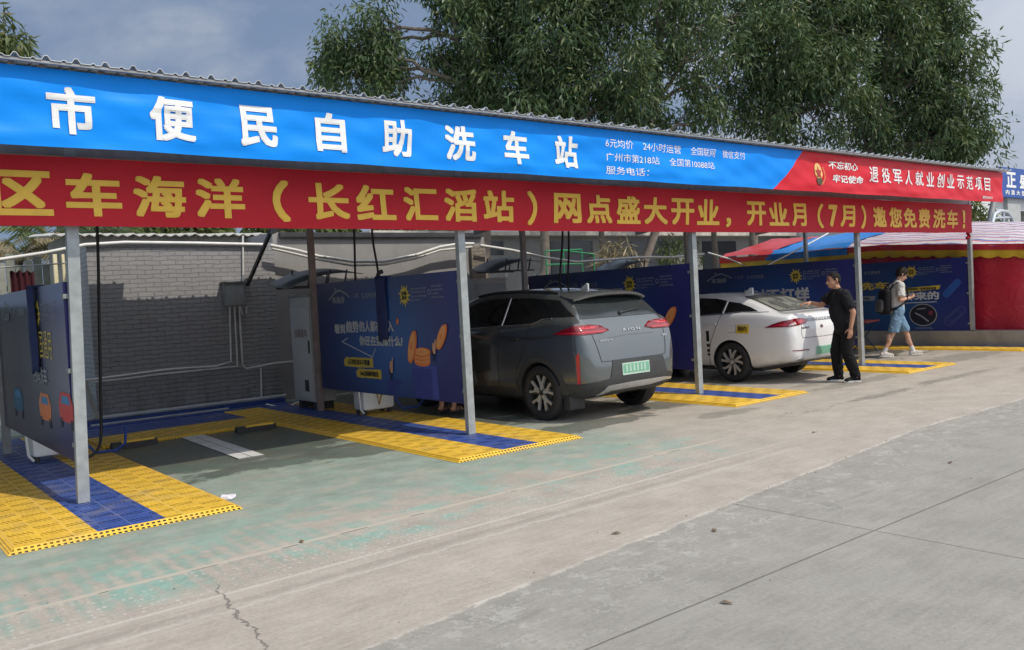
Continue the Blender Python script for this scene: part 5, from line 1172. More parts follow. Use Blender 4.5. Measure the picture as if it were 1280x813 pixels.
        b = MB(); V = [s.hit(e*p.x+up*p.y, d, off) for p in ov]; b.add(V, [tuple(f) for f in of])
        cnt = {}
        for f in of:
            for i in range(len(f)): k = (f[i], f[(i+1) % len(f)]); cnt[tuple(sorted(k))] = cnt.get(tuple(sorted(k)), 0)+1
        b0 = len(b.v); b.v += [tuple(v+d*skirt) for v in V]
        for (i, j), c in cnt.items():
            if c == 1: b.f.append((i, j, j+b0, i+b0)); b.mi.append(0)
        return b.build(name, m, parent or s.t, 50)
    def line(s, name, side, pts, w, m, off=0.0015, parent=None, n=10):
        if side == 'rear': e, d, up = Vector((1, 0, 0)), Vector((0, 1, 0)), Vector((0, 0, 1))
        elif side == 'top': e, d, up = Vector((1, 0, 0)), Vector((0, 0, -1)), Vector((0, 1, 0))
        else: e, d, up = Vector((0, 1, 0)), Vector((1, 0, 0)) if side == 'left' else Vector((-1, 0, 0)), Vector((0, 0, 1))
        q = []
        for (a, c), (a2, c2) in zip(pts, pts[1:]):
            k = max(2, int(math.hypot(a2-a, c2-c)/0.04)); q += [(a+(a2-a)*i/k, c+(c2-c)*i/k) for i in range(k)]
        q.append(pts[-1]); P = [s.hit(e*a+up*c, d, off) for a, c in q]
        b = MB(); b.tube(P, w/2, 6); return b.build(name, m, parent or s.t, 60)
    def text(s, name, side, txt, a0, a1, c0, c1, m, off=0.006, bold=0.02, parent=None):
        e, d = (Vector((1, 0, 0)), Vector((0, 1, 0))) if side == 'rear' else (Vector((0, -1, 0)), Vector((1, 0, 0)))
        b = MB(); fit_text(b, txt, a0, a1, c0, c1, lambda u, v: s.hit(e*u+Vector((0, 0, v)), d, off), bold); return b.build(name, m, parent or s.t, fix=False)
    def wheel(s, side, y, width, style):
        r = s.r; xo = side*(s.w(y)-0.012); w = s.t
        wh = bpy.data.objects.new('wheel', None); COL.objects.link(wh); wh.parent = s.t; wh.location = (xo, y, r); wh.empty_display_size = 0.1
        sg = side; rr = r*0.70
        b = MB(); b.lathe([(rr, -sg*0.012), (rr+0.012, -sg*0.002), (r*0.86, sg*0.006), (r*0.965, -sg*0.012), (r, -sg*0.04), (r, -sg*(width-0.04)), (r*0.96, -sg*(width-0.01)), (rr, -sg*width), (rr-0.01, -sg*width*0.5), (rr, -sg*0.012)], (0, 0, 0), 'x', 64)
        ty = b.build('tyre', black_rubber, wh, 40)
        b = MB()
        for x in (0.055, 0.10, 0.15): b.lathe([(r+0.0005, -sg*x-0.005), (r+0.002, -sg*x), (r+0.0005, -sg*x+0.005)], (0, 0, 0), 'x', 64)
        b.build('tread_groove', seam_m, wh, 40)
        b = MB(); b.lathe([(rr, -sg*0.015), (rr-0.012, -sg*0.012), (rr-0.018, -sg*0.03), (rr-0.03, -sg*0.11), (0.05, -sg*0.10)], (0, 0, 0), 'x', 56); b.build('rim', alloy_dark, wh, 50)
        b = MB(); b.lathe([(0.16, -sg*0.085), (0.16, -sg*0.075), (0.10, -sg*0.072)], (0, 0, 0), 'x', 36); b.build('brake_disc', dark_steel, wh, 50)
        ro = rr-0.008
        if style == 'star':
            for k in range(5):
                a = PI/2+2*PI*k/5
                P = lambda rad, t, x: (x, rad*math.cos(a)-t*math.sin(a), rad*math.sin(a)+t*math.cos(a))
                b = MB(); b.prism([(0.03, -0.024), (0.11, -0.028), (0.155, -0.010), (0.155, 0.010), (0.11, 0.028), (0.03, 0.024)], lambda u, v, q: P(u, v, -sg*(0.022+q)), 0.03)
                for sd in (-1, 1):
                    b.prism([(0.105, sd*0.004), (0.108, sd*0.028), (ro, sd*0.102), (ro, sd*0.062)], lambda u, v, q: P(u, v, -sg*(0.020+q)), 0.032)
                b.build('spoke', alloy, wh)
        else:
            for k in range(5):
                a0 = PI/2+2*PI*k/5
                for sd, m_ in ((-1, alloy), (1, alloy)):
                    pts = []
                    for i in range(7):
                        t = i/6; rad = 0.045+(ro-0.045)*t; a = a0+sd*(0.13+0.17*t)+0.14*t*t
                        pts.append((rad, a, 0.018+0.006*t))
                    b = MB()
                    poly = [(rad, a-h/rad) for rad, a, h in pts]+[(rad, a+h*0.7/rad) for rad, a, h in pts[::-1]]
                    b.prism(poly, lambda u, v, q: (-sg*(0.018+q), u*math.cos(v), u*math.sin(v)), 0.03); b.build('spoke', m_, wh)
        b = MB(); b.lathe([(0.001, -sg*0.008), (0.034, -sg*0.010), (0.036, -sg*0.03), (0.001, -sg*0.03)], (0, 0, 0), 'x', 24); b.build('hub_cap', alloy_dark if style == 'star' else alloy, wh, 50)
        for k in range(5):
            a = PI/2+2*PI*(k+0.5)/5; b = MB(); b.lathe([(0.001, -sg*0.016), (0.008, -sg*0.016), (0.008, -sg*0.04)], (0, 0.052*math.cos(a), 0.052*math.sin(a)), 'x', 8); b.build('wheel_bolt', dark_steel, wh, 40)
        return wh
def arc(c, r, a0, a1, n=20): return [(c[0]+r*math.cos(a0+(a1-a0)*i/n), c[1]+r*math.sin(a0+(a1-a0)*i/n)) for i in range(n+1)]

# ------------------------------------------------------------------ grey hatchback
GREY = paint('steel_blue_paint', (0.155, 0.172, 0.178), 0.68, 0.17)
ys = [0, 0.015, 0.045, 0.09, 0.15, 0.22, 0.30, 0.38, 0.46, 0.54, 0.62, 0.75, 0.95, 1.2, 1.5, 1.8, 2.1, 2.4, 2.65, 2.9, 3.1, 3.3, 3.48, 3.62, 3.8, 4.0, 4.2, 4.36, 4.48, 4.55, 4.58, 4.59]
G = Car('grey_hatchback', 'steel grey hatchback parked nose in, with green plate and red tail lights', (8.11, 7.66, 0), ys,
        [(0, .52), (.015, .46), (.045, .41), (.1, .36), (.25, .30), (.6, .24), (4.0, .22), (4.45, .28), (4.59, .40)],
        [(0, .66), (.015, .80), (.045, .97), (.09, 1.105), (.15, 1.195), (.22, 1.285), (.30, 1.385), (.38, 1.475), (.46, 1.55), (.54, 1.61), (.62, 1.645), (.95, 1.685), (1.5, 1.725), (2.1, 1.73), (2.65, 1.66), (2.9, 1.56), (3.1, 1.43), (3.3, 1.29), (3.48, 1.17), (3.62, 1.11), (3.8, 1.08), (4.2, 1.00), (4.48, .84), (4.59, .62)],
        [(0, .66), (.015, .72), (.045, .785), (.09, .83), (.15, .865), (.22, .885), (.38, .915), (.6, .935), (1.2, .945), (2.4, .95), (3.6, .94), (4.1, .90), (4.36, .80), (4.5, .66), (4.59, .45)],
        [(0, 1.26), (.3, 1.27), (.54, 1.30), (.95, 1.26), (1.5, 1.22), (2.4, 1.18), (3.4, 1.12), (3.6, 1.07), (4.59, .98)],
        [(0, .55), (.09, .72), (.22, .70), (.38, .665), (.54, .635), (.95, .62), (2.1, .62), (2.65, .62), (3.1, .68), (3.48, .76), (3.8, .80), (4.3, .70), (4.59, .3)],
        [(0, .80), (.3, .90), (1.0, .93), (3.0, .92), (4.59, .8)], GREY, (0.83, 3.66), 0.362, 0.22, arch_r=0.405)
# glass, roof and pillars
G.patch('side_window', 'left', [(0.30, 1.335), (0.60, 1.335), (0.78, 1.325), (0.98, 1.262), (1.62, 1.245), (1.62, 1.60), (1.30, 1.595), (0.86, 1.565), (0.62, 1.545)], glass_dark)
G.patch('side_window', 'left', [(1.66, 1.243), (2.72, 1.195), (3.02, 1.20), (2.62, 1.49), (2.35, 1.575), (1.95, 1.605), (1.66, 1.602)], glass_dark)
G.patch('side_window', 'right', [(0.30, 1.335), (0.60, 1.335), (0.78, 1.325), (0.98, 1.262), (1.62, 1.245), (1.62, 1.60), (1.30, 1.595), (0.86, 1.565), (0.62, 1.545)], glass_dark)
G.patch('side_window', 'right', [(1.66, 1.243), (2.72, 1.195), (3.02, 1.20), (2.62, 1.49), (2.35, 1.575), (1.95, 1.605), (1.66, 1.602)], glass_dark)
G.line('window_trim', 'left', [(1.64, 1.235), (1.64, 1.60)], 0.022, chrome); G.line('window_trim', 'left', [(0.62, 1.325), (0.80, 1.315), (0.99, 1.25), (1.62, 1.235), (2.72, 1.185)], 0.014, chrome)
G.patch('rear_window', 'rear', [(-0.71, 1.30), (0.71, 1.30), (0.60, 1.53), (0.0, 1.575), (-0.60, 1.53)], glass_rear, 0.005)
G.patch('windscreen', 'front', [(-0.66, 1.18), (0.66, 1.18), (0.56, 1.60), (-0.56, 1.60)], glass_dark)
G.patch('sunroof', 'top', [(-0.46, 1.0), (0.46, 1.0), (0.46, 2.55), (-0.46, 2.55)], glass_dark, 0.004, 0.1)
for sd in (-1, 1):
    b = MB(); b.tube([G.hit(Vector((sd*0.585, y, 0)), (0, 0, -1), 0.012) for y in np.linspace(0.75, 2.5, 16)], 0.016, 8); b.build('roof_rail', black_plastic, G.t, 60)
# spoiler over the rear window
b = MB(); nu = 18; top = []; P = []
for i in range(nu+1):
    u = -1+2*i/nu; x = 0.66*u; drop = 0.075*abs(u)**3.0; yb = 0.30+0.09*u*u
    P.append([(x, yb, 1.618-drop), (x, yb+0.012, 1.630-drop), (x, yb+0.20, 1.650-drop*0.8), (x*0.985, 0.66, 1.662-drop*0.6), (x*0.98, 0.66, 1.60-drop), (x*0.985, yb+0.10, 1.575-drop), (x, yb+0.01, 1.596-drop)])
for row in P: b.v += row
m_ = 7
for i in range(nu):
    for k in range(m_): b.f.append((i*m_+k, i*m_+(k+1) % m_, (i+1)*m_+(k+1) % m_, (i+1)*m_+k)); b.mi.append(0)
b.f += [tuple(range(m_)), tuple(nu*m_+k for k in range(m_-1, -1, -1))]; b.mi += [0, 0]
sp = b.build('roof_spoiler', GREY, G.t, 40)
b = MB(); b.tube([(x, 0.315+0.09*(x/0.66)**2, 1.594-0.075*abs(x/0.66)**3) for x in np.linspace(-0.6, 0.6, 13)], 0.012, 6); b.build('spoiler_lip', black_plastic, sp, 60)
b = MB(); b.prism([(0, 0), (0.16, 0.0), (0.12, 0.035), (0.02, 0.085), (0.0, 0.07)], lambda u, v, q: (-0.012+q, 0.80+u, 1.672+v), 0.024); b.build('shark_fin_antenna', mat('pale_fin', (0.55, 0.56, 0.57), 0.3), G.t, 40)
# wiper
wp = [G.hit(Vector((x, 0, z)), (0, 1, 0), 0.016) for x, z in ((0.02, 1.335), (0.10, 1.345), (0.20, 1.357), (0.30, 1.367), (0.40, 1.375))]
b = MB(); b.tube(wp, 0.011, 6); b.ball(wp[0], 0.028, 10, 8); b.build('rear_wiper', black_plastic, G.t, 60)
# lamps
tl = [(-1.03, 1.120), (-0.88, 1.180), (-0.74, 1.222), (-0.57, 1.222), (-0.44, 1.205), (-0.32, 1.140), (-0.40, 1.112), (-0.68, 1.105)]
for sd in ('cl', 'cr'):
    L_ = G.patch('tail_light', sd, tl if sd == 'cl' else [(u, z) for u, z in tl], lamp_red, 0.012, 0.04)
    G.patch('light_band', sd, [(-0.98, 1.124), (-0.40, 1.122), (-0.37, 1.138), (-0.82, 1.142)], lamp_red2, 0.017, 0.05, L_)
    G.patch('light_bar', sd, [(-0.70, 1.170), (-0.52, 1.168), (-0.46, 1.192), (-0.66, 1.200)], lamp_red2, 0.016, 0.04, L_)
for sd, sgn in (('cl', -1), ('cr', 1)):
    G.patch('rear_reflector', sd, [(-0.735, 0.50), (-0.700, 0.50), (-0.695, 0.86), (-0.712, 0.885), (-0.738, 0.85)], lamp_red2, 0.010, 0.04)
# lower body cladding, bumper insert, skid plate, plate
ring = arc((0.83, 0.362), 0.470, -0.55, PI+0.55, 30)+arc((0.83, 0.362), 0.402, PI+0.55, -0.55, 30)
clad = mat('bumper_cladding', (0.045, 0.047, 0.050), 0.6, 0, 0.15, 10, 0.05, 150)
for sd in ('left', 'right'):
    G.patch('arch_cladding', sd, ring, clad, 0.010, 0.06); G.patch('arch_cladding', sd, [(a+2.83, c) for a, c in ring], clad, 0.010, 0.06)
    G.patch('sill_cladding', sd, [(1.27, 0.25), (3.22, 0.25), (3.22, 0.40), (1.27, 0.40)], clad, 0.008, 0.08)
    G.patch('bumper_corner', sd, [(0.02, 0.30), (0.41, 0.27), (0.40, 0.46), (0.10, 0.50), (0.02, 0.52)], clad, 0.007, 0.05)
G.patch('bumper_insert', 'rear', [(-0.90, 0.33), (0.90, 0.33), (0.90, 0.50), (0.60, 0.535), (0.53, 0.765), (-0.34, 0.765), (-0.40, 0.765), (-0.46, 0.54), (-0.90, 0.50)], clad, 0.008, 0.06)
G.patch('skid_plate', 'rear', [(-0.58, 0.36), (-0.48, 0.455), (0.0, 0.47), (0.55, 0.47), (0.72, 0.455), (0.78, 0.42), (0.60, 0.43), (0.30, 0.395), (-0.10, 0.39), (-0.40, 0.385), (-0.56, 0.33)], mat('silver_skid_plate', (0.52, 0.52, 0.52), 0.35, 0.5), 0.018, 0.05)
pl = G.patch('number_plate', 'rear', [(-0.25, 0.56), (0.25, 0.56), (0.25, 0.71), (-0.25, 0.71)], plate_pale, 0.016, 0.08)
G.patch('plate_field', 'rear', [(-0.235, 0.585), (0.235, 0.585), (0.235, 0.695), (-0.235, 0.695)], plate_green, 0.019, 0.08, pl)
for k in range(6): G.patch('plate_stripe', 'rear', [(-0.19+k*0.067, 0.60), (-0.165+k*0.067, 0.60), (-0.165+k*0.067, 0.685), (-0.19+k*0.067, 0.685)], plate_pale, 0.0205, 0.08, pl, 0.001)
# panel gaps and badges
G.line('tailgate_gap', 'rear', [(-0.66, 1.10), (-0.62, 0.90), (-0.59, 0.76), (-0.36, 0.755)], 0.008, seam_m); G.line('tailgate_gap', 'rear', [(0.66, 1.10), (0.62, 0.90), (0.59, 0.77), (0.53, 0.77)], 0.008, seam_m)
G.line('crease', 'rear', [(-0.40, 1.045), (0.0, 1.065), (0.45, 1.06)], 0.006, GREY)
G.line('door_gap', 'left', [(1.00, 1.25), (1.05, 1.05), (1.18, 0.80), (1.30, 0.62), (1.32, 0.42)], 0.008, seam_m); G.line('door_gap', 'left', [(1.645, 1.24), (1.65, 0.9), (1.70, 0.42)], 0.008, seam_m)
G.patch('door_strip', 'left', [(0.52, 1.105), (0.9, 1.09), (1.6, 1.085), (1.6, 1.06), (0.9, 1.055), (0.52, 1.09)], black_plastic, 0.004, 0.06)
G.patch('door_handle', 'left', [(1.22, 1.075), (1.42, 1.075), (1.42, 1.045), (1.22, 1.045)], black_plastic, 0.02, 0.05)
G.text('badge_lettering', 'rear', 'A I O N', -0.10, 0.22, 1.110, 1.142, chrome, 0.008, 0.02); G.text('badge_lettering', 'rear', 'AION V', -0.56, -0.34, 1.005, 1.030, chrome, 0.006, 0.02)
G.text('badge_lettering', 'rear', '80', 0.60, 0.68, 1.00, 1.03, chrome, 0.006, 0.02)
b = MB(); b.prism([(-0.16, 0), (0.16, 0), (0.15, 0.17), (-0.15, 0.17)], lambda u, v, q: (-0.99+u*0.55, 2.92+q, 1.12+v), 0.14); b.build('wing_mirror', GREY, G.t, 30)
b = MB(); b.box(-0.86, -0.60, 0.34, 0.46, 0.16, 0.34, bev=0.01); b.build('mud_flap', black_plastic, G.t, 30)
b = MB(); b.box(-0.66, 0.66, 0.75, 4.3, 0.20, 0.32, bev=0.03); b.build('underbody', black_plastic, G.t, 40)
for y in (0.83, 3.66):
    for sd in (-1, 1): G.wheel(sd, y, 0.215, 'star')

# ------------------------------------------------------------------ white sedan
WHITE = paint('white_car_paint', (0.76, 0.77, 0.78), 0.0, 0.25)
ys = [0, 0.015, 0.04, 0.08, 0.12, 0.17, 0.24, 0.34, 0.46, 0.58, 0.72, 0.86, 1.0, 1.15, 1.3, 1.5, 1.8, 2.1, 2.4, 2.7, 3.0, 3.3, 3.55, 3.72, 3.9, 4.15, 4.38, 4.55, 4.67, 4.74, 4.765, 4.77]
S_ = Car('white_sedan', 'white fastback sedan being washed, with a yellow sticker and soapy rear window', (12.68, 7.77, 0), ys,
         [(0, .48), (.015, .40), (.04, .355), (.1, .33), (.3, .30), (.6, .25), (.9, .20), (4.2, .17), (4.6, .22), (4.77, .36)],
         [(0, .60), (.015, .74), (.04, .90), (.08, 1.03), (.12, 1.105), (.17, 1.125), (.24, 1.13), (.34, 1.14), (.46, 1.175), (.58, 1.225), (.72, 1.285), (.86, 1.34), (1.0, 1.385), (1.15, 1.425), (1.3, 1.455), (1.5, 1.48), (1.8, 1.50), (2.1, 1.50), (2.4, 1.475), (2.7, 1.40), (3.0, 1.27), (3.3, 1.12), (3.55, 1.01), (3.9, .96), (4.38, .84), (4.67, .68), (4.77, .52)],
         [(0, .60), (.015, .68), (.04, .755), (.08, .80), (.12, .825), (.17, .845), (.34, .88), (.6, .905), (1.15, .92), (2.4, .925), (3.6, .915), (4.15, .88), (4.45, .80), (4.67, .65), (4.77, .45)],
         [(0, 1.04), (.17, 1.07), (.46, 1.11), (.72, 1.135), (1.0, 1.135), (1.5, 1.115), (2.4, 1.08), (3.3, 1.02), (3.6, .96), (4.77, .8)],
         [(0, .5), (.08, .70), (.24, .74), (.46, .72), (.72, .68), (1.0, .635), (1.3, .60), (2.1, .585), (2.7, .60), (3.2, .70), (3.6, .76), (4.3, .68), (4.77, .3)],
         [(0, .74), (.3, .88), (1.0, .90), (3.0, .86), (4.77, .7)], WHITE, (1.17, 3.92), 0.335, 0.2, arch_r=0.372)
for sd in ('left', 'right'):
    S_.patch('side_window', sd, [(0.68, 1.170), (0.95, 1.178), (1.33, 1.152), (1.33, 1.340), (1.10, 1.310), (0.86, 1.240)], glass_dark, 0.004, 0.041); S_.patch('side_window', sd, [(1.38, 1.146), (2.35, 1.105), (2.35, 1.40), (1.95, 1.415), (1.60, 1.395), (1.38, 1.355)], glass_dark)
    S_.patch('side_window', sd, [(2.40, 1.10), (3.20, 1.06), (2.85, 1.25), (2.40, 1.385)], glass_dark)
S_.line('window_trim', 'left', [(0.50, 1.155), (0.64, 1.155), (0.95, 1.168), (1.36, 1.138), (2.35, 1.092)], 0.014, black_plastic); S_.line('window_trim', 'left', [(1.355, 1.14), (1.36, 1.345)], 0.02, chrome)
def soapy():
    mt = bpy.data.materials.new('soapy_glass'); mt.use_nodes = True; g = N(mt.node_tree); b = g.n['Principled BSDF']; o = g.obj()
    n1 = g.noise(6, g.scale(o, (1, 0.25, 1)), 6, 0.65, 0.6); n2 = g.noise(30, o, 4, 0.7)
    f = g.step(g.math('ADD', n1, g.math('MULTIPLY', n2, 0.3)), 0.45, 0.85); c = g.mix(f, (0.07, 0.075, 0.068), (0.27, 0.28, 0.255))
    g.put(b.inputs['Base Color'], c); g.put(b.inputs['Roughness'], g.math('ADD', 0.08, g.math('MULTIPLY', f, 0.4))); b.inputs['Specular IOR Level'].default_value = 0.6
    g.put(b.inputs['Normal'], g.bump(n2, 0.15, 0.004)); return mt
S_.patch('rear_window', 'top', [(-0.60, 0.40), (0.60, 0.40), (0.55, 0.80), (0.48, 1.12), (-0.48, 1.12), (-0.55, 0.80)], soapy(), 0.006, 0.07)
S_.line('rear_window_gasket', 'top', [(-0.61, 0.39), (-0.56, 0.80), (-0.49, 1.13), (0.49, 1.13), (0.56, 0.80), (0.61, 0.39), (-0.61, 0.39)], 0.022, black_plastic, 0.004)
S_.patch('windscreen', 'top', [(-0.50, 2.55), (0.50, 2.55), (0.64, 3.45), (-0.64, 3.45)], glass_dark, 0.004, 0.1)
b = MB(); b.prism([(0, 0), (0.20, 0.0), (0.17, 0.02), (0.04, 0.105), (0.0, 0.10)], lambda u, v, q: (-0.015+q, 1.33+u, 1.452+v), 0.03); b.build('shark_fin_antenna', WHITE, S_.t, 40)
tl = [(-0.985, 0.905), (-0.86, 0.965), (-0.74, 1.005), (-0.55, 1.035), (-0.40, 1.030), (-0.30, 1.005), (-0.34, 0.945), (-0.48, 0.930), (-0.66, 0.912)]
for sd in ('cl', 'cr'):
    L_ = S_.patch('tail_light', sd, tl, lamp_red, 0.010, 0.04)
    S_.patch('light_band', sd, [(-0.52, 0.955), (-0.36, 0.965), (-0.34, 1.005), (-0.44, 1.015)], lamp_red2, 0.016, 0.04, L_); S_.patch('clear_lens', sd, [(-0.66, 0.928), (-0.53, 0.944), (-0.555, 0.985), (-0.62, 0.955)], lamp_clear, 0.016, 0.04, L_)
    S_.patch('light_band', sd, [(-0.90, 0.925), (-0.68, 0.93), (-0.64, 0.965), (-0.76, 0.965)], lamp_red2, 0.015, 0.04, L_)
S_.patch('light_strip', 'rear', [(-0.42, 0.975), (0.42, 0.975), (0.42, 1.02), (-0.42, 1.02)], mat('grey_trim_strip', (0.30, 0.31, 0.33), 0.25, 0.5), 0.006, 0.06)
S_.text('badge_lettering', 'rear', 'AION', -0.20, 0.20, 0.985, 1.012, letter_white, 0.010, 0.03)
b = MB(); b.lathe([(0.001, -0.012), (0.045, -0.010), (0.052, 0.0), (0.05, 0.02)], (0, 0.045, 0.86), 'y', 24); b.build('round_badge', chrome, S_.t, 40)
S_.text('badge_lettering', 'rear', 'AION S', -0.58, -0.36, 0.862, 0.895, seam_m, 0.005, 0.015)
S_.line('trunk_gap', 'rear', [(-0.55, 0.94), (-0.60, 0.80), (-0.58, 0.725), (0.0, 0.715), (0.58, 0.725), (0.60, 0.80), (0.55, 0.94)], 0.007, seam_m)
S_.line('trunk_gap', 'top', [(-0.72, 0.10), (-0.72, 0.30), (-0.66, 0.40)], 0.006, seam_m); S_.line('trunk_gap', 'top', [(0.72, 0.10), (0.72, 0.30), (0.66, 0.40)], 0.006, seam_m)
for s_ in (-1, 1): S_.line('bumper_reflector', 'rear', [(s_*0.78, 0.535), (s_*0.44, 0.53)], 0.016, lamp_red, 0.004)
pl = S_.patch('number_plate', 'rear', [(-0.25, 0.425), (0.25, 0.425), (0.25, 0.57), (-0.25, 0.57)], plate_pale, 0.012, 0.08); S_.patch('plate_field', 'rear', [(-0.235, 0.44), (0.235, 0.44), (0.235, 0.555), (-0.235, 0.555)], plate_green, 0.015, 0.08, pl)
S_.patch('diffuser', 'rear', [(-0.66, 0.325), (0.66, 0.325), (0.60, 0.372), (-0.60, 0.372)], clad, 0.008, 0.06)
S_.patch('bumper_trim', 'rear', [(-0.70, 0.375), (0.70, 0.375), (0.66, 0.40), (-0.66, 0.40)], chrome, 0.012, 0.06)
S_.line('door_gap', 'left', [(1.36, 1.13), (1.42, 0.98), (1.56, 0.70), (1.62, 0.50), (1.62, 0.26)], 0.008, seam_m); S_.line('door_gap', 'left', [(2.38, 1.09), (2.40, 0.7), (2.40, 0.26)], 0.008, seam_m)
S_.line('fuel_flap', 'left', [(1.05, 0.97), (1.05, 0.83), (1.2, 0.83)], 0.004, seam_m)
S_.patch('door_handle', 'left', [(1.45, 0.995), (1.66, 0.995), (1.66, 0.965), (1.45, 0.965)], WHITE, 0.022, 0.04)
S_.line('shoulder_crease', 'left', [(0.45, 0.93), (1.4, 0.95), (2.6, 0.93)], 0.007, WHITE)
st = S_.patch('sticker', 'left', [(0.80, 0.815), (1.04, 0.815), (1.02, 0.96), (0.78, 0.96)], mat('sticker_yellow', (0.70, 0.50, 0.03), 0.5), 0.004, 0.05); S_.text('sticker_lettering', 'left', '网约', -1.0, -0.83, 0.845, 0.935, seam_m, 0.007, 0.02, st)
for k, (z0, z1) in enumerate(((0.68, 0.86), (0.585, 0.64), (0.50, 0.55), (0.44, 0.47))): S_.patch('door_decal', 'left', [(1.60, z0), (1.66, z0), (1.66, z1), (1.60, z1)], seam_m, 0.003, 0.06, None, 0.002)
for sd in ('left', 'right'): S_.patch('sill_trim', sd, [(1.55, 0.19), (3.55, 0.19), (3.55, 0.27), (1.55, 0.27)], clad, 0.006, 0.08)
b = MB(); b.prism([(-0.16, 0), (0.16, 0), (0.15, 0.14), (-0.15, 0.14)], lambda u, v, q: (-0.97+u*0.5, 2.98+q, 1.02+v), 0.13); b.build('wing_mirror', WHITE, S_.t, 30)
b = MB(); b.box(-0.62, 0.62, 0.75, 4.4, 0.17, 0.30, bev=0.03); b.build('underbody', black_plastic, S_.t, 40)
for y in (1.17, 3.92):
    for sd in (-1, 1): S_.wheel(sd, y, 0.205, 'pinwheel')
# ================================================================== PEOPLE
def skin_mat(name, col):
    mt = bpy.data.materials.new(name); mt.use_nodes = True; g = N(mt.node_tree); b = g.n['Principled BSDF']; o = g.obj()
    n1 = g.noise(14, o, 4); g.put(b.inputs['Base Color'], g.mix(g.step(n1, .3, .7), tuple(x*.88 for x in col), tuple(x*1.08 for x in col)))
    b.inputs['Roughness'].default_value = 0.5; b.inputs['Subsurface Weight'].default_value = 0.08; b.inputs['Subsurface Radius'].default_value = (0.01, 0.004, 0.002); return mt
def fabric(name, col, rough=0.85, var=0.15):
    m_ = mat(name, col, rough, 0, var, 7, 0.55, 9, spec=0.15, bdist=0.05); return m_
class Fig:
    """capsules and ellipsoids fused into one continuous surface"""
    def __init__(s): s.b = MB()
    def cap(s, p, q, r0, r1, n=14, flat=False):
        p = Vector(p); q = Vector(q); t = (q-p).normalized()
        if flat: s.b.tube([p, q], [r0, r1], n)
        else:
            pts = []; rr = []
            for a in np.linspace(0.08, PI/2, 5): pts.append(p-t*r0*math.cos(a)); rr.append(r0*math.sin(a))
            for a in np.linspace(PI/2, 0.08, 5): pts.append(q+t*r1*math.cos(a)); rr.append(r1*math.sin(a))
            s.b.tube(pts, rr, n)
        return s
    def chain(s, pts, rr, **k):
        for i in range(len(pts)-1): s.cap(pts[i], pts[i+1], rr[i], rr[i+1], **k)
        return s
    def ell(s, c, r, M=None): s.b.ball(c, r, 20, 14, M=M); return s
    def fuse(s, name, m, parent, vox=0.008, smooth=5, cuts=(), fac=0.5):
        me = s.b.mesh('tmp'); o = bpy.data.objects.new('tmp', me); COL.objects.link(o)
        rm = o.modifiers.new('r', 'REMESH'); rm.mode = 'VOXEL'; rm.voxel_size = vox
        sm = o.modifiers.new('s', 'SMOOTH'); sm.factor = fac; sm.iterations = smooth
        dg = bpy.context.evaluated_depsgraph_get(); dg.update(); nm = bpy.data.meshes.new_from_object(o.evaluated_get(dg)); nm.name = name
        bpy.data.objects.remove(o)
        if name in ('tshirt', 'trousers', 'shorts'):      # cloth folds
            from mathutils import noise
            NR = [v.normal.copy() for v in nm.vertices]; PS = [v.co.copy() for v in nm.vertices]; out_ = []
            for p, nr_ in zip(PS, NR):
                q = Vector((p.x*11, p.y*11, p.z*7+2.5*noise.noise(p*5))); out_.extend(p+nr_*(0.011*noise.noise(q)+0.006*(1-abs(noise.noise(Vector((p.x*16+p.z*9, p.y*16, p.z*13))))*2)))
            nm.vertices.foreach_set('co', out_)
        if cuts:
            bm = bmesh.new(); bm.from_mesh(nm)
            for co, no in cuts:
                bmesh.ops.bisect_plane(bm, geom=bm.verts[:]+bm.edges[:]+bm.faces[:], plane_co=co, plane_no=no, clear_outer=True)
            bm.to_mesh(nm); bm.free()
        return link_mesh(name, nm, m, parent, 180)
def hand(F, wrist, d, palm_n, side_v, curl=0.5, grip=False, L_=0.185):
    """palm and five bent fingers; d along the hand, palm_n out of the palm, side_v towards the thumb"""
    w = Vector(wrist); d = Vector(d).normalized(); pn = Vector(palm_n); pn = (pn-d*pn.dot(d)).normalized(); sv = d.cross(pn); sv = sv if sv.dot(Vector(side_v)) > 0 else -sv
    pl = L_*0.50
    for o_ in (-0.028, -0.009, 0.010, 0.028): F.cap(w+sv*o_*0.55, w+d*pl+sv*o_, 0.017, 0.0135, 10)
    for i, (o_, fl) in enumerate(((0.030, 0.42), (0.010, 0.47), (-0.011, 0.44), (-0.030, 0.34))):
        p = w+d*pl+sv*o_; a = 0.35*curl
        for k, sl in enumerate((0.45, 0.32, 0.23)):
            a += curl*(0.55 if k else 0.2); dd = d*math.cos(a)+pn*math.sin(a)+sv*o_*0.8; q = p+dd*L_*fl*sl*1.05; F.cap(p, q, 0.0098-0.0008*k, 0.0092-0.001*k, 9); p = q
    p = w+d*pl*0.25+sv*0.028+pn*0.008; q = p+(d*0.60+sv*0.62+pn*0.35).normalized()*0.045; F.cap(p, q, 0.0135, 0.012, 9)
    r_ = q+(d*0.92+sv*0.12+pn*(0.4+0.5*curl)).normalized()*0.036; F.cap(q, r_, 0.0115, 0.0095, 9)
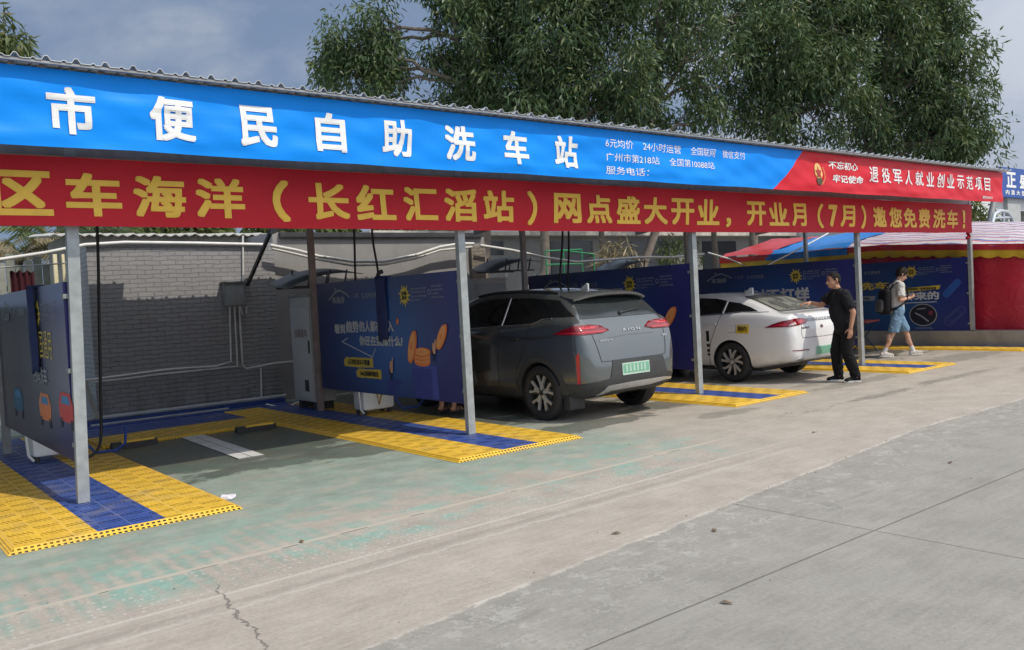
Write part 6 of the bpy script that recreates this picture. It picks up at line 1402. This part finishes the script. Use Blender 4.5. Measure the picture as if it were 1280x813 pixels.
def head(F, c, yaw, pitch, s=1.0):
    M_ = Matrix.Rotation(yaw, 3, 'Z') @ Matrix.Rotation(pitch, 3, 'X'); c = Vector(c); X = lambda *p: c+M_ @ (Vector(p)*s)
    F.ell(X(0, -0.010, 0.035), (0.078*s, 0.098*s, 0.088*s), M_); F.ell(X(0, 0.018, -0.030), (0.066*s, 0.076*s, 0.085*s), M_)
    F.ell(X(0, 0.040, -0.082), (0.044*s, 0.045*s, 0.034*s), M_); F.ell(X(0, -0.02, 0.0), (0.074*s, 0.085*s, 0.075*s), M_)
    F.cap(X(0, 0.090, 0.006), X(0, 0.112, -0.032), 0.009*s, 0.013*s, 10); F.cap(X(-0.012, 0.098, -0.036), X(0.012, 0.098, -0.036), 0.010*s, 0.010*s, 8)
    F.cap(X(-0.018, 0.082, -0.066), X(0.018, 0.082, -0.066), 0.010*s, 0.010*s, 8)
    F.cap(X(-0.040, 0.076, 0.024), X(-0.012, 0.088, 0.020), 0.010*s, 0.010*s, 8); F.cap(X(0.040, 0.076, 0.024), X(0.012, 0.088, 0.020), 0.010*s, 0.010*s, 8)
    for sd in (-1, 1):
        for a, b_ in (((0.080, -0.012, 0.018), (0.084, -0.020, -0.006)), ((0.084, -0.020, -0.006), (0.078, -0.006, -0.030))): F.cap(X(sd*a[0], a[1], a[2]), X(sd*b_[0], b_[1], b_[2]), 0.013*s, 0.010*s, 8)
    return X, M_
def face(t, X, s, hair_m, glasses=False):
    for sd in (-1, 1):
        b = MB(); b.ball(X(sd*0.030, 0.0865, 0.006), 0.0105*s, 10, 8); b.build('eye', mat('eye_dark', (0.02, 0.015, 0.012), 0.2, 0, 0), t, 60)
        b = MB(); b.tube([X(sd*0.014, 0.0965, 0.030), X(sd*0.030, 0.0935, 0.034), X(sd*0.046, 0.081, 0.028)], 0.0042*s, 6); b.build('eyebrow', hair_m, t, 60)
    b = MB(); b.tube([X(-0.020, 0.089, -0.066), X(0, 0.0945, -0.067), X(0.020, 0.089, -0.066)], 0.0034*s, 6); b.build('mouth', mat('lip_shade', (0.22, 0.08, 0.06), 0.5), t, 60)
    if glasses:
        b = MB()
        for sd in (-1, 1): b.tube([X(sd*0.031+0.021*math.cos(a), 0.108, 0.004+0.017*math.sin(a)) for a in np.linspace(0, 2*PI, 15)], 0.0022*s, 5); b.tube([X(sd*0.052, 0.106, 0.008), X(sd*0.080, 0.03, 0.012), X(sd*0.085, -0.02, 0.008)], 0.0022*s, 5)
        b.tube([X(-0.010, 0.110, 0.006), X(0.010, 0.110, 0.006)], 0.0022*s, 5); b.build('glasses', mat('thin_glasses_frame', (0.05, 0.05, 0.05), 0.3), t, 60)
def hair(t, X, M_, s, m, thick=0.008, fringe=0.058, low=-0.02, bob=0.0, seed=1):
    F = Fig(); F.ell(X(0, -0.012, 0.040), ((0.078+thick)*s, (0.098+thick)*s, (0.088+thick+bob)*s), M_); F.ell(X(0, -0.035, 0.0), ((0.074+thick)*s, (0.072+thick)*s, 0.075*s), M_)
    if bob:
        r = random.Random(seed)
        for k in range(26):
            a = r.uniform(-PI, PI); e = r.uniform(0.2, 1.4); F.ell(X(0.078*math.cos(a)*math.cos(e), -0.01+0.095*math.sin(a)*math.cos(e), 0.05+0.09*math.sin(e)), 0.022*s)
    n1 = M_ @ Vector((0, 0.83, -0.55)); n2 = M_ @ Vector((0, 0.3, -1)); return F.fuse('hair', m, t, 0.007, 3, [(X(0, fringe, 0.05), n1), (X(0, 0, low-0.035), n2)])
def shoe(t, ank, toe_dir, m_up, m_sole, L_=0.27, sock=None, heel_lift=0.0):
    a = Vector(ank); d = Vector(toe_dir); d.z = 0; d.normalize(); up = Vector((0, 0, 1)); sd = d.cross(up)
    tip = -heel_lift; q = Matrix.Rotation(tip, 3, sd); D = q @ d; U = q @ up
    base = Vector((a.x, a.y, a.z-0.075)); P = lambda f, h: base+D*f+U*h
    F = Fig(); F.ell(P(-0.035, 0.045), (0.040, 0.040, 0.048)); F.cap(P(-0.04, 0.035), P(0.14, 0.028), 0.040, 0.040, 12); F.ell(P(0.15, 0.028), (0.045, 0.045, 0.032)); F.cap(P(0.0, 0.07), P(0.10, 0.040), 0.040, 0.036, 12)
    o = F.fuse('shoe', m_up, t, 0.008, 4, [(tuple(P(0, 0.008)), tuple(-U))])
    b = MB(); n = 20; out_ = []
    for k in range(n):
        th = 2*PI*k/n; f = 0.055+0.142*math.cos(th); w = (0.050 if f > 0.08 else 0.042)*math.sin(th); out_.append((f, w))
    b.prism(out_, lambda u, v, w: P(u, -0.006+w)+sd*v, 0.026); b.build('sole', m_sole, o)
    return o
def fin(t, vox=None): pass
sk1 = skin_mat('tan_skin', (0.46, 0.24, 0.15)); sk2 = skin_mat('light_skin', (0.54, 0.31, 0.21)); hair_blk = fabric('short_black_hair', (0.016, 0.014, 0.013), 0.7, 0.3); hair_br = fabric('brown_black_hair', (0.028, 0.020, 0.016), 0.65, 0.3)
blk_shirt = fabric('black_tshirt', (0.018, 0.018, 0.021)); blk_trs = fabric('black_trousers', (0.014, 0.014, 0.015)); blk_shoe = fabric('black_sneaker', (0.014, 0.014, 0.016), 0.7); sole_w = mat('white_sole', (0.62, 0.61, 0.58), 0.6)
# ---- man in black reaching over the car's rear window (his forward axis is +Y here)
p0 = gnd(1056, 477.5)
t = thing('person', 'man in black t-shirt and black trousers reaching towards the white car', 'person', (p0.x, p0.y, 0), math.radians(52))
F = Fig(); H = 1.71
hipL, hipR = (-0.095, -0.06, 0.90), (0.095, -0.04, 0.90); knL, knR = (-0.11, -0.01, 0.49), (0.12, 0.07, 0.49); anL, anR = (-0.12, -0.13, 0.085), (0.13, 0.04, 0.085)
shL, shR = (-0.185, 0.02, 1.385), (0.185, 0.06, 1.385); elL, wrL = (-0.265, -0.07, 1.10), (-0.27, -0.02, 0.86); elR, wrR = (0.245, 0.24, 1.22), (0.13, 0.455, 1.275)
F.cap((0, -0.05, 0.93), (0, 0.0, 1.15), 0.150, 0.150).cap((0, 0.0, 1.15), (0, 0.03, 1.33), 0.150, 0.135).cap((-0.13, 0.03, 1.37), (0.13, 0.05, 1.37), 0.075, 0.075).cap((0, 0.03, 1.40), (0, 0.075, 1.50), 0.062, 0.058)
F.chain([hipL, knL, anL], [0.088, 0.060, 0.042]).chain([hipR, knR, anR], [0.088, 0.060, 0.042])
F.chain([shL, elL, wrL], [0.056, 0.043, 0.029]).chain([shR, elR, wrR], [0.056, 0.043, 0.029])
for a in (anL, anR): F.cap((a[0], a[1]-0.02, 0.055), (a[0], a[1]+0.06, 0.045), 0.028, 0.026)
hand(F, wrL, (0.0, 0.10, -1), (1, 0.1, 0), (0, 1, 0), 0.55); hand(F, wrR, (-0.1, 1, -0.08), (0, 0, -1), (-1, 0, 0), 0.35)
X, M_ = head(F, (0, 0.115, 1.605), 0.12, -0.05, 1.05); F.fuse('body', sk1, t, 0.0065, 4); hair(t, X, M_, 1.05, hair_blk, 0.003, 0.052, 0.012); face(t, X, 1.05, hair_blk)
F = Fig(); F.cap((0, -0.05, 0.86), (0, 0.0, 1.12), 0.172, 0.172).cap((0, 0.02, 1.05), (0, 0.045, 1.14), 0.165, 0.16).cap((0, 0.0, 1.12), (0, 0.03, 1.32), 0.172, 0.150).cap((-0.135, 0.03, 1.365), (0.135, 0.05, 1.365), 0.096, 0.096).cap((0, 0.03, 1.38), (0, 0.055, 1.44), 0.085, 0.075)
mid = lambda a, b_, k: tuple(a[i]+(b_[i]-a[i])*k for i in range(3))
F.cap(shL, mid(shL, elL, 0.80), 0.080, 0.082, flat=True).ell(shL, 0.082).cap(shR, mid(shR, elR, 0.72), 0.080, 0.082, flat=True).ell(shR, 0.082)
F.fuse('tshirt', blk_shirt, t, 0.009, 5, [((0, 0, 0.80), (0, 0, -1)), ((0, 0.06, 1.485), (0, 0.25, 1))])
F = Fig(); F.cap((0, -0.05, 0.95), (0, -0.05, 0.86), 0.160, 0.165); F.chain([hipL, knL, (anL[0], anL[1], 0.10)], [0.112, 0.092, 0.072], flat=False).chain([hipR, knR, (anR[0], anR[1], 0.10)], [0.112, 0.092, 0.072])
F.fuse('trousers', blk_trs, t, 0.009, 4, [((0, 0, 1.02), (0, 0, 1)), ((0, 0, 0.085), (0, 0, -1))])
shoe(t, anL, (-0.10, 1, 0), blk_shoe, sole_w); shoe(t, anR, (0.12, 1, 0), blk_shoe, sole_w)
# ---- young man walking with a backpack, looking at his phone
p0 = gnd(1123, 446.5)
t = thing('person', 'young man in white t-shirt and blue shorts walking with a backpack, looking at a phone', 'person', (p0.x, p0.y, 0), math.radians(-128.6)); W2 = t
F = Fig()
hipL, hipR = (-0.09, 0.0, 0.93), (0.09, 0.0, 0.93); knL, knR = (-0.10, 0.20, 0.52), (0.10, -0.13, 0.51); anL, anR = (-0.10, 0.345, 0.095), (0.10, -0.33, 0.105)
shL, shR = (-0.175, 0.02, 1.42), (0.175, 0.02, 1.42); elL, elR = (-0.235, -0.03, 1.14), (0.235, -0.02, 1.14); wrL, wrR = (-0.10, 0.245, 1.16), (0.085, 0.235, 1.17)
F.cap((0, 0, 0.97), (0, 0.0, 1.18), 0.125, 0.120).cap((0, 0.0, 1.18), (0, 0.01, 1.37), 0.125, 0.115).cap((-0.125, 0.02, 1.41), (0.125, 0.02, 1.41), 0.066, 0.066).cap((0, 0.02, 1.43), (0, 0.075, 1.55), 0.054, 0.051)
F.chain([hipL, knL, anL], [0.080, 0.053, 0.036]).chain([hipR, knR, anR], [0.080, 0.053, 0.036]); F.ell((-0.10, 0.25, 0.36), (0.052, 0.05, 0.12)); F.ell((0.10, -0.22, 0.36), (0.052, 0.05, 0.12))
F.chain([shL, elL, wrL], [0.048, 0.038, 0.026]).chain([shR, elR, wrR], [0.048, 0.038, 0.026])
for a, s_ in ((anL, 1), (anR, 1)): F.cap((a[0], a[1]-0.01, 0.06), (a[0], a[1]+0.05, 0.055), 0.026, 0.024)
hand(F, wrL, (0.55, 0.75, 0.12), (0.35, -0.2, 1), (0, 1, 0.4), 0.9); hand(F, wrR, (-0.50, 0.80, 0.12), (-0.4, -0.2, 1), (0, 1, 0.4), 0.7)
X, M_ = head(F, (0, 0.125, 1.635), 0.0, -0.42, 1.02); F.fuse('body', sk2, t, 0.0065, 4); hair(t, X, M_, 1.02, hair_br, 0.014, 0.070, 0.0, 0.012, 3); face(t, X, 1.02, hair_br, True)
F = Fig(); F.cap((0, 0.0, 0.93), (0, 0.0, 1.15), 0.150, 0.148).cap((0, 0.0, 1.15), (0, 0.01, 1.36), 0.148, 0.132).cap((-0.13, 0.02, 1.40), (0.13, 0.02, 1.40), 0.088, 0.088).cap((0, 0.02, 1.42), (0, 0.045, 1.49), 0.076, 0.068)
F.cap(shL, mid(shL, elL, 0.74), 0.074, 0.080, flat=True).ell(shL, 0.076).cap(shR, mid(shR, elR, 0.74), 0.074, 0.080, flat=True).ell(shR, 0.076)
F.fuse('tshirt', fabric('white_tshirt', (0.60, 0.60, 0.58), 0.85, 0.08), t, 0.009, 5, [((0, 0, 0.885), (0, 0, -1)), ((0, 0.05, 1.525), (0, 0.3, 1))])
F = Fig(); F.cap((0, 0, 0.98), (0, 0, 0.92), 0.140, 0.145).cap(hipL, mid(hipL, knL, 0.93), 0.112, 0.100).cap(hipR, mid(hipR, knR, 0.93), 0.112, 0.100)
F.fuse('shorts', fabric('light_blue_denim', (0.17, 0.28, 0.40), 0.85, 0.15), t, 0.009, 4, [((0, 0, 0.505), (0, 0, -1))])
for a in (anL, anR):
    b = MB(); k_ = knL if a is anL else knR; q = Vector(a)+(Vector(k_)-Vector(a)).normalized()*0.11; b.tube([Vector(a)-Vector((0, 0, 0.02)), (Vector(a)+q)/2, q], [0.047, 0.043, 0.045], 14); b.build('sock', fabric('white_sock', (0.66, 0.65, 0.66)), t, 60)
bg_ = fabric('beige_sneaker', (0.50, 0.47, 0.42), 0.7); shoe(t, anL, (-0.04, 1, 0), bg_, sole_w, heel_lift=-0.12); shoe(t, anR, (0.05, 1, 0), bg_, sole_w, heel_lift=0.02)
def place(t, loc): return t.matrix_basis @ Vector(loc)
pk = thing('backpack', 'black backpack with a grey front pocket on the walking young man', 'backpack', place(W2, (0, -0.24, 1.12)), math.radians(-128.6)); bkm = fabric('black_nylon', (0.014, 0.014, 0.016), 0.65)
F = Fig(); F.cap((-0.09, 0, -0.16), (-0.09, 0.02, 0.17), 0.10, 0.085).cap((0.09, 0, -0.16), (0.09, 0.02, 0.17), 0.10, 0.085).cap((0, -0.03, -0.14), (0, 0, 0.15), 0.12, 0.10); F.fuse('pack_body', bkm, pk, 0.010, 4)
F = Fig(); F.cap((-0.06, -0.075, -0.13), (-0.06, -0.065, -0.02), 0.085, 0.075).cap((0.06, -0.075, -0.13), (0.06, -0.065, -0.02), 0.085, 0.075).cap((0, -0.085, -0.13), (0, -0.07, 0.0), 0.085, 0.075); F.fuse('front_pocket', fabric('grey_nylon', (0.10, 0.10, 0.11), 0.6), pk, 0.010, 4)
for sd in (-1, 1):
    b = MB(); P = [(sd*0.11, 0.06, 0.20), (sd*0.13, 0.14, 0.345), (sd*0.135, 0.25, 0.375), (sd*0.14, 0.385, 0.27), (sd*0.145, 0.415, 0.12), (sd*0.165, 0.36, -0.02), (sd*0.16, 0.16, -0.14), (sd*0.13, 0.04, -0.17)]
    for a, c in zip(P, P[1:]): b.bar(a, c, 0.05, 0.014, up=(0, 0.6, 1) if a[2] > 0.3 else (0, 1, 0.1))
    b.build('shoulder_strap', bkm, pk)
b = MB(); b.tube([(-0.03, 0.04, 0.26), (-0.02, 0.05, 0.30), (0.02, 0.05, 0.30), (0.03, 0.04, 0.26)], 0.009, 6); b.build('grab_loop', bkm, pk, 60)
ph = thing('mobile_phone', 'small dark phone held by the walking young man', 'phone', place(W2, (-0.005, 0.345, 1.20)), math.radians(-128.6))
b = MB(); b.box(-0.036, 0.036, -0.075, 0.075, -0.005, 0.005, M=Matrix.Rotation(0.7, 4, 'X'), bev=0.003); b.build('phone_case', mat('phone_case_red', (0.16, 0.03, 0.03), 0.4), ph, 40)
b = MB(); b.box(-0.033, 0.033, -0.07, 0.07, 0.0052, 0.0065, M=Matrix.Rotation(0.7, 4, 'X')); b.build('phone_screen', mat('phone_glass', (0.01, 0.01, 0.012), 0.1), ph)
# ---- person standing behind the coin panel: only the sandalled feet show under it
p0 = gnd(562, 519)
t = thing('person', 'person in sandals standing behind the coin panel, only the bare feet showing below it', 'person', (p0.x, p0.y+0.05, 0.04), math.radians(-80))
F = Fig(); hipL, hipR = (-0.09, 0, 0.90), (0.09, 0, 0.90); knL, knR = (-0.10, 0.03, 0.49), (0.10, 0.04, 0.49); anL, anR = (-0.11, 0.0, 0.085), (0.11, 0.03, 0.085)
shL, shR = (-0.175, 0.0, 1.36), (0.175, 0.0, 1.36)
F.cap((0, 0, 0.93), (0, 0, 1.33), 0.13, 0.12).cap((-0.12, 0, 1.36), (0.12, 0, 1.36), 0.066, 0.066).cap((0, 0, 1.38), (0, 0.03, 1.48), 0.056, 0.053).chain([hipL, knL, anL], [0.082, 0.055, 0.036]).chain([hipR, knR, anR], [0.082, 0.055, 0.036])
F.chain([shL, (-0.23, 0.0, 1.08), (-0.20, 0.16, 0.90)], [0.05, 0.04, 0.027]).chain([shR, (0.23, 0.05, 1.10), (0.16, 0.28, 1.10)], [0.05, 0.04, 0.027]); hand(F, (-0.20, 0.16, 0.90), (0.1, 0.5, -0.9), (1, 0, 0), (0, 1, 0.3), 0.5); hand(F, (0.16, 0.28, 1.10), (-0.2, 1, 0), (-1, 0, 0), (0, 0, 1), 0.8)
for a in (anL, anR):
    F.cap((a[0], a[1]-0.035, 0.05), (a[0], a[1]+0.12, 0.042), 0.034, 0.032).cap((a[0]-0.02, a[1]+0.10, 0.035), (a[0]-0.02, a[1]+0.165, 0.030), 0.018, 0.015)
    for k in range(4): F.cap((a[0]+0.004+0.013*k, a[1]+0.11, 0.035), (a[0]+0.006+0.014*k, a[1]+0.16-0.012*k, 0.029), 0.013, 0.010)
X, M_ = head(F, (0, 0.07, 1.58), 0.0, -0.1, 1.0); F.fuse('body', sk1, t, 0.0065, 3); hair(t, X, M_, 1.0, hair_blk, 0.008, 0.06, -0.01); face(t, X, 1.0, hair_blk)
F = Fig(); F.cap((0, 0, 0.90), (0, 0, 1.33), 0.152, 0.138).cap((-0.125, 0, 1.355), (0.125, 0, 1.355), 0.088, 0.088).cap(shL, (-0.215, 0, 1.15), 0.074, 0.078, flat=True).cap(shR, (0.215, 0.03, 1.16), 0.074, 0.078, flat=True); F.fuse('tshirt', fabric('grey_tshirt', (0.22, 0.22, 0.23)), t, 0.01, 4, [((0, 0, 0.86), (0, 0, -1)), ((0, 0, 1.46), (0, 0, 1))])
F = Fig(); F.cap((0, 0, 0.95), (0, 0, 0.89), 0.142, 0.146).cap(hipL, mid(hipL, knL, 0.9), 0.112, 0.10).cap(hipR, mid(hipR, knR, 0.9), 0.112, 0.10); F.fuse('shorts', fabric('dark_shorts', (0.03, 0.03, 0.035)), t, 0.01, 4, [((0, 0, 0.50), (0, 0, -1))])
for a in (anL, anR):
    o_ = [(0.052*math.cos(k*PI/10)*(1.0 if math.sin(k*PI/10) > 0 else 0.8), 0.055+0.145*math.sin(k*PI/10)) for k in range(20)]
    b = MB(); b.prism(o_, lambda u, v, w: (a[0]+u, a[1]+v-0.005, 0.0+w), 0.018); sd_ = b.build('sandal', mat('sandal_dark', (0.03, 0.028, 0.03), 0.6), t)
    b = MB(); b.tube([(a[0]-0.052, a[1]+0.08, 0.012), (a[0]-0.035, a[1]+0.085, 0.068), (a[0]+0.03, a[1]+0.085, 0.068), (a[0]+0.05, a[1]+0.08, 0.012)], 0.012, 6); b.tube([(a[0]-0.045, a[1]-0.0, 0.012), (a[0]-0.04, a[1]+0.03, 0.075), (a[0]+0.04, a[1]+0.03, 0.075), (a[0]+0.045, a[1], 0.012)], 0.010, 6); b.build('sandal_strap', mat('sandal_dark', ()), sd_, 60)
# ================================================================== SMALL THINGS
p = gnd(1098, 440)
t = thing('folding_table', 'small red topped folding table with thin blue legs behind the walking man', 'table', (p.x-0.3, p.y+0.25, 0), 0.2)
b = MB(); b.box(-0.45, 0.45, -0.30, 0.30, 0.66, 0.69, bev=0.008); b.build('table_top', mat('red_table_top', (0.30, 0.05, 0.05), 0.5), t, 40)
lm = mat('blue_steel_leg', (0.02, 0.05, 0.10), 0.4, 0.4)
for sx in (-0.36, 0.36):
    for sy, ey in ((-0.27, 0.27), (0.27, -0.27)): b = MB(); b.tube([(sx, sy, 0.0), (sx*0.98, ey, 0.66)], 0.012, 8); b.build('leg', lm, t, 60)
b = MB(); b.tube([(-0.36, 0, 0.33), (0.36, 0, 0.33)], 0.009, 8); b.build('cross_bar', lm, t, 60)
# cloth rag in the hand of the man in black / on the car window
p = atx(1010, 366, 12.9)
# litter
p = gnd(284, 625)
t = MB(); r = random.Random(3); bm = bmesh.new(); bmesh.ops.create_icosphere(bm, subdivisions=2, radius=1)
for v in bm.verts: v.co = Vector((v.co.x*0.07, v.co.y*0.045, v.co.z*0.025+0.02))*(0.75+0.5*r.random())
t.bm(bm); o = tag(t.build('crumpled_tissue', mat('litter_white', (0.62, 0.60, 0.66), 0.7), None), 'crumpled white tissue on the ground beside the nearest mat corner', 'litter'); o.location = (p.x, p.y, 0)
b = MB(); r = random.Random(9)
for i in range(90):
    x, y = r.uniform(0.6, 13), r.uniform(2.2, 6.6)
    if r.random() < 0.35: y = 3.45+0.112*min(x, 9)+r.gauss(0, 0.08)
    s = r.uniform(0.002, 0.006); a = r.uniform(0, 6.3)
    b.ball((x, y, s*0.3), (s*r.uniform(.8, 1.8), s, s*0.5), 6, 4, M=Matrix.Rotation(a, 3, 'Z'))
b.build('grit', mat('dark_grit', (0.10, 0.09, 0.075), 0.9, 0, 0.3), None, None, kind='stuff')
tag(bpy.data.objects['grit'], 'small dark grit and pebbles scattered on the concrete yard', 'grit', None, 'stuff')
lf = mat('fallen_leaf', (0.13, 0.085, 0.035), 0.7, 0, 0.3)
for i, (u, v, lb) in enumerate(((1018, 541, 'dry brown leaf lying on the beige concrete far right of the grey car'), (377, 678, 'dry brown leaf lying on the worn green strip'), (770, 668, 'dry brown leaf lying at the lane edge in the middle'), (893, 664, 'dry brown leaf lying on the grey lane near the crossing cracks'), (908, 755, 'dry brown leaf lying on the grey lane near the lower edge'), (1188, 579, 'dry brown leaf lying on the grey lane at the right'))):
    p = gnd(u, v); b = MB(); a = i*1.3; R_ = Matrix.Rotation(a, 3, 'Z')
    pts = [(-0.04, 0, 0.004), (-0.01, 0.018, 0.012), (0.030, 0.004, 0.006), (0.036, 0, 0.012), (0.03, -0.008, 0.006), (-0.01, -0.016, 0.014)]
    b.add([R_ @ Vector(q) for q in pts], [(0, 1, 5), (1, 2, 4, 5), (2, 3, 4)]); o = tag(b.build('dry_leaf', lf, None, fix=False), lb, 'leaf', 'dry leaves on the yard'); o.location = (p.x, p.y, 0.001)
